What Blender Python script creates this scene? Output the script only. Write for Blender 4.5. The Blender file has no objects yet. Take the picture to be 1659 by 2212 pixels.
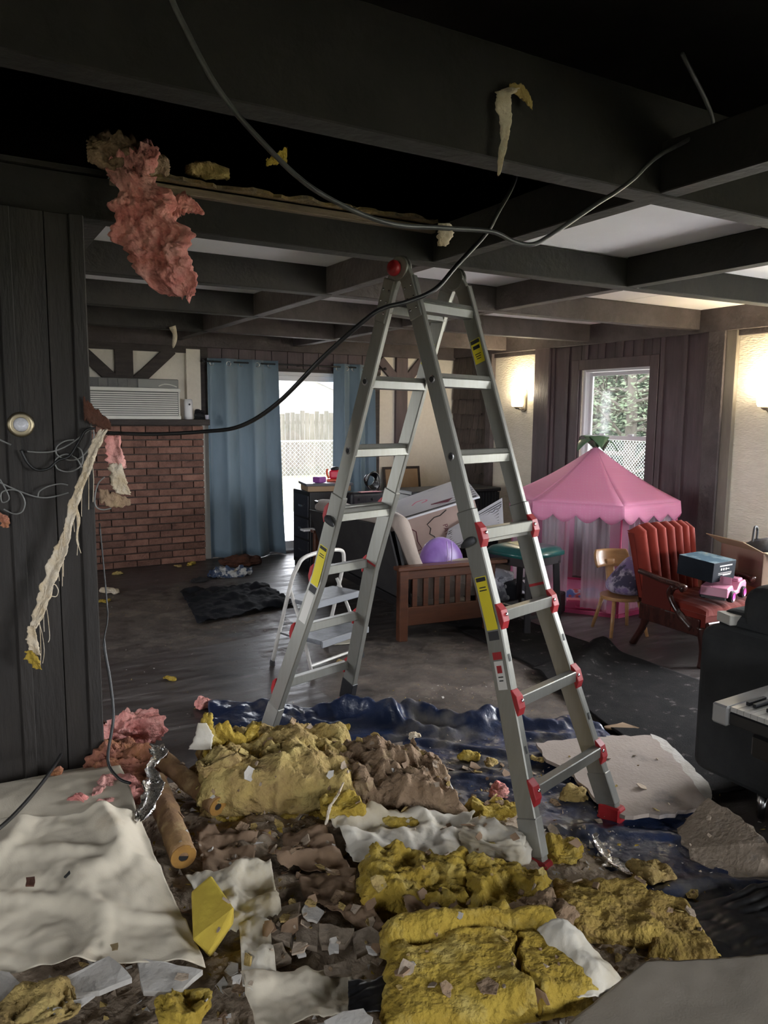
import bpy, bmesh, math, random
from mathutils import Vector, Matrix, noise

# ------------------------------------------------------------------ scene, camera, world, light
SC = bpy.context.scene
COL = SC.collection
PI = math.pi
V = Vector
Z = V((0, 0, 1))

YAW, PITCH, ROLL, FPX, CAMH = math.radians(30.1), math.radians(7.37), math.radians(0.55), 1640.0, 1.57
fw = V((math.sin(YAW) * math.cos(PITCH), math.cos(YAW) * math.cos(PITCH), -math.sin(PITCH)))
rt = V((math.cos(YAW), -math.sin(YAW), 0))
up = rt.cross(fw)
cr, sr = math.cos(ROLL), math.sin(ROLL)
Rv, Uv = rt * cr + up * sr, up * cr - rt * sr
cam = bpy.data.cameras.new('camera')
camo = bpy.data.objects.new('camera', cam)
COL.objects.link(camo)
cam.sensor_fit = 'HORIZONTAL'
cam.sensor_width = 36
cam.lens = 36 * FPX / 1659
cam.clip_start = 0.05
cam.clip_end = 300
camo.matrix_world = Matrix(((Rv.x, Uv.x, -fw.x, 0), (Rv.y, Uv.y, -fw.y, 0), (Rv.z, Uv.z, -fw.z, CAMH), (0, 0, 0, 1)))
SC.camera = camo

SC.view_settings.view_transform = 'Standard'
SC.view_settings.look = 'None'
SC.view_settings.gamma = 1
SC.view_settings.use_curve_mapping = False
SC.view_settings.exposure = 4.45
SC.cycles.use_denoising = True
SC.cycles.max_bounces = 8
SC.cycles.transparent_max_bounces = 24

# overcast sky
W = bpy.data.worlds.new('overcast_sky')
SC.world = W
W.use_nodes = True
nt = W.node_tree
nt.nodes.clear()
wo = nt.nodes.new('ShaderNodeOutputWorld')
bg = nt.nodes.new('ShaderNodeBackground')
tc = nt.nodes.new('ShaderNodeTexCoord')
sep = nt.nodes.new('ShaderNodeSeparateXYZ')
rmp = nt.nodes.new('ShaderNodeValToRGB')
rmp.color_ramp.elements[0].position = 0.0
rmp.color_ramp.elements[0].color = (0.93, 0.96, 1.0, 1)
rmp.color_ramp.elements[1].position = 1.0
rmp.color_ramp.elements[1].color = (0.93, 0.95, 1.0, 1)
nt.links.new(tc.outputs['Generated'], sep.inputs[0])
nt.links.new(sep.outputs['Z'], rmp.inputs[0])
nt.links.new(rmp.outputs[0], bg.inputs[0])
nt.links.new(bg.outputs[0], wo.inputs[0])
bg.inputs[1].default_value = 1.6


def portal(name, loc, rot, sx, sy):
    l = bpy.data.lights.new(name, 'AREA')
    l.shape = 'RECTANGLE'
    l.size, l.size_y = sx, sy
    l.cycles.is_portal = True
    o = bpy.data.objects.new(name, l)
    COL.objects.link(o)
    o.location = loc
    o.rotation_euler = rot
    return o


# daylight portals in the openings (area lights look down their own -Z)
portal('portal_door', (3.63, 7.98, 1.02), (-PI / 2, 0, 0), 1.9, 2.0)
portal('portal_window', (5.75, 5.27, 1.36), (0, PI / 2, 0), 1.36, 0.9)
portal('portal_added_near', (5.75, 2.4, 1.15), (0, PI / 2, 0), 1.9, 1.8)  # this and the following portals serve the unseen, added windows
portal('portal_added_rear', (-.9, -2.75, 1.4), (PI / 2, 0, 0), 1.0, 0.9)
portal('portal_added_rear_right', (4.0, -2.75, 1.4), (PI / 2, 0, 0), 2.6, 1.2)
portal('portal_added_side', (-2.65, 1.7, 1.4), (0, -PI / 2, 0), 0.8, 0.5)
portal('portal_added_side_far', (-2.65, 4.2, 1.4), (0, -PI / 2, 0), 1.2, 0.9)

# ------------------------------------------------------------------ helpers


class MB:
    def __init__(s):
        s.v, s.f, s.m = [], [], []

    def add(s, vs, fs, M=None, mi=0):
        o = len(s.v)
        for p in vs:
            p = V(p)
            s.v.append(M @ p if M else p)
        for f in fs:
            s.f.append(tuple(i + o for i in f))
            s.m.append(mi)
        return s

    def box(s, c, d, M=None, mi=0):
        x, y, z = d[0] / 2, d[1] / 2, d[2] / 2
        vs = [(c[0] + a * x, c[1] + b * y, c[2] + e * z) for a in (-1, 1) for b in (-1, 1) for e in (-1, 1)]
        return s.add(vs, [(0, 1, 3, 2), (4, 6, 7, 5), (0, 4, 5, 1), (2, 3, 7, 6), (0, 2, 6, 4), (1, 5, 7, 3)], M, mi)

    def bb(s, a, b, M=None, mi=0):
        return s.box([(a[i] + b[i]) / 2 for i in range(3)], [abs(b[i] - a[i]) for i in range(3)], M, mi)

    def beam(s, p, q, w, h, up=Z, mi=0):
        p, q = V(p), V(q)
        d = (q - p)
        L = d.length
        d.normalize()
        x = d.cross(V(up))
        if x.length < 1e-4:
            x = V((1, 0, 0))
        x.normalize()
        z = x.cross(d)
        M = Matrix(((x.x, d.x, z.x, (p.x + q.x) / 2), (x.y, d.y, z.y, (p.y + q.y) / 2), (x.z, d.z, z.z, (p.z + q.z) / 2), (0, 0, 0, 1)))
        return s.box((0, 0, 0), (w, L, h), M, mi)

    def tube(s, pts, r, seg=8, closed=False, mi=0):
        pts = [V(p) for p in pts]
        n = len(pts)
        rs = r if isinstance(r, (list, tuple)) else [r] * n
        T = []
        for i in range(n):
            a = pts[i - 1] if (i or closed) else pts[i]
            b = pts[(i + 1) % n] if (i < n - 1 or closed) else pts[i]
            T.append((b - a).normalized())
        x = T[0].orthogonal().normalized()
        vs = []
        for i in range(n):
            x = (x - T[i] * x.dot(T[i])).normalized()
            y = T[i].cross(x)
            for k in range(seg):
                a = 2 * PI * k / seg
                vs.append(pts[i] + (x * math.cos(a) + y * math.sin(a)) * rs[i])
        fs = []
        for i in range(n if closed else n - 1):
            j = (i + 1) % n
            for k in range(seg):
                l = (k + 1) % seg
                fs.append((i * seg + k, i * seg + l, j * seg + l, j * seg + k))
        if not closed:
            fs.append(tuple(range(seg - 1, -1, -1)))
            fs.append(tuple((n - 1) * seg + k for k in range(seg)))
        return s.add(vs, fs, None, mi)

    def lathe(s, prof, seg=16, M=None, mi=0, cap=True):
        vs, fs = [], []
        for r, z in prof:
            for k in range(seg):
                a = 2 * PI * k / seg
                vs.append((r * math.cos(a), r * math.sin(a), z))
        n = len(prof)
        for i in range(n - 1):
            for k in range(seg):
                l = (k + 1) % seg
                fs.append((i * seg + k, i * seg + l, (i + 1) * seg + l, (i + 1) * seg + k))
        if cap:
            fs.append(tuple(range(seg - 1, -1, -1)))
            fs.append(tuple((n - 1) * seg + k for k in range(seg)))
        return s.add(vs, fs, M, mi)

    def prism(s, poly, z0, z1, M=None, mi=0):
        n = len(poly)
        vs = [(x, y, z0) for x, y in poly] + [(x, y, z1) for x, y in poly]
        fs = [tuple(range(n - 1, -1, -1)), tuple(range(n, 2 * n))]
        fs += [(i, (i + 1) % n, n + (i + 1) % n, n + i) for i in range(n)]
        return s.add(vs, fs, M, mi)

    def grid(s, nu, nv, fn, thick=0.0, mi=0):
        P = [[V(fn(i / nu, j / nv)) for j in range(nv + 1)] for i in range(nu + 1)]
        vs = [p for r_ in P for p in r_]
        w = nv + 1
        fs = [(i * w + j, (i + 1) * w + j, (i + 1) * w + j + 1, i * w + j + 1) for i in range(nu) for j in range(nv)]
        if thick:
            N = []
            for i in range(nu + 1):
                for j in range(nv + 1):
                    a = P[min(i + 1, nu)][j] - P[max(i - 1, 0)][j]
                    b = P[i][min(j + 1, nv)] - P[i][max(j - 1, 0)]
                    n = a.cross(b)
                    N.append(n.normalized() if n.length > 1e-9 else Z)
            o = len(vs)
            vs += [vs[k] - N[k] * thick for k in range(o)]
            fs += [tuple(o + q for q in reversed(f)) for f in fs]
            ed = [(i * w) for i in range(nu + 1)]
            ring = [i * w for i in range(nu)] + [nu * w + j for j in range(nv)] + [i * w + nv for i in range(nu, 0, -1)] + [j for j in range(nv, 0, -1)]
            for k in range(len(ring)):
                a, b = ring[k], ring[(k + 1) % len(ring)]
                fs.append((b, a, a + o, b + o))
        return s.add(vs, fs, None, mi)

    def mesh(s, name, smooth=False):
        me = bpy.data.meshes.new(name)
        me.from_pydata([tuple(p) for p in s.v], [], s.f)
        if any(s.m):
            me.polygons.foreach_set('material_index', s.m)
        if smooth:
            me.polygons.foreach_set('use_smooth', [True] * len(me.polygons))
        me.update()
        return me

    def build(s, name, mat, parent=None, loc=(0, 0, 0), rot=(0, 0, 0), smooth=False, bevel=0, seg=1, sub=0, solid=0):
        me = s.mesh(name, smooth or sub > 0)
        return link(name, me, mat, parent, loc, rot, bevel, seg, sub, solid)


def link(name, me, mat, parent=None, loc=(0, 0, 0), rot=(0, 0, 0), bevel=0, seg=1, sub=0, solid=0):
    if mat and not me.materials:
        for m_ in (mat if isinstance(mat, (list, tuple)) else [mat]):
            me.materials.append(m_)
    o = bpy.data.objects.new(name, me)
    COL.objects.link(o)
    o.parent = parent
    o.location = loc
    o.rotation_euler = rot
    if solid:
        m = o.modifiers.new('solid', 'SOLIDIFY')
        m.thickness = solid
        m.offset = 0
    if bevel:
        m = o.modifiers.new('bevel', 'BEVEL')
        m.width = bevel
        m.segments = seg
        m.limit_method = 'ANGLE'
        m.angle_limit = 0.6
    if sub:
        m = o.modifiers.new('sub', 'SUBSURF')
        m.levels = m.render_levels = sub
    return o


def tag(o, label=None, cat=None, group=None, kind=None):
    if label:
        o['label'] = label
    if cat:
        o['category'] = cat
    if group:
        o['group'] = group
    if kind:
        o['kind'] = kind
    return o


def thing(name, label=None, cat=None, loc=(0, 0, 0), rotz=0, group=None, kind=None, rot=None):
    o = bpy.data.objects.new(name, None)
    COL.objects.link(o)
    o.empty_display_size = 0.1
    o.location = loc
    o.rotation_euler = rot if rot else (0, 0, rotz)
    return tag(o, label, cat, group, kind)


def centred(mb, name, mat, label, cat, group=None, smooth=False, kind=None, **kw):
    """a one-mesh thing built in room coordinates; its origin goes to its base"""
    n = len(mb.v)
    c = V((sum(p.x for p in mb.v) / n, sum(p.y for p in mb.v) / n, min(p.z for p in mb.v)))
    mb.v = [p - c for p in mb.v]
    o = mb.build(name, mat, None, c, smooth=smooth, **kw)
    return tag(o, label, cat, group, kind)


def frac(p, oct=4, H=1.0, lac=2.0):
    return noise.fractal(V(p), H, lac, oct)


def smoothpath(pts, n=8):
    """Catmull-Rom through the points"""
    pts = [V(p) for p in pts]
    out = []
    for i in range(len(pts) - 1):
        p0, p1, p2, p3 = pts[max(i - 1, 0)], pts[i], pts[i + 1], pts[min(i + 2, len(pts) - 1)]
        for k in range(n):
            t = k / n
            out.append(0.5 * ((2 * p1) + (p2 - p0) * t + (2 * p0 - 5 * p1 + 4 * p2 - p3) * t * t + (3 * p1 - p0 - 3 * p2 + p3) * t ** 3))
    out.append(pts[-1])
    return out


# ------------------------------------------------------------------ materials
MATS = {}


def srgb(c):
    return tuple(((x / 255) / 12.92 if x / 255 <= 0.04045 else ((x / 255 + 0.055) / 1.055) ** 2.4) for x in c)


def M(name, c1, c2=None, ns=6.0, lo=0.4, hi=0.62, rough=0.7, metal=0.0, bump=0.0, bs=40.0, stretch=(1, 1, 1), rnd=0.0, spec=0.5, c3=None, ns3=3.0, lo3=0.55, hi3=0.7, coat=0.0, emit=None, estr=0, det=8, sheen=0.0, rough2=None, bd=0.02):
    m = bpy.data.materials.new(name)
    m.use_nodes = True
    t = m.node_tree
    N, L = t.nodes, t.links
    b = N['Principled BSDF']
    b.inputs['Roughness'].default_value = rough
    b.inputs['Metallic'].default_value = metal
    b.inputs['Specular IOR Level'].default_value = spec
    if coat:
        b.inputs['Coat Weight'].default_value = coat
        b.inputs['Coat Roughness'].default_value = 0.15
    if sheen:
        b.inputs['Sheen Weight'].default_value = sheen
    c1 = tuple(c1) + (1,)
    tc = N.new('ShaderNodeTexCoord')
    mp = N.new('ShaderNodeMapping')
    mp.inputs['Scale'].default_value = stretch
    L.new(tc.outputs['Object'], mp.inputs[0])
    oi = N.new('ShaderNodeObjectInfo')
    ad = N.new('ShaderNodeVectorMath')
    ad.operation = 'ADD'
    sc_ = N.new('ShaderNodeMath')
    sc_.operation = 'MULTIPLY'
    sc_.inputs[1].default_value = 37.0
    L.new(oi.outputs['Random'], sc_.inputs[0])
    L.new(mp.outputs[0], ad.inputs[0])
    L.new(sc_.outputs[0], ad.inputs[1])
    col = None

    def nz(scale, lo, hi):
        n = N.new('ShaderNodeTexNoise')
        n.inputs['Scale'].default_value = scale
        n.inputs['Detail'].default_value = det
        n.inputs['Roughness'].default_value = 0.62
        L.new(ad.outputs[0], n.inputs['Vector'])
        r = N.new('ShaderNodeMapRange')
        r.inputs[1].default_value, r.inputs[2].default_value = lo, hi
        L.new(n.outputs['Fac'], r.inputs[0])
        return r.outputs[0]

    def mix(fac, a, bcol):
        x = N.new('ShaderNodeMix')
        x.data_type = 'RGBA'
        L.new(fac, x.inputs[0])
        if isinstance(a, tuple):
            x.inputs[6].default_value = a
        else:
            L.new(a, x.inputs[6])
        x.inputs[7].default_value = tuple(bcol) + (1,)
        return x.outputs[2]
    col = c1
    if c2:
        fac = nz(ns, lo, hi)
        col = mix(fac, col, c2)
        if rough2 is not None:
            rr = N.new('ShaderNodeMapRange')
            rr.inputs[3].default_value, rr.inputs[4].default_value = rough, rough2
            L.new(fac, rr.inputs[0])
            L.new(rr.outputs[0], b.inputs['Roughness'])
    if c3:
        col = mix(nz(ns3, lo3, hi3), col, c3)
    if rnd:
        hs = N.new('ShaderNodeHueSaturation')
        mr = N.new('ShaderNodeMapRange')
        mr.inputs[3].default_value, mr.inputs[4].default_value = 1 - rnd, 1 + rnd
        L.new(oi.outputs['Random'], mr.inputs[0])
        L.new(mr.outputs[0], hs.inputs['Value'])
        if isinstance(col, tuple):
            hs.inputs['Color'].default_value = col
        else:
            L.new(col, hs.inputs['Color'])
        col = hs.outputs[0]
    if isinstance(col, tuple):
        b.inputs['Base Color'].default_value = col
    else:
        L.new(col, b.inputs['Base Color'])
    if bump:
        n = N.new('ShaderNodeTexNoise')
        n.inputs['Scale'].default_value = bs
        n.inputs['Detail'].default_value = 5
        L.new(ad.outputs[0], n.inputs['Vector'])
        bp = N.new('ShaderNodeBump')
        bp.inputs['Strength'].default_value = bump
        bp.inputs['Distance'].default_value = bd
        L.new(n.outputs['Fac'], bp.inputs['Height'])
        L.new(bp.outputs[0], b.inputs['Normal'])
    if emit:
        b.inputs['Emission Color'].default_value = tuple(emit) + (1,)
        b.inputs['Emission Strength'].default_value = estr
    MATS[name] = m
    return m


def glass_mat(name, tint=(1, 1, 1), haze=0.0, gloss=0.05):
    m = bpy.data.materials.new(name)
    m.use_nodes = True
    t = m.node_tree
    N, L = t.nodes, t.links
    N.clear()
    out = N.new('ShaderNodeOutputMaterial')
    tr = N.new('ShaderNodeBsdfTransparent')
    tr.inputs[0].default_value = tuple(tint) + (1,)
    gl = N.new('ShaderNodeBsdfGlossy')
    gl.inputs['Roughness'].default_value = gloss
    fr = N.new('ShaderNodeFresnel')
    fr.inputs[0].default_value = 1.35
    mx = N.new('ShaderNodeMixShader')
    L.new(fr.outputs[0], mx.inputs[0])
    L.new(tr.outputs[0], mx.inputs[1])
    L.new(gl.outputs[0], mx.inputs[2])
    last = mx.outputs[0]
    if haze:
        df = N.new('ShaderNodeBsdfDiffuse')
        df.inputs[0].default_value = (0.8, 0.82, 0.84, 1)
        m2 = N.new('ShaderNodeMixShader')
        m2.inputs[0].default_value = haze
        L.new(last, m2.inputs[1])
        L.new(df.outputs[0], m2.inputs[2])
        last = m2.outputs[0]
    L.new(last, out.inputs[0])
    return m


def sheer_mat(name, colour, alpha):
    m = bpy.data.materials.new(name)
    m.use_nodes = True
    t = m.node_tree
    N, L = t.nodes, t.links
    N.clear()
    out = N.new('ShaderNodeOutputMaterial')
    tr = N.new('ShaderNodeBsdfTransparent')
    df = N.new('ShaderNodeBsdfDiffuse')
    df.inputs[0].default_value = tuple(colour) + (1,)
    tl = N.new('ShaderNodeBsdfTranslucent')
    tl.inputs[0].default_value = tuple(colour) + (1,)
    a = N.new('ShaderNodeMixShader')
    a.inputs[0].default_value = 0.5
    L.new(df.outputs[0], a.inputs[1])
    L.new(tl.outputs[0], a.inputs[2])
    mx = N.new('ShaderNodeMixShader')
    mx.inputs[0].default_value = alpha
    L.new(tr.outputs[0], mx.inputs[1])
    L.new(a.outputs[0], mx.inputs[2])
    L.new(mx.outputs[0], out.inputs[0])
    return m


def add_pattern(m, kind, scale, colour, amount=1.0, size=0.3):
    """flat print laid over the base colour of a principled material: dots or lines"""
    t = m.node_tree
    N, L = t.nodes, t.links
    b = N['Principled BSDF']
    tc = N.new('ShaderNodeTexCoord')
    mp = N.new('ShaderNodeMapping')
    mp.inputs['Scale'].default_value = scale if isinstance(scale, tuple) else (scale,) * 3
    L.new(tc.outputs['Object'], mp.inputs[0])
    if kind == 'dots':
        vo = N.new('ShaderNodeTexVoronoi')
        vo.inputs['Randomness'].default_value = 0.0
        vo.inputs['Scale'].default_value = 1
        L.new(mp.outputs[0], vo.inputs['Vector'])
        f = N.new('ShaderNodeMath')
        f.operation = 'LESS_THAN'
        f.inputs[1].default_value = size
        L.new(vo.outputs['Distance'], f.inputs[0])
    else:
        wv = N.new('ShaderNodeTexWave')
        wv.inputs['Scale'].default_value = 1
        wv.inputs['Distortion'].default_value = 0.6
        L.new(mp.outputs[0], wv.inputs['Vector'])
        f = N.new('ShaderNodeMath')
        f.operation = 'GREATER_THAN'
        f.inputs[1].default_value = 1 - size
        L.new(wv.outputs['Fac'], f.inputs[0])
    mu = N.new('ShaderNodeMath')
    mu.operation = 'MULTIPLY'
    mu.inputs[1].default_value = amount
    L.new(f.outputs[0], mu.inputs[0])
    x = N.new('ShaderNodeMix')
    x.data_type = 'RGBA'
    L.new(mu.outputs[0], x.inputs[0])
    src = b.inputs['Base Color']
    if src.is_linked:
        L.new(src.links[0].from_socket, x.inputs[6])
    else:
        x.inputs[6].default_value = src.default_value
    x.inputs[7].default_value = tuple(colour) + (1,)
    L.new(x.outputs[2], b.inputs['Base Color'])
    return m


m_timber = M('dark_timber', (0.030, 0.022, 0.020), (0.050, 0.038, 0.034), ns=5, stretch=(1, 1, 6), rough=0.65, bump=0.35, bs=30)
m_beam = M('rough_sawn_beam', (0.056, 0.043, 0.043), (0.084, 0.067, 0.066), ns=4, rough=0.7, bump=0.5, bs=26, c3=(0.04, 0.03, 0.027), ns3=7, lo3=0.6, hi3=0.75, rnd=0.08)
m_beamd = M('shade_dark_beam', (0.020, 0.0165, 0.016), (0.032, 0.027, 0.026), ns=4, rough=0.75, bump=0.3, bs=26)  # darker beam copy, paints the dim light at the left of the ceiling
m_blkbeam = M('black_beam', (0.009, 0.0075, 0.006), (0.015, 0.0125, 0.010), ns=5, rough=0.8, bump=0.25, bs=26)  # near-black tone for the beams of the near bays
m_cream = M('cream_wall_panel', (0.70, 0.64, 0.55), (0.74, 0.68, 0.59), ns=30, rough=0.85, bump=0.12, bs=160)
m_stucco = M('cream_stucco', (0.68, 0.62, 0.52), (0.73, 0.67, 0.57), ns=25, rough=0.85, bump=0.45, bs=60, stretch=(1, 0.45, 1.6))
m_ceil = M('white_ceiling_board', (0.84, 0.83, 0.84), (0.87, 0.86, 0.87), ns=3, rough=0.9, bump=0.06, bs=120)
m_board = M('plum_brown_board', (0.060, 0.040, 0.045), (0.085, 0.058, 0.063), ns=4, stretch=(3, 3, 0.4), rough=0.6, bump=0.15, bs=30, rnd=0.06)
m_darkboard = M('dark_board', (0.012, 0.009, 0.007), (0.019, 0.0145, 0.011), ns=4, stretch=(3, 3, 0.5), rough=0.7, bump=0.25, bs=25, c3=(0.06, 0.05, 0.04), ns3=16, lo3=0.66, hi3=0.82, rnd=0.12)  # very dark brown for the partition boards
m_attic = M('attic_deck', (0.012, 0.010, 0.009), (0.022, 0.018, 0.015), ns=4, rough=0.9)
m_white = M('white_vinyl', (0.72, 0.72, 0.74), rough=0.4)
m_plainwall = M('painted_wall', (0.35, 0.31, 0.26), (0.40, 0.36, 0.31), ns=4, rough=0.9)
m_glass = glass_mat('window_glass', (0.97, 0.97, 0.97), haze=0.0)
m_glasst = glass_mat('dimming_window_glass', (0.55, 0.56, 0.555), haze=0.045)  # tint added to dim the yard, haze to veil the view
m_glassd = glass_mat('door_glass', (0.62, 0.62, 0.625), haze=0.015)  # same dimming tint for the yard behind the door
m_brick = M('red_brown_brick', (0.165, 0.078, 0.056), (0.235, 0.118, 0.086), ns=9, rough=0.85, bump=0.6, bs=60, rnd=0.28, c3=(0.06, 0.03, 0.025), ns3=7, lo3=0.58, hi3=0.75)
m_mortar = M('dark_mortar', (0.06, 0.042, 0.036), (0.09, 0.064, 0.054), ns=25, rough=0.95, bump=0.4, bs=80)
m_floor = M('worn_laminate', (0.045, 0.038, 0.036), (0.075, 0.064, 0.060), ns=3.5, lo=.42, hi=.6, stretch=(.9, 5, 1), rough=0.36, rough2=0.55, bump=0.12, bs=30, c3=(0.22, 0.20, 0.19), ns3=3.2, lo3=0.58, hi3=0.78)
# ------------------------------------------------------------------ the room shell
FARY, RX, ZB, ZC = 7.92, 5.60, 2.29, 2.455      # far wall, right wall, beam underside, ceiling board
WX, RY = -2.6, -2.7                               # left end of the room, rear wall

fl = MB().bb((WX - .2, RY - .2, -0.12), (RX + .22, FARY + .2, 0.0))
floor = tag(fl.build('floor', m_floor), kind='structure')

# ceiling: boards over the far bays, beams both ways, open attic with rafters near the camera
ceiling = thing('ceiling', kind='structure', loc=(0, 0, ZC))
AY = [1.85, 3.19, 4.36, 5.62, 6.90]
BX = [0.56, 2.12, 3.43, 4.62]
BW = 0.095
ROWS = [(AY[0], AY[1]), (AY[1], AY[2]), (AY[2], AY[3]), (AY[3], AY[4]), (AY[4], FARY)]
COLS = [(WX, BX[0]), (BX[0], BX[1]), (BX[1], BX[2]), (BX[2], BX[3]), (BX[3], RX)]
for r_, (y0, y1) in enumerate(ROWS):
    for c_, (x0, x1) in enumerate(COLS):
        if r_ == 0 and c_ < 2:
            continue                                  # boards torn down here
        MB().bb((x0 + .004, y0 + .004, 0), (x1 - .004, y1 - .004, 0.012)).build('ceiling_board', m_ceil, ceiling)


def sag_beam(name, a, b, w, z0, z1, axis, sag=0.0, mat=m_beam, par=ceiling, n=12):
    mb = MB()
    vs, fs = [], []
    for i in range(n + 1):
        t = i / n
        dz = -sag * (4 * t * (1 - t) - .55) * (sag > 0) + 0.003 * noise.noise(V((t * 9, a[0], a[1])))
        for s_, zz in ((-1, z0), (1, z0), (1, z1), (-1, z1)):
            p = V(a).lerp(V(b), t)
            q = (p.x, p.y + s_ * w / 2, zz + dz) if axis == 'x' else (p.x + s_ * w / 2, p.y, zz + dz)
            vs.append((q[0], q[1], q[2] - ZC))
    for i in range(n):
        for k in range(4):
            l = (k + 1) % 4
            fs.append((i * 4 + k, i * 4 + l, i * 4 + 4 + l, i * 4 + 4 + k))
    fs += [(3, 2, 1, 0), (n * 4, n * 4 + 1, n * 4 + 2, n * 4 + 3)]
    mb.add(vs, fs)
    return mb.build(name, mat, par, bevel=0.004)


for i, y in enumerate(AY):
    if i < 2:
        sag_beam('ceiling_beam', (WX, y), (RX, y), BW, ZB + (.010 if i else 0), ZC + (.0 if i else .14), 'x', (0, .026)[i], mat=m_blkbeam)
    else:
        sag_beam('ceiling_beam', (WX, y), (BX[1], y), BW, ZB, ZC, 'x', 0, mat=m_beamd)  # left part in the darker copy, shade put into the colour
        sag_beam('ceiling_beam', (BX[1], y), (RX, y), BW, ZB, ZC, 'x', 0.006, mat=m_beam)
for x in BX[:1]:
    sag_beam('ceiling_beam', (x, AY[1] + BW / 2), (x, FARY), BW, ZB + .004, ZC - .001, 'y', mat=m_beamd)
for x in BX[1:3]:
    sag_beam('ceiling_beam', (x, RY), (x, AY[1] - BW / 2), BW - .01, ZB + .004, ZC - .001, 'y', mat=m_blkbeam)
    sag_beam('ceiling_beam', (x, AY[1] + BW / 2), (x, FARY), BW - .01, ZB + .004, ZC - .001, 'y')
sag_beam('ceiling_beam', (BX[3], RY), (BX[3], AY[0]), BW - .01, ZB + .004, ZC - .001, 'y', mat=m_blkbeam)
sag_beam('ceiling_beam', (WX, 0.45), (RX, 0.45), BW, ZB, ZC + .1, 'x', mat=m_blkbeam)
sag_beam('ceiling_beam', (WX, -0.95), (RX, -0.95), BW, ZB, ZC + .1, 'x', mat=m_blkbeam)
# attic above the torn-out bays
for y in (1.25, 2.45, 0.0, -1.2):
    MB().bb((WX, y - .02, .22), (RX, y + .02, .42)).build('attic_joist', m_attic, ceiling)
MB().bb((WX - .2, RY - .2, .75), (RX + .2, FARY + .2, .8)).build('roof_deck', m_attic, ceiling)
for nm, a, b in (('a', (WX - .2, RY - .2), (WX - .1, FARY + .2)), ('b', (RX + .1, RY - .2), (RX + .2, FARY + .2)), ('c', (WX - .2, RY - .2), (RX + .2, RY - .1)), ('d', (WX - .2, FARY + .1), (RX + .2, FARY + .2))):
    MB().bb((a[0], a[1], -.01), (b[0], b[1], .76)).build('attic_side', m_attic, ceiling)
# torn edge of fibreboard left on top of the second beam
m_torn = M('torn_fibreboard', (0.26, 0.18, 0.075), (0.13, 0.10, 0.06), ns=9, rough=0.95, bump=0.6, bs=50)
m_ledge = M('pale_ledge_wood', (0.20, 0.15, 0.10), (0.13, 0.10, 0.07), ns=5, stretch=(1, 6, 6), rough=0.8, bump=0.3)
yl = AY[1] - BW / 2
MB().bb((.60, yl - .035, -.035), (2.07, yl, -.005)).build('ledge_strip', m_ledge, ceiling, bevel=.003)
MB().bb((WX, yl - .004, -.002), (.60, yl + .05, .016)).build('ledge_strip', m_blkbeam, ceiling)
MB().bb((2.06, yl - .004, -.002), (2.10, yl + .05, .016)).build('ledge_strip', m_blkbeam, ceiling)
tb = MB()
tb.grid(60, 3, lambda u, v: V((.62 + u * 1.44, yl - .02 - v * (.05 + .045 * noise.noise(V((u * 16, 3, 1))) + .03 * noise.noise(V((u * 50, 1, 1)))), .004 + v * .02 * noise.noise(V((u * 14, v * 3, 7))))), thick=.014)
tb.build('torn_board_edge', m_torn, ceiling)

# ---- wall_left: the dark board and batten partition beside the camera
PX = 0.50                                            # its free end
wall_left = thing('wall_left', kind='structure', loc=(0, AY[1], 0))
xs = [PX, .36, .23, .10, -.04, -.20, -.42, -.70, -1.0, -1.35, -1.7, -2.1, WX]
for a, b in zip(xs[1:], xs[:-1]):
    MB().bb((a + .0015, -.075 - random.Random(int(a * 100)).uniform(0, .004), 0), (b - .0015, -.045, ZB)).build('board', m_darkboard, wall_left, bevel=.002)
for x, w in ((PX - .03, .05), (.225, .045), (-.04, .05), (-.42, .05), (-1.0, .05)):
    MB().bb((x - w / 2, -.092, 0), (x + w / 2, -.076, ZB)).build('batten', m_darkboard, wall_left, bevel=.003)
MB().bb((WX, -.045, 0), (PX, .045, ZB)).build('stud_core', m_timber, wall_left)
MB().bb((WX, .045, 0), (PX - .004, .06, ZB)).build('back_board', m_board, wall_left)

# ---- rear and left enclosing walls (behind the camera)
wall_rear = thing('wall_rear', kind='structure', loc=(0, RY, 0))
wr = MB()
for a, b in (((WX, -.1, 0), (-1.4, .1, ZC)), ((-.4, -.1, 0), (2.7, .1, ZC)), ((5.3, -.1, 0), (RX, .1, ZC)), ((-1.4, -.1, 0), (-.4, .1, .95)), ((-1.4, -.1, 1.85), (-.4, .1, ZC)), ((2.7, -.1, 0), (5.3, .1, .8)), ((2.7, -.1, 2.0), (5.3, .1, ZC))):
    wr.bb(a, b)
wr.build('plaster', m_plainwall, wall_rear)
wall_side = thing('wall_side', kind='structure', loc=(WX, 0, 0))
ws = MB()
for a, b in (((-.1, RY, 0), (0, 1.45, ZC)), ((-.1, 1.95, 0), (0, 3.75, ZC)), ((-.1, 4.65, 0), (0, FARY, ZC)), ((-.1, 1.45, 0), (0, 1.95, 1.0)), ((-.1, 1.45, 1.8), (0, 1.95, ZC)), ((-.1, 3.75, 0), (0, 4.65, .8)), ((-.1, 3.75, 2.0), (0, 4.65, ZC))):
    ws.bb(a, b)
ws.build('plaster', m_plainwall, wall_side)

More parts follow.
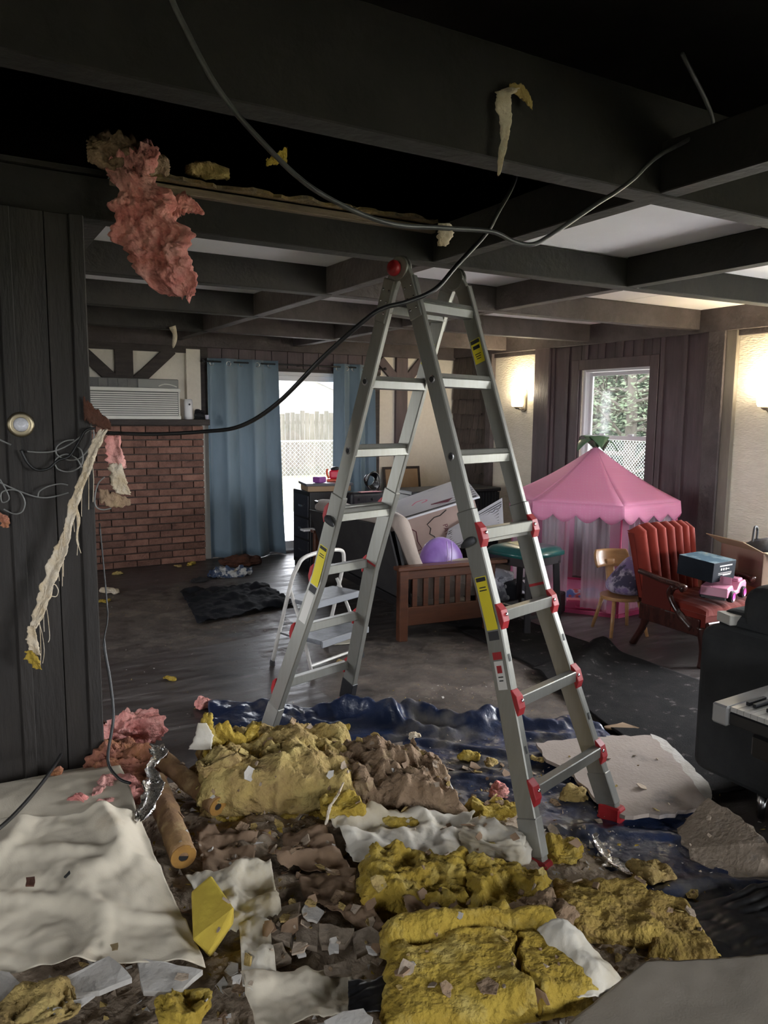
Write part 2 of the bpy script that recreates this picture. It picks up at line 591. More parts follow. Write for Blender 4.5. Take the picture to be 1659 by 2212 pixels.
# ---- wall_far: curtain door bay, brick chimney breast, half-timbered cream panels
wall_far = thing('wall_far', kind='structure', loc=(0, FARY, 0))
DX0, DX1, DZ = 2.72, 4.46, 2.03                       # sliding door opening
wf = MB()
for a, b in (((WX, 0, 0), (DX0, .14, ZC)), ((DX1, 0, 0), (RX, .14, ZC)), ((DX0, 0, DZ), (DX1, .14, ZC))):
    wf.bb(a, b)
wf.build('cream_panel', m_cream, wall_far)
for a, b in (((WX, -.05, 2.235), (RX, -.002, ZC)),):
    MB().bb(a, b).build('wall_plate', m_beam, wall_far, bevel=.004)
# dark boards over the door
x = 2.40
while x < 4.50:
    MB().bb((x + .002, -.02, 2.055), (min(x + .185, 4.52) - .002, -.001, 2.235)).build('board', m_board, wall_far, bevel=.002)
    x += .187
MB().bb((2.40, -.05, 2.02), (4.50, -.0, 2.055)).build('door_head_trim', m_timber, wall_far)
for x0, x1, z0 in ((2.345, 2.43, 1.50), (4.72, 4.88, 0)):
    MB().bb((x0, -.045, z0), (x1, -.001, 2.235)).build('timber_post', m_timber if x0 < 3 else m_board, wall_far, bevel=.004)
MB().bb((4.43, -.03, 0), (4.50, -.001, 2.055)).build('door_side_trim', m_timber, wall_far)


def brace(p, q, w=.11, mat=m_timber):
    MB().beam((p[0], -.022, p[1]), (q[0], -.022, q[1]), .044, w).build('timber_brace', mat, wall_far, bevel=.004)


m_bracebrown = m_board
brace((4.50, 2.20), (4.74, 1.96), .11, m_bracebrown)
brace((5.10, 2.22), (4.86, 1.96), .11, m_bracebrown)
# above the mantel, left of the curtain
MB().bb((.2, -.05, 2.17), (2.35, -.003, 2.236)).build('timber_header', m_timber, wall_far)
MB().bb((1.50, -.045, 1.60), (1.675, -.002, 2.18)).build('timber_post', m_timber, wall_far, bevel=.004)
brace((1.70, 1.86), (2.06, 2.20), .115)
brace((1.50, 1.86), (1.14, 2.20), .115)
MB().bb((2.20, -.06, 1.50), (2.345, -.004, 2.21)).build('plaster_return', m_cream, wall_far)

# brick breast and mantel
wall_fireplace = thing('wall_fireplace', kind='structure', loc=(0, FARY, 0))
MB().bb((.30, -.085, 0), (2.345, -.002, 1.43)).build('mortar_bed', m_mortar, wall_fireplace)
brick_me = MB().box((0, 0, 0), (.224, .05, .0575)).mesh('brick')
rb = random.Random(3)
for c_ in range(20):
    off = .118 if c_ % 2 else 0.0
    for k in range(-1, 10):
        x0 = 2.345 - k * .237 - off
        x1 = x0 - .227
        a, b = max(min(x0, 2.345), .30), max(min(x1, 2.345), .30)
        if a - b < .05:
            continue
        o = link('brick', brick_me, m_brick, wall_fireplace, ((a + b) / 2 + rb.uniform(-.002, .002), -.085 + rb.uniform(-.006, .004), .036 + c_ * .0715), (0, 0, rb.uniform(-.008, .008)))
        o.scale.x = (a - b) / .224
MB().bb((.25, -.26, 1.435), (2.375, -.002, 1.495)).build('mantel_shelf', m_timber, wall_fireplace, bevel=.006)

# ---- wall_right: stucco, posts, board and batten bay with the window
wall_right = thing('wall_right', kind='structure', loc=(RX, 0, 0))
WY0, WY1, WZ0, WZ1 = 4.83, 5.71, .69, 2.03
NY0, NY1, NZ0, NZ1 = 1.5, 3.3, .2, 2.1              # added window nearer the camera, out of frame
wb = MB()
for a, b in (((.0, RY, 0), (.15, NY0, ZC)), ((0, NY1, 0), (.15, WY0, ZC)), ((0, WY1, 0), (.15, FARY, ZC)), ((0, WY0, 0), (.15, WY1, WZ0)), ((0, WY0, WZ1), (.15, WY1, ZC)),
             ((0, NY0, 0), (.15, NY1, NZ0)), ((0, NY0, NZ1), (.15, NY1, ZC))):
    wb.bb(a, b)
wb.build('stucco', m_stucco, wall_right)
MB().bb((-.06, RY, 2.265), (-.002, FARY, ZC)).build('wall_plate', m_beam, wall_right, bevel=.004)
for y0, y1, mt in ((6.13, 6.36, m_board), (4.06, 4.22, m_beam), (7.10, 7.20, m_beam)):
    MB().bb((-.065, y0, 0), (-.003, y1, 2.27)).build('timber_post', mt, wall_right, bevel=.005)
MB().bb((-.045, 3.965, 0), (-.003, 4.06, 2.27)).build('post_liner', M('grey_brown_liner', (.19, .165, .135), (.15, .13, .105), ns=4, stretch=(4, 4, .5), rough=.7), wall_right, bevel=.004)
for y0, y1 in ((6.36, 7.10), (2.5, 3.965)):
    MB().bb((-.03, y0, 2.22), (-.002, y1, 2.265)).build('top_trim', m_beam, wall_right, bevel=.003)
# boards and battens round the window
ys = [4.22, 4.46, 4.74, 4.83, 5.05, 5.27, 5.49, 5.71, 5.92, 6.13]
for a, b in zip(ys[:-1], ys[1:]):
    if a >= 4.82 and b <= 5.72:
        segs = ((0, WZ0 - .02), (WZ1 + .02, 2.27))
    else:
        segs = ((0, 2.27),)
    for z0, z1 in segs:
        MB().bb((-.022, a + .002, z0), (-.001, b - .002, z1)).build('board', m_board, wall_right, bevel=.002)
for y, z0 in ((4.46, 0), (4.245, 0), (4.70, 0), (4.95, 2.12), (5.18, 2.12), (5.41, 2.12), (5.63, 2.12), (5.89, 0), (6.10, 0), (5.18, -9), (5.41, -9)):
    z0, z1 = (0, WZ0 - .1) if z0 < 0 else (z0, 2.27)
    MB().bb((-.04, y - .022, z0), (-.0225, y + .022, z1)).build('batten', m_board, wall_right, bevel=.002)
# shingles at the far end
m_shingle = M('dark_shingle', (0.050, 0.038, 0.034), (0.080, 0.062, 0.054), ns=8, stretch=(4, 4, .6), rough=.85, bump=.5, bs=40, rnd=.25)
MB().bb((-.03, 7.20, 0), (-.001, FARY - .02, 2.265)).build('shingle_backing', m_timber, wall_right)
rs_ = random.Random(8)
z = 0.0
k = 0
while z < 2.2:
    y = 7.205 - (.07 if k % 2 else 0)
    while y < FARY - .03:
        w = rs_.uniform(.10, .17)
        y0, y1 = max(y, 7.205), min(y + w, FARY - .03)
        if y1 - y0 > .03:
            h = .19 + rs_.uniform(0, .02)
            MB().add([(-.055, y0 + .002, 0), (-.055, y1 - .002, 0), (-.033, y1 - .002, h), (-.033, y0 + .002, h), (-.031, y0 + .002, 0), (-.031, y1 - .002, 0), (-.031, y1 - .002, h), (-.031, y0 + .002, h)],
                     [(0, 1, 2, 3), (4, 7, 6, 5), (0, 4, 5, 1), (1, 5, 6, 2), (3, 2, 6, 7), (0, 3, 7, 4)]).build('shingle', m_shingle, wall_right, (0, 0, min(z + rs_.uniform(-.012, .012), 2.05)))
        y += w
    z += .175
    k += 1

# ---- window_1 in the right wall (single hung)
window_1 = thing('window_1', kind='structure', loc=(RX, (WY0 + WY1) / 2, WZ0))
hw, hh = (WY1 - WY0) / 2, WZ1 - WZ0


def ring(mb, y0, y1, z0, z1, x0, x1, t):
    mb.bb((x0, y0, z0), (x1, y0 + t, z1)).bb((x0, y1 - t, z0), (x1, y1, z1)).bb((x0, y0 + t, z0), (x1, y1 - t, z0 + t)).bb((x0, y0 + t, z1 - t), (x1, y1 - t, z1))
    return mb


m_trim = m_board
ring(MB(), -hw - .10, hw + .11, -.09, hh + .09, -.046, -.023, .10).build('window_casing', m_trim, window_1, bevel=.004)
ring(MB(), -hw, hw, 0, hh, .02, .12, .028).build('window_frame', m_white, window_1, bevel=.003)
mid = 1.36 - WZ0
s1 = ring(MB(), -hw + .03, hw - .03, mid - .02, hh - .03, .075, .10, .038).build('upper_sash', m_white, window_1, bevel=.003)
MB().bb((.085, -hw + .06, mid + .01), (.09, hw - .06, hh - .06)).build('pane', m_glasst, s1)
s2 = ring(MB(), -hw + .03, hw - .03, .03, mid + .02, .045, .07, .038).build('lower_sash', m_white, window_1, bevel=.003)
MB().bb((.055, -hw + .06, .06), (.06, hw - .06, mid - .01)).build('pane', m_glasst, s2)
for y in (-.18, .18):
    MB().bb((.03, y - .03, mid + .02), (.06, y + .03, mid + .04)).build('sash_lock', m_white, window_1, bevel=.004)
MB().bb((-.05, -hw - .08, -.02), (.05, hw + .08, .005)).build('window_sill', m_trim, window_1)

# ---- unseen window, added to light the near half of the room
added_window_2 = thing('added_window_2', kind='structure', loc=(RX, (NY0 + NY1) / 2, NZ0))
ring(MB(), -.9, .9, 0, 1.9, .02, .12, .04).bb((.05, -.02, .04), (.1, .02, 1.86)).build('window_frame', m_white, added_window_2)
MB().bb((.07, -.86, .04), (.075, .86, 1.86)).build('pane', m_glass, added_window_2)

for nm, cx, w_, z0, h_ in (('added_window_3', -.9, .5, .95, .9), ('added_window_5', 4.0, 1.3, .8, 1.2)):  # unseen rear windows, added as fill light from behind
    wn = thing(nm, kind='structure', loc=(cx, RY, z0))
    w3 = MB()
    w3.bb((-w_, -.1, 0), (-w_ + .04, .0, h_)).bb((w_ - .04, -.1, 0), (w_, 0, h_)).bb((-w_ + .04, -.1, 0), (w_ - .04, 0, .04)).bb((-w_ + .04, -.1, h_ - .04), (w_ - .04, 0, h_))
    w3.build('window_frame', m_white, wn)
    MB().bb((-w_ + .04, -.05, .04), (w_ - .04, -.045, h_ - .04)).build('pane', m_glass, wn)
for nm, cy, w_, z0, h_ in (('added_window_4', 1.7, .25, 1.0, .8), ('added_window_6', 4.2, .45, .8, 1.2)):  # unseen left windows, added to light the foreground and the bricks
    wn = thing(nm, kind='structure', loc=(WX, cy, z0))
    ring(MB(), -w_, w_, 0, h_, -.09, -.02, .04).build('window_frame', m_white, wn)
    MB().bb((-.06, -w_ + .04, .04), (-.055, w_ - .04, h_ - .04)).build('pane', m_glass, wn)

# ---- door_1: sliding glass door behind the curtains
door_1 = thing('door_1', kind='structure', loc=((DX0 + DX1) / 2, FARY, 0))
dw = (DX1 - DX0) / 2
fr = MB()
fr.bb((-dw, .0, 0), (-dw + .045, .13, DZ)).bb((dw - .045, 0, 0), (dw, .13, DZ)).bb((-dw + .045, 0, DZ - .05), (dw - .045, .13, DZ)).bb((-dw + .045, 0, 0), (dw - .045, .13, .03))
fr.build('door_frame', m_white, door_1, bevel=.003)
for x0, x1, y in ((-dw + .045, -.36, .09), (-.41, dw - .045, .045)):
    p = MB()
    p.bb((x0, y - .018, .03), (x0 + .055, y + .018, DZ - .05)).bb((x1 - .055, y - .018, .03), (x1, y + .018, DZ - .05)).bb((x0 + .055, y - .018, .03), (x1 - .055, y + .018, .12)).bb((x0 + .055, y - .018, DZ - .105), (x1 - .055, y + .018, DZ - .05))
    s = p.build('sliding_panel', m_white, door_1, bevel=.003)
    MB().bb((x0 + .05, y - .003, .11), (x1 - .05, y + .003, DZ - .1)).build('pane', m_glassd, s)
MB().bb((-dw, -.03, 0), (dw, .0, .02)).build('threshold', M('grey_metal_sill', (.35, .35, .37), rough=.4, metal=.6), door_1)
# ------------------------------------------------------------------ the big aluminium ladder
m_alu = M('brushed_aluminium', (0.28, 0.276, 0.25), (0.26, 0.256, 0.23), ns=5, stretch=(14, 14, .6), rough=0.40, metal=0.65, bump=0.05, bs=50)
m_alud = M('dusty_aluminium', (0.30, 0.295, 0.27), (0.24, 0.235, 0.215), ns=6, rough=0.5, metal=0.6)
m_red = M('red_plastic', (0.36, 0.016, 0.022), (0.28, 0.014, 0.018), ns=9, rough=0.45)
m_blackp = M('black_plastic', (0.012, 0.012, 0.014), rough=0.45)
m_yellow = M('yellow_label', (0.72, 0.60, 0.02), rough=0.5)
m_black = M('black_print', (0.015, 0.015, 0.015), rough=0.6)
m_whitelab = M('white_label', (0.62, 0.60, 0.56), rough=0.6)
m_steel = M('steel_rivet', (0.6, 0.6, 0.6), rough=0.25, metal=1.0)
m_grey = M('dark_grey_rubber', (0.03, 0.03, 0.033), rough=0.7)

LH, LS, LT, LB, LZB, LYT = 2.126, .778, .166, .262, .83, .03
ladder = thing('folding_ladder', 'tall aluminium folding ladder with red rung brackets opened as an A-frame', 'ladder', (1.726, 2.634, 0), 0.27)


def lc(sx, sy, z, dx=0.0):
    w = LT if z > LZB else LT + (LB - LT) * (LZB - z) / LZB
    return V((sx * (w + dx), sy * (LS + (LYT - LS) * z / LH), z))


def ldir(sy):
    return V((0, sy * (LYT - LS), LH)).normalized()


def rail(sx, sy, zs, wid, thk, dx=0.0, sh=0.0):
    d = ldir(sy)
    wd = V((0, d.z, -d.y))
    mb = MB()
    vs = []
    for z in zs:
        c = lc(sx, sy, z, dx) + wd * sh
        for a, b in ((-1, -1), (1, -1), (1, 1), (-1, 1)):
            vs.append(c + V((a * thk / 2, 0, 0)) + wd * (b * wid / 2))
    n = len(zs)
    fs = [(i * 4 + k, i * 4 + (k + 1) % 4, i * 4 + 4 + (k + 1) % 4, i * 4 + 4 + k) for i in range(n - 1) for k in range(4)]
    fs += [(3, 2, 1, 0), ((n - 1) * 4, (n - 1) * 4 + 1, (n - 1) * 4 + 2, (n - 1) * 4 + 3)]
    return mb.add(vs, fs)


def sticker(sx, sy, z0, z1, wid, mat, off, par, name='label_sticker', sh=0.0, side=-1):
    d = ldir(sy)
    wd = V((0, d.z, -d.y))
    mb = MB()
    vs = []
    for z in (z0, z1):
        c = lc(sx, sy, z) + wd * sh + V((side * off, 0, 0))
        for b in (-1, 1):
            for t in (0, .0008):
                vs.append(c + wd * (b * wid / 2) + V((side * t, 0, 0)))
    mb.add(vs, [(0, 4, 5, 1), (2, 3, 7, 6), (1, 5, 7, 3), (0, 2, 6, 4), (0, 1, 3, 2), (4, 6, 7, 5)])
    return mb.build(name, mat, par)


RZ = [.27 + .286 * k for k in range(7)]
for sy in (-1, 1):
    d = ldir(sy)
    wd = V((0, d.z, -d.y))          # out of the frame for the front, in for the back
    out = wd * sy                   # towards the outside of the A
    for sx in (-1, 1):
        outer = rail(sx, sy, [.03, .2, .4, .6, .75, .83, .92, 1.22], .078, .034).build('outer_rail', m_alu, ladder, bevel=.004)
        inner = rail(sx, sy, [1.0, 1.4, 1.8, 2.085], .066, .026).build('inner_rail', m_alu, ladder, bevel=.004)
        foot = MB()
        c = lc(sx, sy, 0.035)
        foot.box(c + V((0, 0, 0)), (.054, .094, .07)).box(c + V((0, 0, -.025)), (.06, .104, .02))
        foot.build('foot', m_red, ladder, bevel=.008)
        MB().add(rail(sx, sy, [.07, .19], .084, .040).v, rail(sx, sy, [.07, .19], .084, .040).f).build('foot_sleeve', m_blackp if (sx > 0 and sy > 0) else m_alud, ladder, bevel=.003)
        # rung-end holes on the inner rail
        for z in RZ[4:]:
            MB().lathe([(.0, 0), (.016, 0), (.016, .003), (.011, .004)], 12, Matrix.Translation(lc(sx, sy, z) + V((sx * .0125, 0, 0))) @ Matrix.Rotation(sx * PI / 2, 4, 'Y')).build('rung_end', m_steel, inner, smooth=False)
            MB().lathe([(.0105, 0), (.0105, .0012)], 12, Matrix.Translation(lc(sx, sy, z) + V((sx * .0165, 0, 0))) @ Matrix.Rotation(sx * PI / 2, 4, 'Y')).build('rung_hole', m_black, inner)
        # hinge plates with rivets
        hp = MB()
        rr = rail(sx, sy, [1.93, 2.09], .060, .008, .017)
        hp.add(rr.v, rr.f)
        plate = hp.build('hinge_plate', m_alud, ladder, bevel=.003)
        for i in range(3):
            for b in (-1, 1):
                c = lc(sx, sy, 1.965 + i * .042, .021) + wd * (b * .016)
                MB().lathe([(.0055, 0), (.0045, .0025), (.001, .0035)], 8, Matrix.Translation(c) @ Matrix.Rotation(sx * PI / 2, 4, 'Y')).build('rivet', m_steel, plate, smooth=True)
        # outer rail slots
        for z in (.40, .70):
            MB().beam(lc(sx, sy, z) + out * .0395 - d * .013, lc(sx, sy, z) + out * .0395 + d * .013, .010, .002, up=out).build('lock_slot', m_black, outer)
    # rungs
    for k, z in enumerate(RZ):
        if k < 4:
            a, b = lc(-1, sy, z), lc(1, sy, z)
            a.x -= 0; b.x += 0
            o_ = out * .034
            MB().beam(a + o_, b + o_, .034, .042, up=V((0, 0, 1))).build('rung', m_alu, ladder, bevel=.003)
            for s_, e in ((-1, a), (1, b)):
                br = MB()
                M_ = Matrix.Translation(e + out * .030)
                # wedge bracket on the outside edge of the rail
                dd, ww = d, out
                pts = []
                for q, hgt in ((-.050, .004), (-.024, .020), (.018, .020), (.044, .004)):
                    pts.append((q, hgt))
                vs = []
                for xx in (-.019, .019):
                    for q, hgt in pts:
                        vs.append(e + dd * q + ww * (.036 + hgt) + V((xx, 0, 0)))
                    vs.append(e + dd * .044 + ww * .034 + V((xx, 0, 0)))
                    vs.append(e + dd * -.050 + ww * .034 + V((xx, 0, 0)))
                br.add(vs, [(5, 4, 3, 2, 1, 0), (6, 7, 8, 9, 10, 11)] + [(i, (i + 1) % 6, 6 + (i + 1) % 6, 6 + i) for i in range(6)])
                bo = br.build('rung_bracket', m_red, ladder, bevel=.002)
                MB().lathe([(.007, 0), (.006, .003), (.001, .004)], 8, Matrix.Translation(e + ww * .0565 + V((-s_ * .008, 0, 0))) @ ww.to_track_quat('Z', 'Y').to_matrix().to_4x4()).build('rivet', m_steel, bo, smooth=True)
        if k >= 3:
            a, b = lc(-1, sy, z), lc(1, sy, z)
            rg = MB()
            sd = d * 1.0
            prof = [(-.022, -.026), (-.022, .004), (-.018, .007), (-.022, .010), (-.014, .024), (-.009, .0205), (-.003, .025), (.003, .0205), (.009, .025), (.016, .022), (.022, .008), (.022, -.022), (.010, -.030), (-.010, -.030)]
            # tread faces up, ribbed
            vs = []
            yv = V((0, 1, 0))
            for e in (a, b):
                for py, pz in prof:
                    vs.append(e + yv * (py * 1.25) + Z * pz)
            n = len(prof)
            rg.add(vs, [tuple(range(n)), tuple(range(2 * n - 1, n - 1, -1))] + [(i, n + i, n + (i + 1) % n, (i + 1) % n) for i in range(n)])
            rg.build('ribbed_rung', m_alu, ladder)
    # lock lever at the top outer rung
    MB().tube(smoothpath([lc(-1, sy, RZ[3] - .015) + out * .02 + V((-.020, 0, 0)), lc(-1, sy, RZ[3] - .018) + out * .0 + V((-.034, 0, 0)), lc(-1, sy, RZ[3] - .03) - out * .04 + V((-.030, 0, 0))], 4), [.008, .012, .014, .015, .015, .014, .012, .009, .005], 10).build('lock_knob', m_grey, ladder, smooth=True)
    # stripes and stickers
    ys = sticker(-1, sy, .80, .985, .050, m_yellow, .0172, ladder)
    for z0, z1, w_ in ((.968, .982, .044), (.945, .949, .030), (.935, .939, .034), (.925, .929, .028), (.900, .903, .036), (.84, .843, .036), (.83, .833, .036)):
        sticker(-1, sy, z0, z1, w_, m_black, .0182, ys, 'print')
    sticker(-1, sy, .765, .795, .046, m_grey, .0172, ladder)
    if sy < 0:
        sticker(-1, sy, .70, .725, .040, m_red, .0172, ladder)
        wl = sticker(-1, sy, .60, .695, .040, m_whitelab, .0172, ladder)
        sticker(-1, sy, .655, .680, .022, m_red, .0182, wl, 'print')
        sticker(-1, sy, .640, .644, .022, m_black, .0182, wl, 'print')
        sticker(-1, sy, .628, .632, .018, m_black, .0182, wl, 'print')
    else:
        sticker(-1, sy, .62, .76, .046, m_whitelab, .0172, ladder)
    # arrow labels inside the far rail
    al = sticker(1, sy, 1.78, 1.875, .048, m_yellow, .0137, ladder)
    sticker(1, sy, 1.858, 1.872, .044, m_grey, .0147, al, 'print')
    for z0, z1, w_ in ((1.836, 1.850, .034), (1.815, 1.818, .030), (1.806, 1.809, .026), (1.797, 1.80, .022)):
        sticker(1, sy, z0, z1, w_, m_black, .0147, al, 'print')
    if sy < 0:
        sticker(1, sy, 1.685, 1.70, .040, M('red_strip_label', (.45, .10, .05), rough=.5), .0137, ladder)
        sticker(1, sy, .905, .915, .07, m_red, .0177, ladder, 'red_band')
    else:
        sticker(1, sy, .855, .865, .072, m_red, .0177, ladder, 'red_band')
# top hinges
for sx in (-1, 1):
    c = V((sx * LT, 0, LH))
    hg = MB()
    for dx in (-.014, .006):
        hg.lathe([(.0, 0), (.044, 0), (.048, .003), (.048, .008), (.044, .011), (0.0, .011)], 24, Matrix.Translation(c + V((dx if sx > 0 else -dx, 0, 0))) @ Matrix.Rotation(sx * PI / 2, 4, 'Y'))
    for sy in (-1, 1):
        hg.beam(lc(sx, sy, 2.04), V((sx * LT, sy * .012, LH)), .024, .058, up=V((0, 1, 0)))
    h = hg.build('hinge', m_alud, ladder, bevel=.003)
    if sx < 0:
        kn = MB()
        kn.lathe([(.0, 0), (.026, 0), (.030, .006), (.030, .020), (.024, .028), (0, .030)], 18, Matrix.Translation(c + V((-.014, .012, .0))) @ Matrix.Rotation(-PI / 2, 4, 'Y'))
        kn.build('hinge_knob', m_red, ladder, smooth=True)

# ------------------------------------------------------------------ step stool
m_wpaint = M('white_enamel_tube', (0.62, 0.60, 0.57), (0.5, 0.48, 0.44), ns=14, rough=0.35)
m_step = M('grey_step_tread', (0.16, 0.17, 0.19), (0.12, 0.125, 0.14), ns=20, rough=0.5, bump=.1)
stool = thing('step_stool', 'white tubular step stool with two grey treads behind the tall ladder', 'step stool', (2.0, 4.26, 0), math.atan2(.183, .456))
# local x across, y away; handle frame feet at y=+, step frame feet at y=-
hwid = .245
hf = [(-hwid, .17, .02), (-hwid + .01, .02, .52), (-hwid + .03, -.02, .64), (-hwid + .08, -.035, .70), (0, -.04, .715), (hwid - .08, -.035, .70), (hwid - .03, -.02, .64), (hwid - .01, .02, .52), (hwid, .17, .02)]
MB().tube(smoothpath(hf, 6), .0125, 10).build('handle_frame', m_wpaint, stool, smooth=True)
for s in (-1, 1):
    MB().tube([(s * (hwid - .03), .04, .50), (s * (hwid - .02), -.06, .30), (s * (hwid - .01), -.16, .02)], .0115, 10).build('rear_leg', m_wpaint, stool, smooth=True)
    for y in (.17, -.16):
        MB().lathe([(.016, 0), (.017, .02), (.014, .035)], 12, Matrix.Translation((s * (hwid - (.0 if y > 0 else .01)), y, 0))).build('rubber_foot', m_grey, stool)
    MB().tube([(s * (hwid - .004), .10, .22), (s * (hwid - .02), -.09, .20)], .006, 8).build('side_brace', m_blackp, stool)
MB().tube([(-hwid + .01, -.15, .06), (0, -.15, .06), (hwid - .01, -.15, .06)], .009, 8).build('cross_brace', m_wpaint, stool)
for z, y, dep in ((.43, -.03, .22), (.21, -.10, .24)):
    st = MB().box((0, y, z), (2 * hwid - .05, dep, .026))
    o = st.build('step_tread', m_step, stool, bevel=.006, seg=2)
    MB().box((0, y - dep / 2 - .006, z - .008), (2 * hwid - .05, .014, .042)).build('step_nosing', M('grey_nosing', (.22, .23, .25), rough=.45) if 'grey_nosing' not in MATS else MATS['grey_nosing'], o, bevel=.004)
MB().box((hwid - .12, .16, .33), (.02, .02, .02)).build('hinge_block', m_grey, stool)

# ------------------------------------------------------------------ curtains
m_curtain = M('slate_teal_curtain', (0.15, 0.215, 0.27), (0.125, 0.18, 0.225), ns=3, stretch=(2, 2, .5), rough=0.48, spec=.45, bump=0.05, bs=90, sheen=.2)
rod = thing('curtain_rod', 'thin black curtain rod across the sliding door', 'curtain rod', (3.45, 7.80, 2.09))
MB().tube([(-1.07, 0, 0), (1.06, 0, 0)], .009, 10).build('rod', m_blackp, rod, smooth=True)
for x in (-1.09, 1.07):
    MB().lathe([(.0, -.018), (.014, -.012), (.018, 0), (.014, .012), (0, .018)], 12, Matrix.Translation((x, 0, 0))).build('finial', m_blackp, rod, smooth=True)
for x in (-.99, .0, .99):
    MB().bb((x - .006, -.005, -.01), (x + .006, .10, .01)).build('bracket', m_blackp, rod)


def curtain(label, x0, x1, b0, b1, folds, ph):
    t = thing('curtain', label, 'curtain', ((x0 + x1) / 2, 7.80, 0.0), 0, 'slate teal curtains at the sliding door')
    cx = (x0 + x1) / 2

    def fn(u, v):
        z = .015 + v * 2.11
        xt = x0 + (x1 - x0) * u
        xb = b0 + (b1 - b0) * u
        x = xb + (xt - xb) * (v ** .7) - cx
        amp = .035 + .03 * (1 - v)
        y = amp * math.sin(2 * PI * folds * u + ph + .5 * (1 - v) * noise.noise(V((u * 3, v * 2, ph)))) + .03 * noise.noise(V((u * 5, v * 1.5, ph + 4))) * (1 - v)
        x += .012 * math.cos(4 * PI * folds * u + ph)
        return V((x, y, z + .01 * math.sin(2 * PI * folds * u) * (1 - v)))
    cl = MB().grid(90, 24, fn).build('cloth', m_curtain, t, smooth=True, solid=.003)
    n = max(2, int(folds * 2))
    for k in range(n):
        u = (k + .5) / n
        p = fn(u, .975)
        gm = MB().tube([p + V((.022 * math.cos(a), -.004 - .02 * math.sin(a) * 0, .022 * math.sin(a))) for a in [2 * PI * i / 14 for i in range(14)]], .004, 6, closed=True)
        gm.build('grommet', m_steel, t, smooth=True)
    return t


curtain('wide slate teal curtain panel beside the brick fireplace', 2.39, 3.17, 2.40, 3.24, 2.6, .3)
curtain('narrow slate teal curtain bunched behind the ladder, right of the glass door', 3.86, 4.36, 3.86, 4.40, 2.5, 1.2)

# ------------------------------------------------------------------ wall air conditioner and mantel things
m_acw = M('aged_white_plastic', (0.68, 0.665, 0.61), (0.63, 0.61, 0.56), ns=3, rough=0.5)
m_acd = M('grey_vent', (0.14, 0.135, 0.125), (0.10, 0.10, 0.095), ns=10, rough=0.6)
ac = thing('air_conditioner', 'off-white window air conditioner sitting on the mantel over the bricks', 'air conditioner', (1.45, 7.76, 1.495))
MB().bb((-.62, -.08, .005), (.63, .14, .30)).build('body', m_acw, ac, bevel=.012, seg=2)
MB().bb((-.60, -.05, .30), (.62, .14, .395)).build('top_vent_housing', m_acd, ac, bevel=.004)
g = MB()
for k in range(11):
    g.bb((-.58, -.104, .042 + k * .0205), (.60, -.084, .0535 + k * .0205))
g.build('louvre_grille', m_acw, ac)
MB().bb((-.59, -.086, .036), (.61, -.0802, .272)).build('grille_backing', m_acd, ac)
MB().bb((-.62, -.105, .0), (.63, -.075, .034)).build('lower_bezel', m_acw, ac, bevel=.004)
MB().bb((-.62, -.105, .27), (.63, -.075, .305)).build('upper_bezel', m_acw, ac, bevel=.004)
for k in range(9):
    MB().bb((-.59 + k * .09, -.055, .31), (-.59 + k * .09 + .078, -.049, .385)).build('vent_slot_panel', m_acd, ac)
MB().bb((.225, -.065, .305), (.62, -.049, .392)).build('control_panel', M('grey_control_panel', (.22, .215, .20), rough=.5), ac, bevel=.004)
MB().tube(smoothpath([(.42, -.07, .325), (.48, -.075, .345), (.56, -.07, .335), (.6, -.07, .32)], 4), .006, 6).build('panel_handle', m_acw, ac)

fresh = thing('air_freshener', 'small white air freshener dispenser on the mantel beside the curtain', 'air freshener', (2.175, 7.74, 1.495))
MB().lathe([(.042, 0), (.045, .03), (.043, .09), (.046, .16), (.040, .198), (.030, .204)], 20).build('body', M('glossy_white_plastic', (.68, .67, .68), rough=.3), fresh, smooth=True)
MB().lathe([(.010, 0), (.010, .004)], 12, Matrix.Translation((0, -.0435, .15)) @ Matrix.Rotation(PI / 2, 4, 'X')).build('nozzle', m_grey, fresh)
pouch = MB()
pouch.grid(10, 8, lambda u, v: V((2.24 + u * .10, 7.72 + .03 * math.sin(v * PI) * (1 - .3 * u), 1.496 + v * (.085 - .02 * u) + .008 * noise.noise(V((u * 5, v * 4, 1))))), thick=.03)
centred(pouch, 'pouch', m_blackp, 'small black pouch slumped on the mantel end', 'pouch')
cup = MB().lathe([(.016, 0), (.020, .04), (.020, .045)], 14, Matrix.Translation((2.355, 7.70, 1.496)))
centred(cup, 'bottle_cap', M('pale_lilac_plastic', (.55, .53, .62), rough=.4), 'tiny pale cap at the right tip of the mantel', 'cap', smooth=True)

# ------------------------------------------------------------------ wall sconces and the push light
m_bronze = M('brushed_bronze', (0.28, 0.24, 0.19), (0.20, 0.17, 0.13), ns=12, rough=0.4, metal=0.8)
m_shade = M('lit_frosted_glass', (0.9, 0.85, 0.7), rough=0.5, emit=(1.0, 0.88, 0.62), estr=0.22)


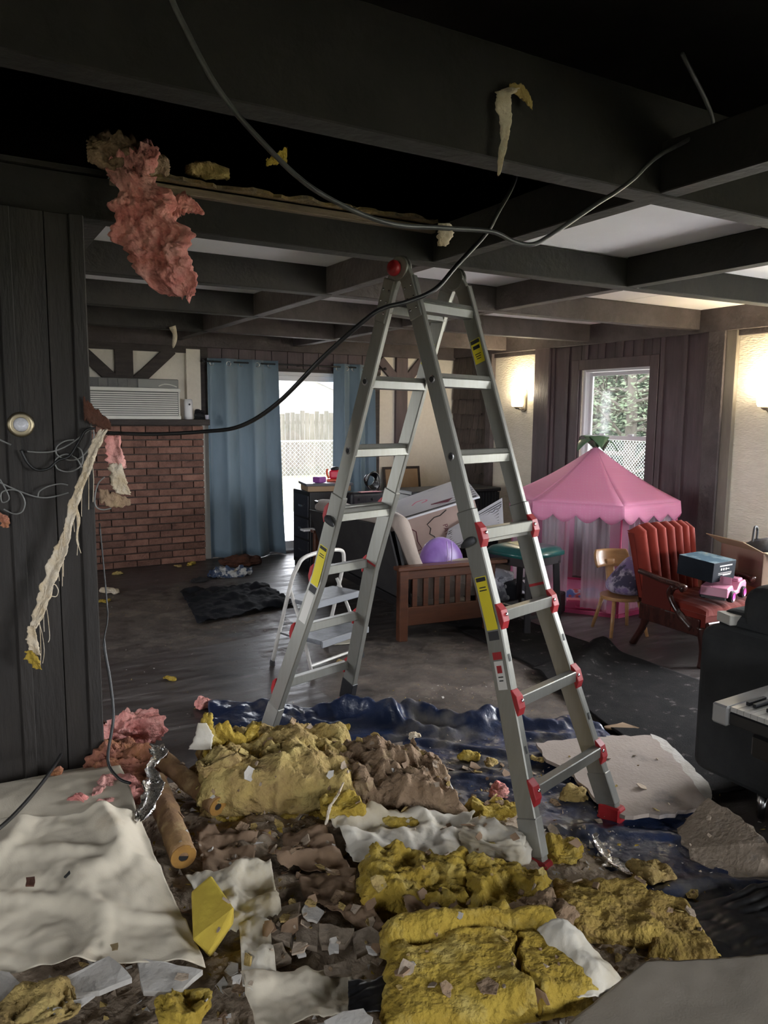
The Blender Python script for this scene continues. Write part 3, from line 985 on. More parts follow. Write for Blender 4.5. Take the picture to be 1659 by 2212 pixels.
def sconce(y, z, label):
    t = thing('wall_sconce', label, 'wall lamp', (RX, y, z), 0, 'wall sconces')
    MB().prism([(.045 * math.cos(a), (.09 if math.sin(a) > 0 else -.09) + .035 * math.sin(a)) for a in [2 * PI * (i + .5) / 24 for i in range(24)]], 0, .022, Matrix.Rotation(-PI / 2, 4, 'Y') @ Matrix.Rotation(-PI / 2, 4, 'Z')).build('back_plate', m_bronze, t, bevel=.004)
    MB().tube(smoothpath([(-.02, 0, -.09), (-.06, 0, -.10), (-.10, 0, -.085)], 5), .008, 8).build('arm', m_bronze, t, smooth=True)
    MB().lathe([(.012, -.02), (.034, -.005), (.036, .006)], 16, Matrix.Translation((-.10, 0, -.075))).build('shade_cup', m_bronze, t, smooth=True)
    sh = MB()
    pr = [(.056, -.068), (.066, -.05), (.069, 0), (.068, .05), (.065, .072)]
    sh.lathe(pr, 24, Matrix.Translation((-.10, 0, 0)), cap=False)
    sh.lathe([(.0, -.068), (.056, -.068)], 24, Matrix.Translation((-.10, 0, 0)), cap=False)
    so = sh.build('glass_shade', m_shade, t, smooth=True)
    MB().lathe([(.0, -.045), (.016, -.035), (.024, -.005), (.016, .022), (0, .03)], 14, Matrix.Translation((-.10, 0, 0))).build('bulb', M('lit_bulb', (1, .9, .7), emit=(1.0, .80, .45), estr=8) if 'lit_bulb' not in MATS else MATS['lit_bulb'], t, smooth=True)
    l = bpy.data.lights.new('sconce_light', 'POINT')
    l.energy = .85
    l.color = (1.0, .86, .62)
    l.shadow_soft_size = .03
    lo = bpy.data.objects.new('sconce_light', l)
    COL.objects.link(lo)
    lo.parent = t
    lo.location = (-.09, 0, .10)
    return t


sconce(6.58, 1.73, 'lit wall sconce on the cream strip left of the window')
sconce(3.64, 1.72, 'lit wall sconce at the right edge beyond the second post')

pl = thing('push_light', 'round brass-rimmed motion light on the dark partition boards', 'light', (.25, 3.113, 1.518))
MX = Matrix.Rotation(PI / 2, 4, 'X')
MB().lathe([(.045, 0), (.047, .008), (.046, .018), (.038, .024), (.026, .020)], 32, MX).build('rim', M('aged_brass', (.32, .27, .18), (.24, .2, .13), ns=9, rough=.35, metal=.9), pl, smooth=True)
MB().lathe([(.027, .018), (.024, .026), (.014, .031), (.0, .033)], 24, MX).build('lens', M('frosted_lens', (.62, .62, .66), (.5, .5, .54), ns=60, rough=.25), pl, smooth=True)
# ------------------------------------------------------------------ futon and what lies on it
m_wood = M('reddish_brown_wood', (0.105, 0.036, 0.017), (0.072, 0.025, 0.012), ns=5, stretch=(1, 6, 6), rough=0.4, coat=.2, bump=.05)
m_matt = M('taupe_mattress_cloth', (0.30, 0.245, 0.21), (0.26, 0.21, 0.18), ns=5, rough=0.9, bump=.1, bs=120, sheen=.3)
m_blkmetal = M('black_metal', (0.012, 0.011, 0.012), rough=0.45, metal=.2)
m_blkcloth = M('black_cloth', (0.014, 0.012, 0.013), (0.022, 0.02, 0.02), ns=6, rough=0.9)
m_tan = M('tan_cardboard', (0.34, 0.23, 0.14), (0.30, 0.20, 0.12), ns=5, rough=0.85)

futon = thing('futon_sofa', 'futon sofa with reddish wooden slatted arm and taupe mattress behind the ladder', 'sofa', (2.69, 4.38, 0), math.radians(-6))
FL = 1.80
for y in (0.0, FL):
    arm = MB().bb((-.05, y - .045, .500), (.83, y + .045, .528)).build('arm_rest', m_wood, futon, bevel=.006)
    for x in (.0, .70):
        MB().bb((x - .03, y - .03, 0), (x + .035, y + .03, .50)).build('leg', m_wood, futon, bevel=.004)
    MB().bb((.035, y - .014, .435), (.67, y + .014, .495)).build('upper_rail', m_wood, futon, bevel=.003)
    MB().bb((.035, y - .014, .105), (.67, y + .014, .235)).build('lower_rail', m_wood, futon, bevel=.003)
    for k in range(7):
        x = .095 + k * .086
        MB().bb((x - .019, y - .009, .235), (x + .019, y + .009, .435)).build('slat', m_wood, futon, bevel=.002)
for z, x in ((.24, .02), (.20, .70)):
    MB().bb((x, .03, z - .03), (x + .04, FL - .03, z + .03)).build('side_rail', m_blkmetal, futon, bevel=.004)
# back frame in black, then the folded mattress
bk = MB()
for k in range(9):
    y = .10 + k * (FL - .2) / 8
    bk.beam((.10, y, .24), (-.035, y, .80), .09, .02, up=V((1, 0, 0)))
bk.build('back_slat_frame', m_blkmetal, futon)
MB().add([(.075, .05, .20), (.075, FL - .05, .20), (-.085, FL - .05, .72), (-.085, .05, .80)], [(0, 1, 2, 3)]).build('back_cover', m_blkcloth, futon, solid=.012)


def matt(u, v):
    # profile: top of the back, down the back, into the seat
    pr = smoothpath([(-.055, .80), (-.04, .87), (.01, .89), (.06, .84), (.14, .62), (.22, .47), (.32, .435), (.55, .43), (.74, .42), (.80, .37), (.79, .28), (.70, .25)], 5)
    i = min(int(u * (len(pr) - 1)), len(pr) - 2)
    f = u * (len(pr) - 1) - i
    p = pr[i].lerp(pr[i + 1], f)
    y = .035 + v * (FL - .09)
    e = (abs(v - .5) * 2) ** 8 * .03
    dz = .018 * noise.noise(V((u * 4, v * 5, 2))) - (.05 * v if u < .3 else 0)
    return V((p[0] + e * (.5 if u < .4 else 0), y, p[1] - e + dz))


for_pts = MB()


def mat_solid(name):
    mb = MB()
    nu, nv = 55, 30
    # closed cross-section: outer skin then inner skin
    outer = smoothpath([(-.055, .80), (-.04, .87), (.01, .89), (.06, .84), (.14, .62), (.22, .47), (.32, .435), (.55, .43), (.74, .42), (.80, .37), (.79, .28), (.70, .255)], 4)
    inner = smoothpath([(.70, .255), (.40, .26), (.20, .27), (.14, .30), (.10, .45), (.02, .66), (-.045, .78)], 4)
    prof = outer + inner[1:-1]
    n = len(prof)
    vs, fs = [], []
    for j in range(nv + 1):
        v = j / nv
        y = .035 + v * (FL - .10)
        e = (abs(v - .5) * 2) ** 10
        for i, p in enumerate(prof):
            c = V((.2, .45))
            q = V((p[0], p[1]))
            q = q.lerp(c, .05 * e)
            w = .012 * noise.noise(V((i * .15, v * 6, 2)))
            sag = -.07 * v * max(0, (q.y - .5)) / .4
            vs.append((q.x + w, y, q.y + w + sag))
    for j in range(nv):
        for i in range(n):
            k = (i + 1) % n
            fs.append((j * n + i, j * n + k, (j + 1) * n + k, (j + 1) * n + i))
    fs.append(tuple(range(n - 1, -1, -1)))
    fs.append(tuple(nv * n + i for i in range(n)))
    return mb.add(vs, fs)


mat_solid('mattress').build('mattress', m_matt, futon, smooth=True)

# printed white cardboard playhouse, tipped over on the seat
m_wcard = M('white_printed_card', (0.66, 0.66, 0.70), (0.60, 0.60, 0.66), ns=4, rough=.6)
m_pcard = M('pinkish_kraft_card', (0.40, 0.29, 0.26), (0.36, 0.26, 0.23), ns=4, rough=.8)
m_maroon = M('maroon_print', (0.10, 0.012, 0.03), rough=.6)
m_pinkprint = M('pink_print', (0.72, 0.22, 0.34), rough=.6)
m_greenprint = M('green_print', (0.28, 0.36, 0.16), rough=.6)
house = thing('cardboard_playhouse', 'white printed cardboard playhouse tipped over on the futon seat', 'playhouse', (3.40, 5.02, .50), 0)
house.rotation_euler = (math.radians(2), math.radians(-17), math.radians(-26))
MB().bb((-.36, -.02, .0), (.40, .42, .30)).build('house_body', m_pcard, house, bevel=.004)
roof = MB()
roof.add([(-.40, -.06, .30), (.44, -.06, .30), (.44, .46, .40), (-.40, .46, .36), (-.40, -.06, .315), (.44, -.06, .315), (.44, .46, .415), (-.40, .46, .375)], [(0, 3, 2, 1), (4, 5, 6, 7), (0, 1, 5, 4), (1, 2, 6, 5), (2, 3, 7, 6), (3, 0, 4, 7)])
ro = roof.build('roof_panel', m_wcard, house)


def on_roof(x, y):
    t = (x + .40) / .84
    s = (y + .06) / .52
    return .3165 + s * (.06 + .04 * t)


for k in range(9):      # printed shingle lines on the right half
    y = .02 + k * .048
    MB().tube([(.10, y, on_roof(.10, y)), (.43, y, on_roof(.43, y))], .0022, 4).build('print_line', m_black, ro)
for pts, mt, r_ in (([(-.28, .05), (-.25, .09), (-.21, .07), (-.18, .11), (-.13, .08), (-.10, .12), (-.05, .09)], m_black, .003), ([(-.30, .16), (-.26, .20), (-.20, .17), (-.15, .21)], m_greenprint, .004), ([(-.08, .17), (-.04, .22), (.02, .22), (.05, .18), (.0, .16)], m_pinkprint, .010), ([(-.38, -.03), (.0, -.03), (.42, -.03)], m_black, .004), ([(-.38, -.045), (.0, -.045), (.42, -.045)], m_black, .0025)):
    MB().tube(smoothpath([(x, y, on_roof(x, y)) for x, y in pts], 4), r_, 5).build('print_line', mt, ro)
MB().prism([(.06, .06), (.20, .02), (.30, .14), (.22, .20), (.10, .19)], .312, .342).build('chimney_hole', m_maroon, ro)
hd = bpy.data.objects['house_body']
for pts, mt, r_ in (([(-.26, .26), (-.16, .27), (-.15, .21), (-.12, .18), (-.13, .10), (-.11, .03), (-.22, .015), (-.26, .26)], m_maroon, .004), ([(.02, .03), (.01, .10), (-.02, .13), (.0, .17), (-.02, .21), (.05, .25), (.10, .25), (.16, .28)], m_black, .004)):
    MB().tube([(x, -.022, z) for x, z in pts], r_, 5).build('print_line', mt, hd)


def text(body, size, mat, parent, loc, rot, name='lettering', ext=.0006):
    cu = bpy.data.curves.new(name, 'FONT')
    cu.body = body
    cu.size = size
    cu.extrude = ext
    cu.align_x = 'CENTER'
    tmp = bpy.data.objects.new(name, cu)
    COL.objects.link(tmp)
    dg = bpy.context.evaluated_depsgraph_get()
    me = bpy.data.meshes.new_from_object(tmp.evaluated_get(dg))
    bpy.data.objects.remove(tmp)
    me.materials.clear()
    return link(name, me, mat, parent, loc, rot)


text('PATTI', .055, m_maroon, hd, (.10, -.0225, .10), (PI / 2, PI / 2, 0))
fl_ = MB()
fl_.add([(.0, -.12, -.06), (.52, -.30, .08), (.60, -.12, .26), (.13, -.06, .13), (.0, -.128, -.056), (.52, -.308, .084), (.60, -.128, .264), (.13, -.068, .134)], [(0, 1, 2, 3), (7, 6, 5, 4), (0, 4, 5, 1), (1, 5, 6, 2), (2, 6, 7, 3), (3, 7, 4, 0)])
flo = fl_.build('wall_flap', m_wcard, house)
rf = random.Random(5)
A_, B_, C_, D_ = V((.0, -.133, -.056)), V((.52, -.313, .084)), V((.60, -.133, .264)), V((.13, -.073, .134))


def flp(u, v):
    return A_.lerp(B_, u).lerp(D_.lerp(C_, u), v)


for v0 in (.12, .22, .32, .42, .52, .62):
    MB().tube([flp(u / 14, v0 + .02 * math.sin(u * 2.1 + v0 * 9)) for u in range(1, 14)], .0022, 4).build('print_line', m_black, flo)
for k in range(9):
    u0 = .08 + k * .10
    MB().tube(smoothpath([flp(u0, .74), flp(u0 + .05, .69), flp(u0 + .09, .75)], 4), .003, 4).build('print_line', m_black, flo)
for v0 in (.80, .88):
    MB().tube([flp(.02, v0), flp(.5, v0), flp(.98, v0)], .003, 4).build('print_line', m_black, flo)

# purple round cushion
m_purple = M('purple_satin', (0.20, 0.095, 0.36), (0.26, 0.15, 0.46), ns=3, stretch=(3, 3, .6), rough=0.35, sheen=.3)
cu_ = thing('round_cushion', 'purple satin round cushion standing behind the futon arm', 'cushion', (3.14, 4.56, .385))
MB().lathe([(.0, -.075)] + [(.19 * math.cos(a), .075 * math.sin(a)) for a in [-PI / 2 + PI * i / 12 for i in range(1, 12)]] + [(0, .075)], 28, Matrix.Translation((0, .0, .10)) @ Matrix.Rotation(PI / 2 - .25, 4, 'X')).build('pad', m_purple, cu_, smooth=True)
for a in (-.2, .15):
    MB().tube([(.01 + a * .1 + .012 * a, -.0795 - .02 * math.cos(t * 3) * 0 - .012 * (1 - (2 * t - 1) ** 2), .10 + .17 * t) for t in [i / 8 for i in range(9)]], .004, 5).build('ribbon', M('lilac_ribbon', (.48, .36, .66), rough=.4) if 'lilac_ribbon' not in MATS else MATS['lilac_ribbon'], cu_, smooth=True)


def pillow(name, label, cat, mat, loc, size, rot, seed=0, puff=.5):
    w, d, h = size
    mb = MB()
    n = 14
    vs = []
    for s_ in (1, -1):
        for i in range(n + 1):
            for j in range(n + 1):
                u, v = i / n * 2 - 1, j / n * 2 - 1
                e = (1 - u ** 4) * (1 - v ** 4)
                pin = 1 - .08 * (u * u * v * v)
                vs.append((u * w / 2 * pin * (1 - .05 * (1 - abs(v))), v * d / 2 * pin, s_ * h / 2 * (max(e, 0) ** puff) + .01 * noise.noise(V((u * 2, v * 2, seed)))))
    q = (n + 1) ** 2
    fs = []
    for i in range(n):
        for j in range(n):
            a = i * (n + 1) + j
            f = (a, a + n + 1, a + n + 2, a + 1)
            fs.append(f)
            fs.append(tuple(q + k for k in reversed(f)))
    mb.add(vs, fs)
    o = mb.build(name, mat, None, loc, rot, smooth=True)
    return tag(o, label, cat)


m_greyprint = M('grey_printed_cloth', (0.16, 0.17, 0.20), (0.36, 0.37, 0.41), ns=7, lo=.48, hi=.54, rough=.85, c3=(.05, .055, .075), ns3=9, lo3=.56, hi3=.62)
pillow('bed_pillow', 'grey and white printed pillow slumped between futon and bar stool', 'pillow', m_greyprint, (3.72, 4.72, .19), (.42, .36, .16), (math.radians(62), math.radians(8), math.radians(-25)), 3)
m_dots = M('black_dotted_cloth', (0.015, 0.016, 0.022), rough=.8)
add_pattern(m_dots, 'dots', 11, (.45, .45, .48), 1, .30)
pillow('dotted_bag', 'black cloth bag with white dots on the floor under the bar stool', 'bag', m_dots, (3.95, 4.62, .14), (.34, .26, .20), (math.radians(70), 0, math.radians(15)), 7)
pillow('seat_pillow', 'cream pillow on the futon seat seen through the arm slats', 'pillow', M('cream_cloth', (.44, .38, .31), (.38, .33, .27), ns=5, rough=.9), (3.22, 4.50, .435), (.40, .16, .10), (math.radians(80), 0, math.radians(-8)), 9)

# ------------------------------------------------------------------ black furniture beyond the futon
m_leather = M('black_leather', (0.016, 0.016, 0.022), (0.022, 0.022, 0.03), ns=12, rough=0.42, bump=.15, bs=70)
dr = thing('black_cabinet', 'tall black cabinet beyond the futon beside the glass door', 'cabinet', (3.27, 6.98, 0))
MB().bb((-.18, -.20, .05), (.24, .22, .80)).build('carcass', m_blkmetal, dr, bevel=.006)
MB().bb((-.17, -.19, 0), (.23, .21, .05)).build('plinth', m_blkmetal, dr)
for z0, z1 in ((.10, .30), (.32, .52), (.54, .76)):
    f = MB().bb((-.19, -.17, z0), (-.178, .19, z1)).build('drawer_front', m_leather, dr, bevel=.004)
    MB().bb((-.20, -.03, (z0 + z1) / 2 - .01), (-.19, .05, (z0 + z1) / 2 + .01)).build('pull', m_steel, f)
MB().bb((-.285, -.28, .425), (-.15, -.19, .445)).build('pull_out_shelf', m_white, dr, bevel=.003)
lc_ = thing('leather_chair', 'black leather chair with buttoned back behind the futon mattress', 'chair', (3.70, 6.72, 0))
MB().bb((-.24, -.10, .30), (.24, .04, .79)).build('backrest', m_leather, lc_, bevel=.035, seg=3)
MB().bb((-.24, .04, .28), (.24, .46, .44)).build('seat', m_leather, lc_, bevel=.03, seg=3)
for s in (-1, 1):
    MB().bb((s * .26 - .03, -.08, .26), (s * .26 + .03, .44, .56)).build('arm', m_leather, lc_, bevel=.02, seg=2)
    for y in (-.04, .40):
        MB().bb((s * .22 - .02, y - .02, 0), (s * .22 + .02, y + .02, .28)).build('leg', m_blkmetal, lc_)
for x in (-.15, .0, .17):
    MB().lathe([(0, 0), (.014, 0), (.012, .006), (.0, .010)], 12, Matrix.Translation((x, -.10, .72)) @ Matrix.Rotation(PI / 2, 4, 'X')).build('button', m_leather, lc_, smooth=True)
gb = thing('board_game_box', 'wooden-sided box with printed grey lid on the black cabinet', 'box', (3.31, 6.93, .80), math.radians(-12))
MB().bb((-.20, -.16, 0), (.24, .18, .055)).build('tray', m_tan, gb, bevel=.003)
lid_m = M('grey_printed_lid', (.40, .40, .46), rough=.4)
lid = MB().bb((-.22, -.18, .055), (.26, .20, .080)).build('lid', M('dark_grey_board', (.06, .058, .07), rough=.5), gb, bevel=.003)
MB().bb((-.20, -.16, .080), (.24, .18, .081)).build('print_panel', lid_m, lid)
for a, b in ((-.12, -.05), (.0, -.10), (.10, .02), (-.05, .08), (.15, .12)):
    MB().bb((a, b, .081), (a + .06, b + .03, .082)).build('print', m_black, lid)
tr2 = MB().bb((-.07, -.05, 0), (.03, .05, .06))
o = tr2.build('purple_block', M('bright_purple', (.26, .06, .30), (.2, .05, .25), ns=6, rough=.5), None, (3.245, 6.865, .8835), (0, 0, .4), bevel=.012, seg=2)
tag(o, 'small purple toy block on the game box lid', 'toy')
m_orange = M('orange_red_plastic', (.75, .09, .02), (.6, .05, .03), ns=4, rough=.35)
ry = thing('red_toy', 'red and orange plastic toy figure on the game box', 'toy', (3.43, 6.95, .8835), -.3)
MB().bb((-.075, -.05, 0), (.075, .05, .025)).build('base', m_orange, ry, bevel=.006)
MB().bb((-.045, -.035, .025), (.06, .035, .115)).build('body', M('crimson_plastic', (.55, .015, .05), rough=.35), ry, bevel=.018, seg=2)
MB().tube(smoothpath([(-.05, 0, .03), (-.07, 0, .08), (-.065, 0, .125)], 4), .010, 8).build('arm', m_orange, ry, smooth=True)
MB().bb((.035, -.04, .025), (.075, .04, .12)).build('side_plate', m_orange, ry, bevel=.008)
MB().lathe([(.0, 0), (.045, .0), (.05, .012), (.03, .03), (0, .034)], 16, Matrix.Translation((.015, 0, .115))).build('cap', m_blackp, ry, smooth=True)
coil = thing('cable_coil', 'glossy black coil of cable wrapped in plastic on the leather chair back', 'cable', (3.70, 6.66, .79))
for k in range(8):
    a0 = .5 * k
    MB().tube([(.075 * math.cos(a) * (1 - .03 * k), -.02 + .012 * k - .045 + .01 * math.sin(a * 2 + a0), .112 + .09 * math.sin(a) * (1 - .05 * k)) for a in [2 * PI * i / 20 for i in range(20)]], .009, 6, closed=True).build('loop', M('glossy_black', (.01, .01, .012), rough=.12) if 'glossy_black' not in MATS else MATS['glossy_black'], coil, smooth=True)
MB().bb((-.13, -.05, .0), (.10, .03, .004)).build('pink_sheet', M('pink_paper', (.6, .28, .32), rough=.7), coil)
# frame leaning at the far wall, black slatted bench
pf = thing('picture_frame', 'dark-edged picture frame with tan backing leaning on the far wall', 'picture frame', (4.80, 7.72, 0.0))
pf.rotation_euler = (math.radians(-9), 0, 0)
w2, h2 = .26, .95
MB().bb((-w2, 0, .0), (-w2 + .03, .02, h2)).bb((w2 - .03, 0, 0), (w2, .02, h2)).bb((-w2 + .03, 0, 0), (w2 - .03, .02, .03)).bb((-w2 + .03, 0, h2 - .03), (w2 - .03, .02, h2)).build('frame', m_timber, pf, bevel=.002)
MB().bb((-w2 + .03, .006, .03), (w2 - .03, .014, h2 - .03)).build('backing', m_tan, pf)
bn = thing('slatted_bench', 'black slatted deck box below the framed board at the far wall', 'storage box', (4.72, 6.78, 0))
m_deck = M('black_resin', (.010, .012, .016), rough=.5)
MB().bb((-.55, -.16, .0), (.58, .25, .74)).build('body', m_deck, bn, bevel=.01)
MB().bb((-.57, -.19, .735), (.60, .27, .775)).build('lid', m_deck, bn, bevel=.008)
for k in range(28):
    x = -.53 + k * .0405
    MB().bb((x, -.172, .03), (x + .026, -.16, .725)).build('slat', m_deck, bn, bevel=.002)

# ------------------------------------------------------------------ green bar stool
m_green = M('dark_green_leather', (0.012, 0.085, 0.080), (0.010, 0.065, 0.062), ns=8, rough=0.28, coat=.3)
m_espresso = M('espresso_wood', (0.014, 0.010, 0.012), rough=0.4)
bs_ = thing('bar_stool', 'black wooden stool with dark green padded seat behind the right ladder legs', 'stool', (3.71, 4.30, 0), math.radians(12))
pad = MB()
n = 16
pad.grid(n, n, lambda u, v: V(((u - .5) * .42, (v - .5) * .42, .575 + .042 * (max(0, 1 - (2 * u - 1) ** 6) * max(0, 1 - (2 * v - 1) ** 6)) ** .5)), thick=.0)
pad.bb((-.208, -.208, .545), (.208, .208, .577))
pad.build('seat_pad', m_green, bs_, smooth=True)
MB().bb((-.19, -.19, .48), (.19, .19, .546)).build('apron', m_espresso, bs_, bevel=.004)
for sx in (-1, 1):
    for sy in (-1, 1):
        MB().beam((sx * .165, sy * .165, .50), (sx * .185, sy * .185, 0), .045, .045).build('leg', m_espresso, bs_, bevel=.004)
    MB().beam((sx * .18, -.17, .17), (sx * .18, .17, .17), .025, .03).build('stretcher', m_espresso, bs_)
    MB().beam((-.17, sx * .18, .12), (.17, sx * .18, .12), .025, .03).build('stretcher', m_espresso, bs_)
yp = MB().grid(8, 6, lambda u, v: V((3.63 + .13 * u, 4.25 + .17 * v, .6195 + .003 * noise.noise(V((u * 3, v * 3, 1))))), thick=.002)
centred(yp, 'paper_sheet', M('yellowish_paper', (.60, .55, .33), rough=.8), 'pale yellow paper lying on the green stool seat', 'paper')
bd = MB().bb((-.07, -.05, 0), (.07, .05, .17))
tag(bd.build('black_carton', m_blackp, None, (4.18, 4.44, .0), (math.radians(0), 0, .5), bevel=.01), 'small black carton on the floor between stool and pink tent', 'box')

# ------------------------------------------------------------------ pink play tent
m_pink = M('pink_tent_fabric', (0.90, 0.40, 0.61), (0.87, 0.37, 0.58), ns=4, rough=0.6, spec=.3)
add_pattern(m_pink, 'dots', 48, (.90, .50, .66), 1, .28)
_t = m_pink.node_tree
_tl = _t.nodes.new('ShaderNodeBsdfTranslucent')
_tl.inputs[0].default_value = (.90, .42, .66, 1)
_mx = _t.nodes.new('ShaderNodeMixShader')
_mx.inputs[0].default_value = .4
_t.links.new(_t.nodes['Principled BSDF'].outputs[0], _mx.inputs[1])
_t.links.new(_tl.outputs[0], _mx.inputs[2])
_t.links.new(_mx.outputs[0], _t.nodes['Material Output'].inputs[0])
m_pinkd = M('hot_pink_trim', (0.52, 0.06, 0.17), rough=0.5)
m_sheer = sheer_mat('white_sheer', (.86, .80, .88), .38)
m_sheerp = sheer_mat('pink_sheer', (.82, .38, .58), .55)
tent = thing('play_tent', 'pink hexagonal play tent with scalloped roof and sheer panels under the window', 'play tent', (4.80, 4.72, 0))
TR, TE, TA = .70, .885, 1.315
ang = [math.radians(-116 + 60 * k) for k in range(6)]
VX = [V((TR * math.cos(a), TR * math.sin(a), 0)) for a in ang]
apex = V((.0, -.02, TA))
for k in range(6):
    a, b = VX[k] * 1.02 + Z * TE, VX[(k + 1) % 6] * 1.02 + Z * TE

    def rf_(u, v, a=a, b=b):
        p = a.lerp(b, u).lerp(apex, v)
        return p - Z * (.05 * math.sin(PI * v) * (1 - .3 * math.sin(PI * u))) * .6
    pn = MB().grid(10, 14, rf_).build('roof_panel', m_pink, tent, smooth=True, solid=.002)

    def vl(u, v, a=a, b=b):
        p = a.lerp(b, u)
        out = V((p.x, p.y, 0)).normalized()
        drop = .095 + .055 * abs(math.sin(PI * 4 * u))
        return p + out * (.012 * v + .006 * v * math.sin(8 * PI * u)) - Z * (v * drop)
    MB().grid(48, 4, vl).build('scalloped_valance', m_pink, pn, smooth=True, solid=.002)
    MB().tube([VX[k] * .985 + Z * .01, VX[k] * .985 + Z * TE], .009, 8).build('pole', m_pinkd, tent, smooth=True)
    # corner strip of pink cloth
    e0 = (VX[(k + 1) % 6] - VX[k]).normalized()
    e1 = (VX[(k - 1) % 6] - VX[k]).normalized()
    for e in (e0, e1):
        MB().grid(3, 10, lambda u, v, e=e: VX[k] + e * (.012 + .075 * u) + Z * (.02 + v * (TE - .03))).build('corner_strip', m_sheerp, tent, smooth=True)
    MB().beam(VX[k] + Z * .015, VX[(k + 1) % 6] + Z * .015, .02, .03).build('base_hem', m_pinkd, tent)
    # gathered sheer curtains, two halves to a side

    for u0, u1 in ((.12, .42), (.58, .88)):
        if k in (1,) and u0 > .5:
            pass

        def sh(u, v, u0=u0, u1=u1, a=VX[k], b=VX[(k + 1) % 6]):
            uu = u0 + (u1 - u0) * u
            p = a.lerp(b, uu)
            nrm = V((p.x, p.y, 0)).normalized()
            return p * .99 + nrm * (.018 * math.sin(uu * 70) * (.4 + .6 * v)) + Z * (.05 + v * (TE - .08))
        MB().grid(40, 6, sh).build('sheer_curtain', m_sheer, tent, smooth=True)
fm = MB().prism([(p.x * .99, p.y * .99) for p in VX], .002, .012)
fm.build('base_mat', m_pink, tent)
leaf_m = M('green_satin_leaf', (0.055, 0.12, 0.065), (0.09, 0.17, 0.09), ns=9, rough=.45)
for k in range(5):
    a = k * 2 * PI / 5 + .4

    def lf(u, v, a=a):
        r_ = .01 + .17 * u
        w = .085 * math.sin(PI * min(1, u * .95 + .05)) * (v - .5) * 2
        z = TA - .01 + .085 * math.sin(u * 2.9) - .05 * u * u + .03 * (k % 2) - .3 * abs(v - .5) * .05 + .008 * noise.noise(V((u * 4, v * 4, k)))
        return V((r_ * math.cos(a) - w * math.sin(a), -.02 + r_ * math.sin(a) + w * math.cos(a), z))
    MB().grid(8, 4, lf).build('leaf_crown', leaf_m, tent, smooth=True, solid=.003)
# things inside the tent
m_bl = M('blue_red_blanket', (0.10, 0.20, 0.55), (0.45, 0.50, 0.62), ns=6, lo=.45, hi=.52, rough=.85, c3=(.5, .10, .10), ns3=5, lo3=.54, hi3=.58)
bl = MB().grid(26, 22, lambda u, v: V((4.36 + .70 * u, 4.40 + .52 * v, .016 + .09 * (math.sin(PI * u) * math.sin(PI * v)) * (.6 + .8 * abs(noise.noise(V((u * 5, v * 5, 3))))))), thick=.012)
centred(bl, 'rumpled_blanket', m_bl, 'rumpled blue and red patterned blanket inside the pink tent', 'blanket', smooth=True)
cs = thing('toy_case', 'pink plastic toy case on the tent floor', 'toy case', (4.42, 4.40, .013), math.radians(-35))
MB().bb((-.17, -.05, 0), (.17, .07, .075)).build('shell', m_pinkd, cs, bevel=.02, seg=3)
MB().tube(smoothpath([(-.06, -.055, .03), (-.05, -.085, .03), (.05, -.085, .03), (.06, -.055, .03)], 4), .008, 8).build('handle', m_pinkd, cs, smooth=True)
MB().bb((-.12, -.03, .0745), (.12, .05, .079)).build('lid_panel', M('salmon_plastic', (.75, .22, .26), rough=.25), cs, bevel=.004)

# ------------------------------------------------------------------ child's wooden chair with a bundle
m_honey = M('honey_birch', (0.42, 0.22, 0.095), (0.34, 0.175, 0.075), ns=5, stretch=(1, 1, 5), rough=0.35, coat=.2)
kc = thing('child_chair', 'small honey-coloured wooden child chair between tent and red armchair', 'chair', (4.22, 3.82, 0), math.radians(-20))
# local +y is the back
sp = [(.155 * math.cos(a) * (1 if math.sin(a) < .2 else .95), .15 * math.sin(a)) for a in [2 * PI * i / 28 for i in range(28)]]
MB().prism(sp, .255, .28).build('seat', m_honey, kc, bevel=.006, seg=2)
for sx in (-1, 1):
    for sy in (-1, 1):
        MB().tube([(sx * .095, sy * .09, .257), (sx * .14, sy * .15, 0)], [.016, .012], 10).build('leg', m_honey, kc, smooth=True)
MB().grid(14, 6, lambda u, v: V(((u - .5) * .27 * (1 - .12 * (2 * abs(v - .5)) ** 3), .185 + .045 * v - .05 * (2 * u - 1) ** 2, .455 + .125 * v)), thick=.012).build('backrest', m_honey, kc, smooth=True)
MB().grid(4, 10, lambda u, v: V(((u - .5) * .07, .115 + .05 * math.sin(v * PI) * .4 + .075 * v, .265 + .24 * v)), thick=.011).build('back_support', m_honey, kc, smooth=True)
m_bundle = M('purple_white_cloth', (0.18, 0.12, 0.26), (0.42, 0.36, 0.44), ns=5, lo=.46, hi=.55, rough=.8, c3=(.05, .04, .08), ns3=6, lo3=.56, hi3=.62)
bm_ = MB()
bm_.lathe([(.02, 0), (.135, .01), (.155, .06), (.13, .14), (.08, .21), (.03, .26), (.0, .27)], 26)
bm_.v = [p + V((.05, .02, 0)) * p.z * 2 + p.normalized() * .035 * noise.noise(p * 9) if p.length > .01 else p for p in bm_.v]
bm_.v = [V((p.x, p.y, max(p.z, 0.0))) for p in bm_.v]
tag(bm_.build('cloth_bundle', m_bundle, None, (4.26, 3.80, .282), smooth=True, sub=1), 'bundle of purple and white cloth heaped on the child chair', 'cloth')

# ------------------------------------------------------------------ red channel-back armchair
m_velvet = M('rust_red_velvet', (0.18, 0.020, 0.011), (0.13, 0.014, 0.008), ns=4, rough=0.85, sheen=.12, spec=.2)
m_mahog = M('dark_mahogany', (0.055, 0.018, 0.014), (0.035, 0.012, 0.010), ns=5, stretch=(4, 4, 1), rough=0.25, coat=.4)
arm = thing('channel_back_armchair', 'rust-red velvet channel-back armchair with dark carved wooden arms', 'armchair', (4.35, 3.25, 0), math.radians(-3))
# local: x across, +y back


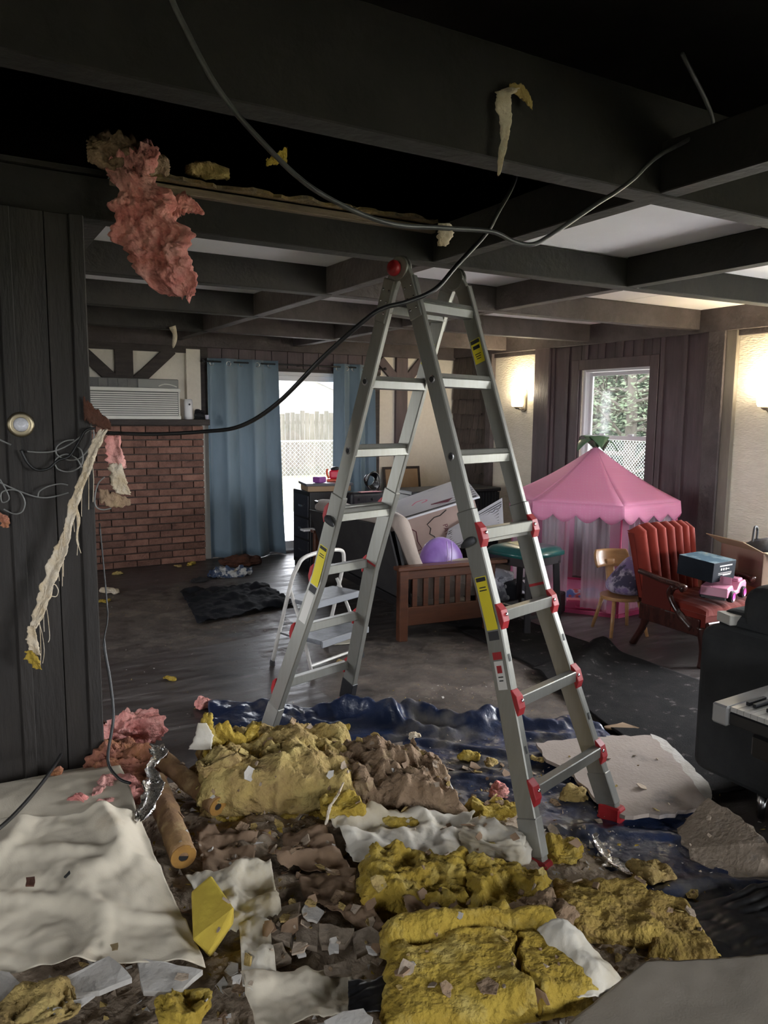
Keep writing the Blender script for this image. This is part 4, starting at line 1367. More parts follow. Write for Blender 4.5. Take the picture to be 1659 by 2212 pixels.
def backf(u, v):
    x = (u - .5) * (.52 + .05 * v)
    ch = abs(math.sin(PI * 7 * u))
    z = .36 + (.47 - .05 * abs(2 * u - 1) ** 5) * v + .012 * abs(math.sin(PI * 7 * u)) * v
    y = .22 + .09 * v - .040 * (ch ** .55) - .04 * (2 * u - 1) ** 2 * -1
    if v > .93:
        y += .06 * ((v - .93) / .07) ** 2
    return V((x, y, z))


MB().grid(112, 14, backf).build('channel_back', m_velvet, arm, smooth=True)
MB().grid(10, 8, lambda u, v: V(((.5 - u) * (.53 + .05 * v), .285 + .105 * v + .02 * math.sin(PI * u), .30 + (.51 - .05 * abs(2 * u - 1) ** 5) * v))).build('back_panel', m_velvet, arm, smooth=True)
for s in (-1, 1):
    MB().grid(6, 8, lambda u, v, s=s: V((s * (.262 + .025 * v), .255 + .09 * v + (.035 + .02 * v) * (u if s > 0 else 1 - u), .33 + .44 * v))).build('side_edge', m_velvet, arm, smooth=True)
st_ = MB()
st_.grid(24, 24, lambda u, v: V(((u - .5) * (.60 - .04 * v), -.30 + .52 * v, .335 + .055 * (max(0, 1 - (2 * u - 1) ** 6) * max(0, 1 - (2 * v - 1) ** 6)) ** .5 + .006 * abs(math.sin(PI * 7 * u)))))
st_.bb((-.295, -.295, .22), (.295, .22, .345))
st_.build('seat_cushion', m_velvet, arm, smooth=False)
for s in (-1, 1):
    MB().tube(smoothpath([(s * .285, .27, .52), (s * .305, .16, .515), (s * .32, .03, .505), (s * .325, -.10, .50), (s * .325, -.15, .48)], 6), [.020] * 20 + [.026, .028, .030, .028, .020], 10).build('arm_rest', m_mahog, arm, smooth=True)
    MB().tube(smoothpath([(s * .32, -.06, .49), (s * .312, -.02, .42), (s * .305, -.09, .32), (s * .30, -.20, .24)], 6), [.024] * 6 + [.02] * 7 + [.026] * 6, 10).build('arm_support', m_mahog, arm, smooth=True)
    MB().tube(smoothpath([(s * .28, -.26, .26), (s * .285, -.28, .14), (s * .28, -.27, .0)], 6), [.038, .037, .035, .033, .03, .027, .025, .023, .022, .022, .022, .024, .026], 10).build('front_leg', m_mahog, arm, smooth=True)
    MB().tube(smoothpath([(s * .27, .20, .30), (s * .275, .22, .16), (s * .28, .31, .0)], 6), [.034, .034, .033, .032, .03, .028, .026, .025, .024, .024, .024, .025, .026], 10).build('rear_leg', m_mahog, arm, smooth=True)
    MB().bb((s * .30 - .012, -.26, .20), (s * .30 + .012, .24, .31)).build('side_rail', m_mahog, arm, bevel=.006)
    MB().bb((s * .292 - .008, -.02, .30), (s * .292 + .008, .23, .50)).build('side_upholstery', M('shaded_velvet', (.09, .014, .010), rough=.85, spec=.2) if 'shaded_velvet' not in MATS else MATS['shaded_velvet'], arm)  # darker velvet copy, paints the shade below the arm
MB().bb((-.29, -.315, .20), (.29, -.292, .30)).build('front_rail', m_mahog, arm, bevel=.006)

# pink toy jeep and the boxed appliance stacked on the seat
m_jpink = M('pale_pink_plastic', (0.66, 0.28, 0.40), (0.60, 0.24, 0.36), ns=5, rough=.3)
m_magenta = M('magenta_plastic', (0.62, 0.06, 0.36), rough=.35)
jp = thing('toy_jeep', 'pale pink toy jeep with magenta wheel hubs on the armchair seat', 'toy car', (4.36, 3.09, .398), math.radians(16))
# length along local x, nose to -x
body = [(-.17, .035), (-.165, .095), (-.08, .108), (-.06, .085), (-.045, .065), (.005, .062), (.03, .085), (.06, .108), (.15, .112), (.17, .09), (.172, .04), (.13, .035), (.115, .062), (.075, .062), (.06, .035), (-.06, .035), (-.075, .062), (-.125, .062), (-.14, .035)]
MB().prism(body, -.085, .085, Matrix.Rotation(PI / 2, 4, 'X')).build('body', m_jpink, jp, bevel=.006, seg=2)
MB().bb((-.175, -.075, .022), (.175, .075, .038)).build('chassis', m_blackp, jp)
MB().bb((-.075, -.075, .10), (-.067, .075, .155)).build('windscreen_frame', m_jpink, jp, bevel=.004)
MB().bb((.06, -.07, .105), (.14, .07, .125)).build('rear_seat', m_jpink, jp, bevel=.006)
for sx in (-.10, .095):
    for sy in (-1, 1):
        w_ = MB().lathe([(.020, -.016), (.036, -.016), (.039, -.008), (.039, .008), (.036, .016), (.020, .016)], 20, Matrix.Translation((sx, sy * .085, .039)) @ MX).build('wheel', m_blackp, jp, smooth=False)
        MB().lathe([(.0, 0), (.026, 0), (.026, .006), (.020, .003), (0, .003)], 20, Matrix.Translation((sx, sy * .1, .039)) @ Matrix.Rotation(-sy * PI / 2, 4, 'X')).build('hub', m_magenta, w_)
MB().lathe([(.018, -.008), (.030, -.008), (.030, .008), (.018, .008)], 16, Matrix.Translation((.185, 0, .085)) @ Matrix.Rotation(PI / 2, 4, 'Y')).build('spare_wheel', m_magenta, jp)
m_boxd = M('blue_black_box', (0.010, 0.013, 0.019), (0.014, 0.018, 0.025), ns=4, rough=.75, spec=.15)
m_boxt = M('blue_box_print', (0.03, 0.07, 0.10), (0.11, 0.16, 0.18), ns=8, lo=.48, hi=.54, rough=.7, spec=.2, c3=(.3, .25, .15), ns3=7, lo3=.60, hi3=.64)
bx_ = thing('appliance_box', 'blue-black product carton with printed lid resting on the toy jeep', 'box', (4.32, 3.20, .525), math.radians(2))
bx_.rotation_euler = (math.radians(4), math.radians(0), math.radians(4))
bx_.scale = (.86, .86, .92)
MB().bb((-.15, -.15, .0), (.14, .15, .14)).build('carton', m_boxd, bx_, bevel=.003)
tp = MB().bb((-.148, -.148, .1395), (.138, .148, .1415)).build('lid_print', m_boxt, bx_)
for x0, x1, z0, z1 in ((-.07, .09, .108, .116), (-.08, .09, .060, .063), (-.08, .09, .050, .053), (-.02, .08, .041, .047), (-.05, .02, .018, .028)):
    MB().bb((x0, -.1515, z0), (x1, -.150, z1)).build('print', m_whitelab, bx_)
for x in (-.045, -.015, .015):
    MB().lathe([(.0, 0), (.009, 0), (.009, .0012), (0, .0012)], 12, Matrix.Translation((x, -.150, .088)) @ MX).build('print_icon', m_whitelab, bx_)
MB().bb((.030, -.1515, .085), (.055, -.150, .090)).build('print', m_whitelab, bx_)

# ------------------------------------------------------------------ play table and moving box by the right wall
m_map = M('play_mat_print', (0.10, 0.26, 0.08), (0.06, 0.10, 0.30), ns=6, lo=.48, hi=.52, rough=.7, c3=(.30, .42, .16), ns3=5, lo3=.55, hi3=.58)
pt = thing('play_table', 'low play table with green and blue printed top by the right wall', 'table', (5.10, 3.46, 0))
MB().bb((-.36, -.70, .37), (.36, .60, .40)).build('table_top', m_map, pt)
for a, b in (((-.38, -.72), (.38, -.70)), ((-.38, .60), (.38, .62)), ((-.38, -.70), (-.36, .60)), ((.36, -.70), (.38, .60))):
    MB().bb((a[0], a[1], .33), (b[0], b[1], .425)).build('rim', M('orange_brown_rim', (.32, .10, .035), rough=.5) if 'orange_brown_rim' not in MATS else MATS['orange_brown_rim'], pt)
for x in (-.33, .33):
    for y in (-.66, .56):
        MB().bb((x - .03, y - .03, 0), (x + .03, y + .03, .37)).build('leg', MATS['orange_brown_rim'], pt)
for x, y, c_ in ((-.20, .42, (.5, .36, .22)), (-.27, .30, (.45, .12, .2)), (-.18, .22, (.03, .03, .04))):
    o = MB().bb((-.06, -.025, 0), (.06, .025, .04)).build('toy_block', M('toy_block_%d' % int(x * -100), c_, rough=.4), None, (5.10 + x, 3.46 + y, .401), (0, 0, x * 9), bevel=.008)
    tag(o, {-.20: 'tan toy block lying on the play table', -.27: 'dark pink toy block at the play table edge', -.18: 'small black toy piece on the play table'}[x], 'toy')
cb = thing('moving_box', 'open brown cardboard moving box full of black things by the right wall', 'cardboard box', (4.97, 3.20, .401), math.radians(-16))
bw, bd_, bh = .21, .21, .27
m_cardb = M('brown_cardboard', (0.33, 0.215, 0.16), (0.29, 0.19, 0.14), ns=5, rough=.85, bump=.05)
m_cardi = M('pale_cardboard_inside', (0.48, 0.36, 0.22), rough=.85)
for a, b in (((-bw, -bd_, 0), (bw, -bd_ + .006, bh)), ((-bw, bd_ - .006, 0), (bw, bd_, bh)), ((-bw, -bd_, 0), (-bw + .006, bd_, bh)), ((bw - .006, -bd_, 0), (bw, bd_, bh)), ((-bw, -bd_, 0), (bw, bd_, .008))):
    MB().bb(a, b).build('box_wall', m_cardb, cb)
MB().add([(-bw, -bd_, bh), (bw, -bd_, bh), (bw - .01, -bd_ - .14, bh - .035), (-bw + .06, -bd_ - .14, bh - .035)], [(0, 1, 2, 3)]).build('flap', m_cardi, cb, solid=.005)
MB().add([(-bw, -bd_, bh), (-bw, bd_, bh), (-bw - .15, bd_ - .02, bh + .075), (-bw - .15, -bd_ + .02, bh + .075)], [(0, 1, 2, 3)]).build('flap', m_cardi, cb, solid=.005)
MB().add([(bw, -bd_, bh), (bw, bd_, bh), (bw + .14, bd_ - .02, bh + .03), (bw + .14, -bd_ + .02, bh + .03)], [(0, 1, 2, 3)]).build('flap', m_cardi, cb, solid=.005)
for z in (.10, .18):
    MB().bb((.02, -bd_ - .001, z), (.14, -bd_, z + .012)).build('print', M('box_print', (.16, .10, .08), rough=.8) if 'box_print' not in MATS else MATS['box_print'], cb)
gl = MB().lathe([(.0, 0), (.16, 0), (.18, .06), (.15, .13), (.07, .17), (0, .18)], 22)
gl.v = [p + V((noise.noise(p * 11), noise.noise(p * 11 + V((5, 0, 0))), noise.noise(p * 11 + V((0, 7, 0))))) * .03 for p in gl.v]
tag(gl.build('black_bag', m_leather, None, (4.96, 3.20, .545), smooth=True), 'bulging black bag in the open moving box', 'bag')
hb = MB().tube(smoothpath([(-.07, 0, 0), (-.05, 0, .10), (.05, 0, .10), (.07, 0, 0)], 6), .008, 8)
tag(hb.build('bag_handle', m_grey, None, (4.88, 3.24, .70), (0, .2, .4), smooth=True), 'upright grey handle poking out of the moving box', 'handle')
sv = MB().lathe([(.0, 0), (.045, .0), (.05, .03), (.05, .12), (.04, .13), (0, .13)], 18)
tag(sv.build('silver_canister', M('polished_silver', (.6, .6, .64), rough=.15, metal=.9), None, (5.09, 3.10, .70), (1.2, .3, .5), smooth=True), 'shiny silver canister lying on top of the moving box', 'canister')

# ------------------------------------------------------------------ charcoal sofa, keyboard
m_char = M('charcoal_upholstery', (0.034, 0.036, 0.038), (0.042, 0.044, 0.046), ns=10, rough=0.9, bump=.12, bs=160, spec=.2)
so = thing('charcoal_sofa', 'charcoal upholstered sofa at the right edge with its arm towards us', 'sofa', (2.655, 1.99, 0), 0)
# arm side runs towards the camera along -y, sofa goes off to +x


def rbox(name, a, b, mat, par, bev=.05, rot=None, seg=4):
    mb = MB().bb(a, b, rot)
    return mb.build(name, mat, par, bevel=bev, seg=seg, smooth=False)


rbox('arm', (0, -.92, .10), (.24, .0, .725), m_char, so, .055)
rbox('seat_base', (.20, -.90, .10), (1.70, -.02, .34), m_char, so, .03)
rbox('seat_cushion', (.25, -.90, .34), (1.68, -.22, .47), m_char, so, .045)
rbox('backrest', (.10, -.24, .30), (1.74, .0, .78), m_char, so, .06)
pk = MB()
n = 16
w, h, d = .62, .42, .20
rbox('back_cushion', (.10, -.34, .47), (.80, -.10, .90), m_char, so, .08)
for x, y in ((.06, -.30), (.06, -.86), (1.66, -.06), (1.66, -.86)):
    MB().lathe([(.012, 0), (.020, .10)], 12, Matrix.Translation((x, y, 0))).build('leg', m_steel, so, smooth=True)
wx = MB().bb((-.06, -.045, 0), (.06, .045, .04))
tag(wx.build('white_carton', M('off_white_carton', (.50, .48, .43), rough=.6), None, (2.80, 1.915, .727), (0, 0, math.radians(-20)), bevel=.003), 'small off-white carton on the sofa back', 'box')

m_kw = M('silver_white_plastic', (0.34, 0.335, 0.33), (0.30, 0.295, 0.29), ns=6, rough=.4)
m_key = M('ivory_keys', (0.44, 0.43, 0.41), rough=.35)
kb = thing('electric_keyboard', 'silver electric keyboard with black keys at the right edge', 'keyboard', (2.13, 1.50, .585), math.radians(2))
# length along -y, player side -x, depth to +x
MB().bb((0.012, -1.18, 0), (.36, .0, .045)).build('case', m_blackp, kb, bevel=.006)
MB().bb((0, -.035, -.005), (.36, .022, .062)).build('end_cheek', m_kw, kb, bevel=.006)
MB().bb((0, -1.20, -.005), (.36, -1.155, .062)).build('end_cheek', m_kw, kb, bevel=.006)
pan = MB()
pan.add([(.165, -1.16, .045), (.36, -1.16, .045), (.36, -.035, .045), (.165, -.035, .045), (.165, -1.16, .066), (.36, -1.16, .098), (.36, -.035, .098), (.165, -.035, .066)], [(0, 3, 2, 1), (4, 5, 6, 7), (0, 1, 5, 4), (1, 2, 6, 5), (2, 3, 7, 6), (3, 0, 4, 7)])
pan.build('control_panel', m_kw, kb, bevel=.004)
wk = MB().bb((0, -.0108, 0), (.152, .0108, .016)).mesh('white_key')
bk_ = MB().bb((0, -.0055, 0), (.095, .0055, .012)).mesh('black_key')
for k in range(49):
    y = -.048 - k * .0228
    link('white_key', wk, m_key, kb, (.012, y, .046))
    if k % 7 in (0, 1, 3, 4, 5) and k < 48:
        link('black_key', bk_, m_blackp, kb, (.068, y - .0114, .062))
stn = thing('keyboard_stand', 'black stand holding up the electric keyboard', 'stand', (2.30, 1.0, 0), 0)
MB().bb((-.14, -.56, .50), (.16, .40, .58)).build('shelf', m_blkmetal, stn, bevel=.01)
for y in (-.40, .24):
    MB().beam((-.10, y, .52), (.14, y, .02), .03, .03).build('leg', m_blkmetal, stn)
    MB().beam((.14, y, .52), (-.10, y, .02), .03, .03).build('leg', m_blkmetal, stn)
# ------------------------------------------------------------------ hanging cables, torn insulation


def spot(px, py, z):
    """the point at height z that the photograph shows at (px, py)"""
    d = fw * FPX + Rv * (px - 829.5) - Uv * (py - 1106)
    t = (z - CAMH) / d.z
    return V((d.x * t, d.y * t, z))


def spotY(px, py, y):
    d = fw * FPX + Rv * (px - 829.5) - Uv * (py - 1106)
    t = y / d.y
    return V((d.x * t, d.y * t, CAMH + d.z * t))


m_cable = M('grey_sheathed_cable', (0.05, 0.05, 0.05), (0.10, 0.10, 0.10), ns=9, rough=.35)
m_bcable = M('black_cable', (0.012, 0.012, 0.012), rough=.4)
m_gwire = M('thin_grey_wire', (0.20, 0.20, 0.19), (0.14, 0.14, 0.13), ns=12, rough=.35)


def cable(name, label, pts, r, mat, group=None, n=6, flat=False):
    mb = MB().tube(smoothpath(pts, n), r, 8)
    return centred(mb, name, mat, label, 'cable', group, smooth=True)


cable('ceiling_cable', 'grey cable drooping from the open ceiling across in front of the first beam', [spotY(a, b, 1.70) for a, b in ((365, -30), (372, 0), (400, 60), (470, 190), (560, 300), (680, 410), (830, 480), (950, 492), (1060, 500), (1110, 522), (1150, 528), (1190, 508), (1290, 440), (1330, 415), (1370, 385), (1400, 355), (1430, 332), (1490, 300), (1540, 262))] + [V((1.93, 1.62, 2.62))], .0065, m_cable)
cable('black_cable', 'black cable swooping past the ladder top to the broken partition edge', [(1.79, 2.20, 2.46), (1.744, 2.138, 2.366), (1.655, 2.113, 2.243), (1.617, 2.125, 2.173), (1.494, 2.12, 2.054), (1.402, 2.103, 1.97), (1.306, 2.117, 1.925), (1.23, 2.134, 1.902), (1.178, 2.159, 1.865), (1.079, 2.257, 1.752), (0.98, 2.409, 1.603), (0.902, 2.559, 1.523), (0.819, 2.72, 1.5), (0.682, 2.913, 1.486), (0.545, 3.081, 1.487)], .0075, m_bcable)


def wpts(L, y=3.075, dy=0.0):
    return [spotY(a, b, y + dy * i) for i, (a, b) in enumerate(L)]


cable('wall_wire', 'pale wire end poking in below the round light', wpts([(-40, 930), (0, 950), (24, 961)]), .0032, m_gwire)
cable('wall_wire', 'thin grey wire sweeping right under the round light into the coil', wpts([(58, 975), (85, 977), (115, 975), (145, 963), (175, 943), (192, 930), (200, 925)]), .0028, m_gwire)
cable('wall_wire', 'upper grey wire loop hanging on the dark boards', wpts([(160, 950), (140, 953), (123, 965), (122, 980), (135, 990), (155, 994), (175, 988), (195, 965), (203, 940), (198, 920)]), .0028, m_gwire)
cable('wall_wire', 'lower grey wire loop hanging under the upper one', wpts([(177, 1010), (165, 990), (145, 981), (125, 988), (119, 1000), (125, 1013), (145, 1019), (165, 1014), (178, 1000), (177, 975), (162, 962)]), .0028, m_gwire)
cable('wall_wire', 'grey wire loop at the far left beside the torn scraps', wpts([(0, 1035), (20, 1075), (5, 1085), (3, 1065), (20, 1058), (42, 1062), (54, 1085), (48, 1105), (30, 1110), (8, 1100)]), .0026, m_gwire)
cable('wall_wire', 'long grey wire running across the lower dark boards', wpts([(-10, 1038), (35, 1058), (70, 1071), (95, 1075), (120, 1072), (148, 1064)]), .0028, m_gwire)
cable('wall_wire', 'short arched grey wire above the long one', wpts([(82, 1074), (85, 1062), (103, 1051), (130, 1045), (147, 1048)]), .0028, m_gwire)
cable('wall_wire', 'curled wire behind the hanging strip at the partition end', wpts([(226, 1030), (212, 1045), (205, 1075), (208, 1095), (222, 1101), (240, 1098)], 3.06), .0028, m_gwire)
cable('wall_wire', 'black cable curving over the dark boards below the round light', wpts([(45, 972), (60, 1000), (80, 1015), (105, 1012), (125, 995), (150, 985), (170, 955), (185, 930), (205, 925)], 3.07), .005, m_bcable)
cable('floor_cable', 'black cord hanging beside the partition end down to the insulation', [spotY(215, 1130, 3.0), spotY(230, 1290, 2.98), spotY(232, 1340, 2.95), spotY(225, 1390, 2.92), spotY(238, 1470, 2.88), spotY(245, 1550, 2.84), spotY(233, 1640, 2.78), spotY(255, 1680, 2.72), spotY(282, 1692, 2.68)], [.003] * 18 + [.0055] * 31, m_bcable)
cable('floor_cable', 'black cord lying over the cream drop cloth at the left edge', [spotY(132, 1630, 2.98), spotY(120, 1650, 2.80), spotY(92, 1690, 2.55), spotY(45, 1745, 2.35), spotY(0, 1788, 2.22), spotY(-60, 1830, 2.1)], .006, m_bcable)


def fluff(name, mat, label, cat, fn, nu, nv, thick, amp, freq, seed, rag=.3, group=None, ragf=9, kind=None, parent=None):
    """torn fibrous sheet: fn(u, v) gives its middle; edges are ragged, skin is lumpy"""
    P = []
    for i in range(nu + 1):
        row = []
        for j in range(nv + 1):
            u, v = i / nu, j / nv
            rv = 1 + rag * (noise.noise(V((u * ragf, seed, 0 if v < .5 else 5))) + .5 * noise.noise(V((u * ragf * 3.1, seed, 2 if v < .5 else 7))))
            ru = 1 + .35 * rag * (noise.noise(V((v * ragf * .7, seed + 3, 0 if u < .5 else 5))) + .6 * noise.noise(V((v * ragf * 2.3, seed + 3, 1 if u < .5 else 6))))
            row.append(V(fn(.5 + (u - .5) * ru, .5 + (v - .5) * rv)))
        P.append(row)
    mb = MB()
    vs, w = [], nv + 1
    for s_ in (1, -1):
        for i in range(nu + 1):
            for j in range(nv + 1):
                u, v = i / nu, j / nv
                a = P[min(i + 1, nu)][j] - P[max(i - 1, 0)][j]
                b = P[i][min(j + 1, nv)] - P[i][max(j - 1, 0)]
                n = a.cross(b)
                n = n.normalized() if n.length > 1e-9 else Z
                e = (max(0, 1 - (2 * u - 1) ** 6) * max(0, 1 - (2 * v - 1) ** 6)) ** .5
                q = P[i][j] * freq + V((seed * 3.1, s_ * 2.7, 0))
                d = thick / 2 * (.15 + .85 * e) + amp * (frac(q, 5) * .7) * (.3 + .7 * e)
                d = max(d, .0008) if s_ > 0 else max(d, .0008)
                vs.append(P[i][j] + n * d * s_)
    q = (nu + 1) * w
    fs = []
    for i in range(nu):
        for j in range(nv):
            f = (i * w + j, (i + 1) * w + j, (i + 1) * w + j + 1, i * w + j + 1)
            fs.append(f)
            fs.append(tuple(q + k for k in reversed(f)))
    ring_ = [i * w for i in range(nu)] + [nu * w + j for j in range(nv)] + [i * w + nv for i in range(nu, 0, -1)] + [j for j in range(nv, 0, -1)]
    for k in range(len(ring_)):
        a, b = ring_[k], ring_[(k + 1) % len(ring_)]
        fs.append((b, a, a + q, b + q))
    mb.add(vs, fs)
    if parent is not None:
        return mb.build(name, mat, parent, smooth=True)
    return centred(mb, name, mat, label, cat, group, smooth=True, kind=kind)


def along(path, widths, wdir, curl=0.0):
    """strip following a path; widths along it; wdir across"""
    pts = smoothpath(path, 8)
    wd = V(wdir).normalized()
    m = len(pts) - 1

    def fn(u, v):
        u = min(max(u, 0), 1)
        f = u * m
        i = min(int(f), m - 1)
        p = pts[i].lerp(pts[i + 1], f - i)
        g = u * (len(widths) - 1)
        k = min(int(g), len(widths) - 2)
        w_ = widths[k] + (widths[k + 1] - widths[k]) * (g - k)
        t = (pts[i + 1] - pts[i]).normalized()
        nn = t.cross(wd)
        return p + wd * ((v - .5) * w_) + nn * (curl * w_ * (2 * v - 1) ** 2)
    return fn


m_pinkfib = M('pink_fibreglass', (0.74, 0.27, 0.24), (0.84, 0.44, 0.39), ns=9, rough=1, bump=1.0, bs=42, bd=.022, c3=(.42, .13, .11), ns3=7, lo3=.55, hi3=.72)
m_cream_fib = M('cream_paper_fibre', (0.70, 0.61, 0.48), (0.58, 0.46, 0.30), ns=9, rough=.95, bump=.6, bs=70, c3=(.66, .58, .46), ns3=14, lo3=.5, hi3=.66)
m_yelfib = M('yellow_fibreglass', (0.44, 0.31, 0.045), (0.35, 0.235, 0.03), ns=8, rough=1, bump=1.0, bs=42, bd=.022, c3=(.50, .385, .11), ns3=13, lo3=.5, hi3=.7)
m_tanfib = M('dirty_tan_fibreglass', (0.44, 0.32, 0.11), (0.31, 0.21, 0.085), ns=7, rough=1, bump=1.0, bs=42, bd=.022, c3=(.46, .36, .13), ns3=6, lo3=.5, hi3=.66)
m_brownfib = M('brown_dirty_fibre', (0.25, 0.165, 0.10), (0.34, 0.235, 0.15), ns=14, rough=1, bump=1.0, bs=42, bd=.022, c3=(.36, .27, .15), ns3=9, lo3=.56, hi3=.7)
m_orangefib = M('rust_orange_fibre', (0.33, 0.14, 0.06), (0.44, 0.18, 0.13), ns=8, rough=1, bump=1.0, bs=42, bd=.022)

CX = V((math.cos(YAW), -math.sin(YAW), 0))        # the room direction that runs across the view
fluff('hanging_insulation', m_pinkfib, 'large ragged clump of pink insulation hanging from the open ceiling', 'insulation',
      along([(0.66, 3.00, 2.52), (0.655, 2.97, 2.42), (.69, 2.94, 2.30), (.715, 2.93, 2.18), (.75, 2.92, 2.09), (.81, 2.92, 2.0)], [.20, .17, .13, .24, .25, .26, .22, .19, .07], CX, .12), 130, 60, .05, .075, 16, 2, .42, ragf=8)
fluff('hanging_insulation', m_pinkfib, 'pink insulation tuft curling right off the large hanging clump', 'insulation',
      along([(.77, 2.96, 2.27), (.81, 2.95, 2.335), (.85, 2.95, 2.345), (.905, 2.95, 2.32)], [.05, .08, .06, .015], Z, .1), 40, 16, .04, .04, 16, 5, .5)
fluff('hanging_insulation', m_brownfib, 'brown dirty insulation bunched on the beam above the pink clump', 'insulation',
      along([(.50, 3.00, 2.49), (.64, 3.01, 2.50), (.80, 3.03, 2.49)], [.07, .15, .05], Z, .1), 40, 20, .07, .08, 12, 7, .5)
fluff('yellow_scrap', m_yelfib, 'small yellow insulation scrap caught on the drooping cable', 'insulation', along([spotY(575, 352, 1.708), spotY(598, 343, 1.708), spotY(620, 334, 1.708)], [.014, .024, .034], Z), 16, 8, .008, .008, 26, 3, .5)
fluff('tan_scrap', m_cream_fib, 'tan paper scrap snagged on the cable above the ladder', 'paper', along([spotY(960, 482, 1.708), spotY(962, 505, 1.708), spotY(955, 532, 1.708)], [.034, .042, .022], CX), 20, 10, .008, .010, 26, 9, .5)
fluff('dangling_strip', m_cream_fib, 'long tan paper strip dangling from the front ceiling beam', 'paper', along([spotY(1112, 190, 1.775), spotY(1088, 205, 1.77), spotY(1092, 260, 1.765), spotY(1088, 310, 1.765), spotY(1076, 380, 1.765)], [.03, .05, .04, .028, .022, .006], CX), 50, 8, .008, .010, 24, 11, .5)
fluff('dangling_strip', m_tanfib, 'tan tuft bent over the top of the front ceiling beam', 'insulation', along([spotY(1100, 188, 1.775), spotY(1130, 200, 1.772), spotY(1150, 228, 1.77)], [.02, .04, .025], Z), 20, 8, .010, .012, 22, 13, .5)
fluff('ledge_scrap', m_tanfib, 'tan insulation scrap lying on the ceiling ledge', 'insulation', along([spotY(400, 365, 3.10), spotY(445, 368, 3.10), spotY(495, 376, 3.10)], [.03, .07, .04], Z), 24, 10, .05, .025, 16, 15, .4)
fluff('attic_insulation', m_brownfib, 'brown insulation sagging in the dark attic at upper right', 'insulation', along([(2.5, 1.55, 2.62), (2.66, 1.50, 2.58), (2.85, 1.45, 2.64), (3.0, 1.42, 2.72)], [.12, .20, .18, .1], (.2, .3, 1)), 40, 16, .06, .08, 9, 17, .5)

# torn stuff at the broken end of the partition
ts = thing('torn_strip', 'long frayed cream paper strip hanging from the broken partition edge', 'paper strip', (.5, 3.0, 1.5))


def loc_path(L, y, o=V((.5, 3.0, 1.5))):
    return [spotY(a, b, y) - o for a, b in L]


fluff('strip', m_cream_fib, None, None, along(loc_path([(226, 928), (205, 965), (190, 1010), (170, 1060), (152, 1120), (140, 1170), (118, 1225), (100, 1280), (85, 1325), (70, 1360)], 2.99), [.03, .035, .032, .03, .035, .025, .055, .05, .045, .04, .02], CX, .2), 110, 10, .010, .010, 26, 21, .5, parent=ts, ragf=22)
fluff('end_tuft', m_cream_fib, None, None, along(loc_path([(68, 1352), (72, 1385), (80, 1415)], 2.985), [.025, .04, .03], CX, .2), 24, 8, .010, .012, 26, 23, .6, parent=ts)
fluff('yellow_tip', m_yelfib, None, None, along(loc_path([(62, 1405), (72, 1425), (84, 1445)], 2.98), [.02, .04, .02], CX, .2), 18, 8, .010, .012, 26, 25, .8, parent=ts)
rt_ = random.Random(4)
for k in range(14):
    a = rt_.uniform(0, 1)
    x0, y0 = 200 - 130 * a, 960 + 400 * a
    dx = rt_.uniform(-14, 22)
    MB().tube(smoothpath(loc_path([(x0, y0), (x0 + dx * .6, y0 + 25), (x0 + dx, y0 + rt_.uniform(45, 90)), (x0 + dx * .8, y0 + rt_.uniform(90, 120))], 2.985), 4), .0014, 4).build('fibre', m_cream_fib, ts)
MB().tube(smoothpath(loc_path([(160, 1090), (170, 1120), (166, 1160), (170, 1180), (175, 1195)], 2.985), 4), [.006] * 6 + [.004] * 6 + [.0015] * 5, 5).build('fibre', m_cream_fib, ts)
MB().tube(smoothpath(loc_path([(110, 1270), (118, 1262), (126, 1275), (122, 1288), (112, 1288)], 2.985), 4), .002, 4).build('fibre', m_cream_fib, ts)
fluff('torn_scrap', m_pinkfib, 'pinkish orange torn insulation upper scrap at the partition end', 'insulation', along([spotY(245, 940, 3.04), spotY(248, 985, 3.04), spotY(256, 1010, 3.04)], [.05, .06, .06], CX, .2), 26, 12, .02, .02, 18, 31, .4)
fluff('torn_scrap', m_cream_fib, 'cream fringed paper scrap hanging over the bricks', 'paper', along([spotY(250, 1000, 3.03), spotY(258, 1040, 3.03), spotY(270, 1068, 3.03)], [.045, .065, .05], CX, .15), 26, 12, .014, .016, 22, 33, .45)
fluff('torn_scrap', m_brownfib, 'dark brown ragged scrap at the bottom of the partition break', 'insulation', along([spotY(215, 1070, 3.05), spotY(245, 1080, 3.05), spotY(282, 1085, 3.05)], [.05, .06, .02], Z, .15), 26, 12, .014, .02, 18, 35, .5)
m_rust = M('torn_rust_board', (0.10, 0.035, 0.018), (0.06, 0.025, 0.015), ns=9, rough=.95, bump=.6)
fluff('torn_scrap', m_rust, 'rust-brown torn board corner sticking out below the air conditioner', 'board scrap', along([spotY(180, 880, 3.08), spotY(205, 900, 3.08), spotY(240, 920, 3.08)], [.09, .07, .03], Z, .05), 26, 10, .010, .010, 18, 37, .4)
fluff('torn_scrap', m_orangefib, 'rust-orange fibre tuft at the left edge below the wire loop', 'insulation', along([spotY(-6, 1105, 3.06), spotY(8, 1120, 3.06), spotY(12, 1140, 3.06)], [.02, .03, .02], CX, .2), 18, 8, .014, .014, 24, 39, .6)
MB_d = MB().tube(smoothpath([spotY(372, 705, 6.8), spotY(378, 725, 6.8), spotY(374, 752, 6.8)], 4), [.03, .028, .025, .02, .02, .02, .018, .012, .004], 6)
centred(MB_d, 'dangling_strip', m_cream_fib, 'thin pale scrap dangling from the far left beam above the air conditioner', 'paper', smooth=True)
# ------------------------------------------------------------------ floor coverings


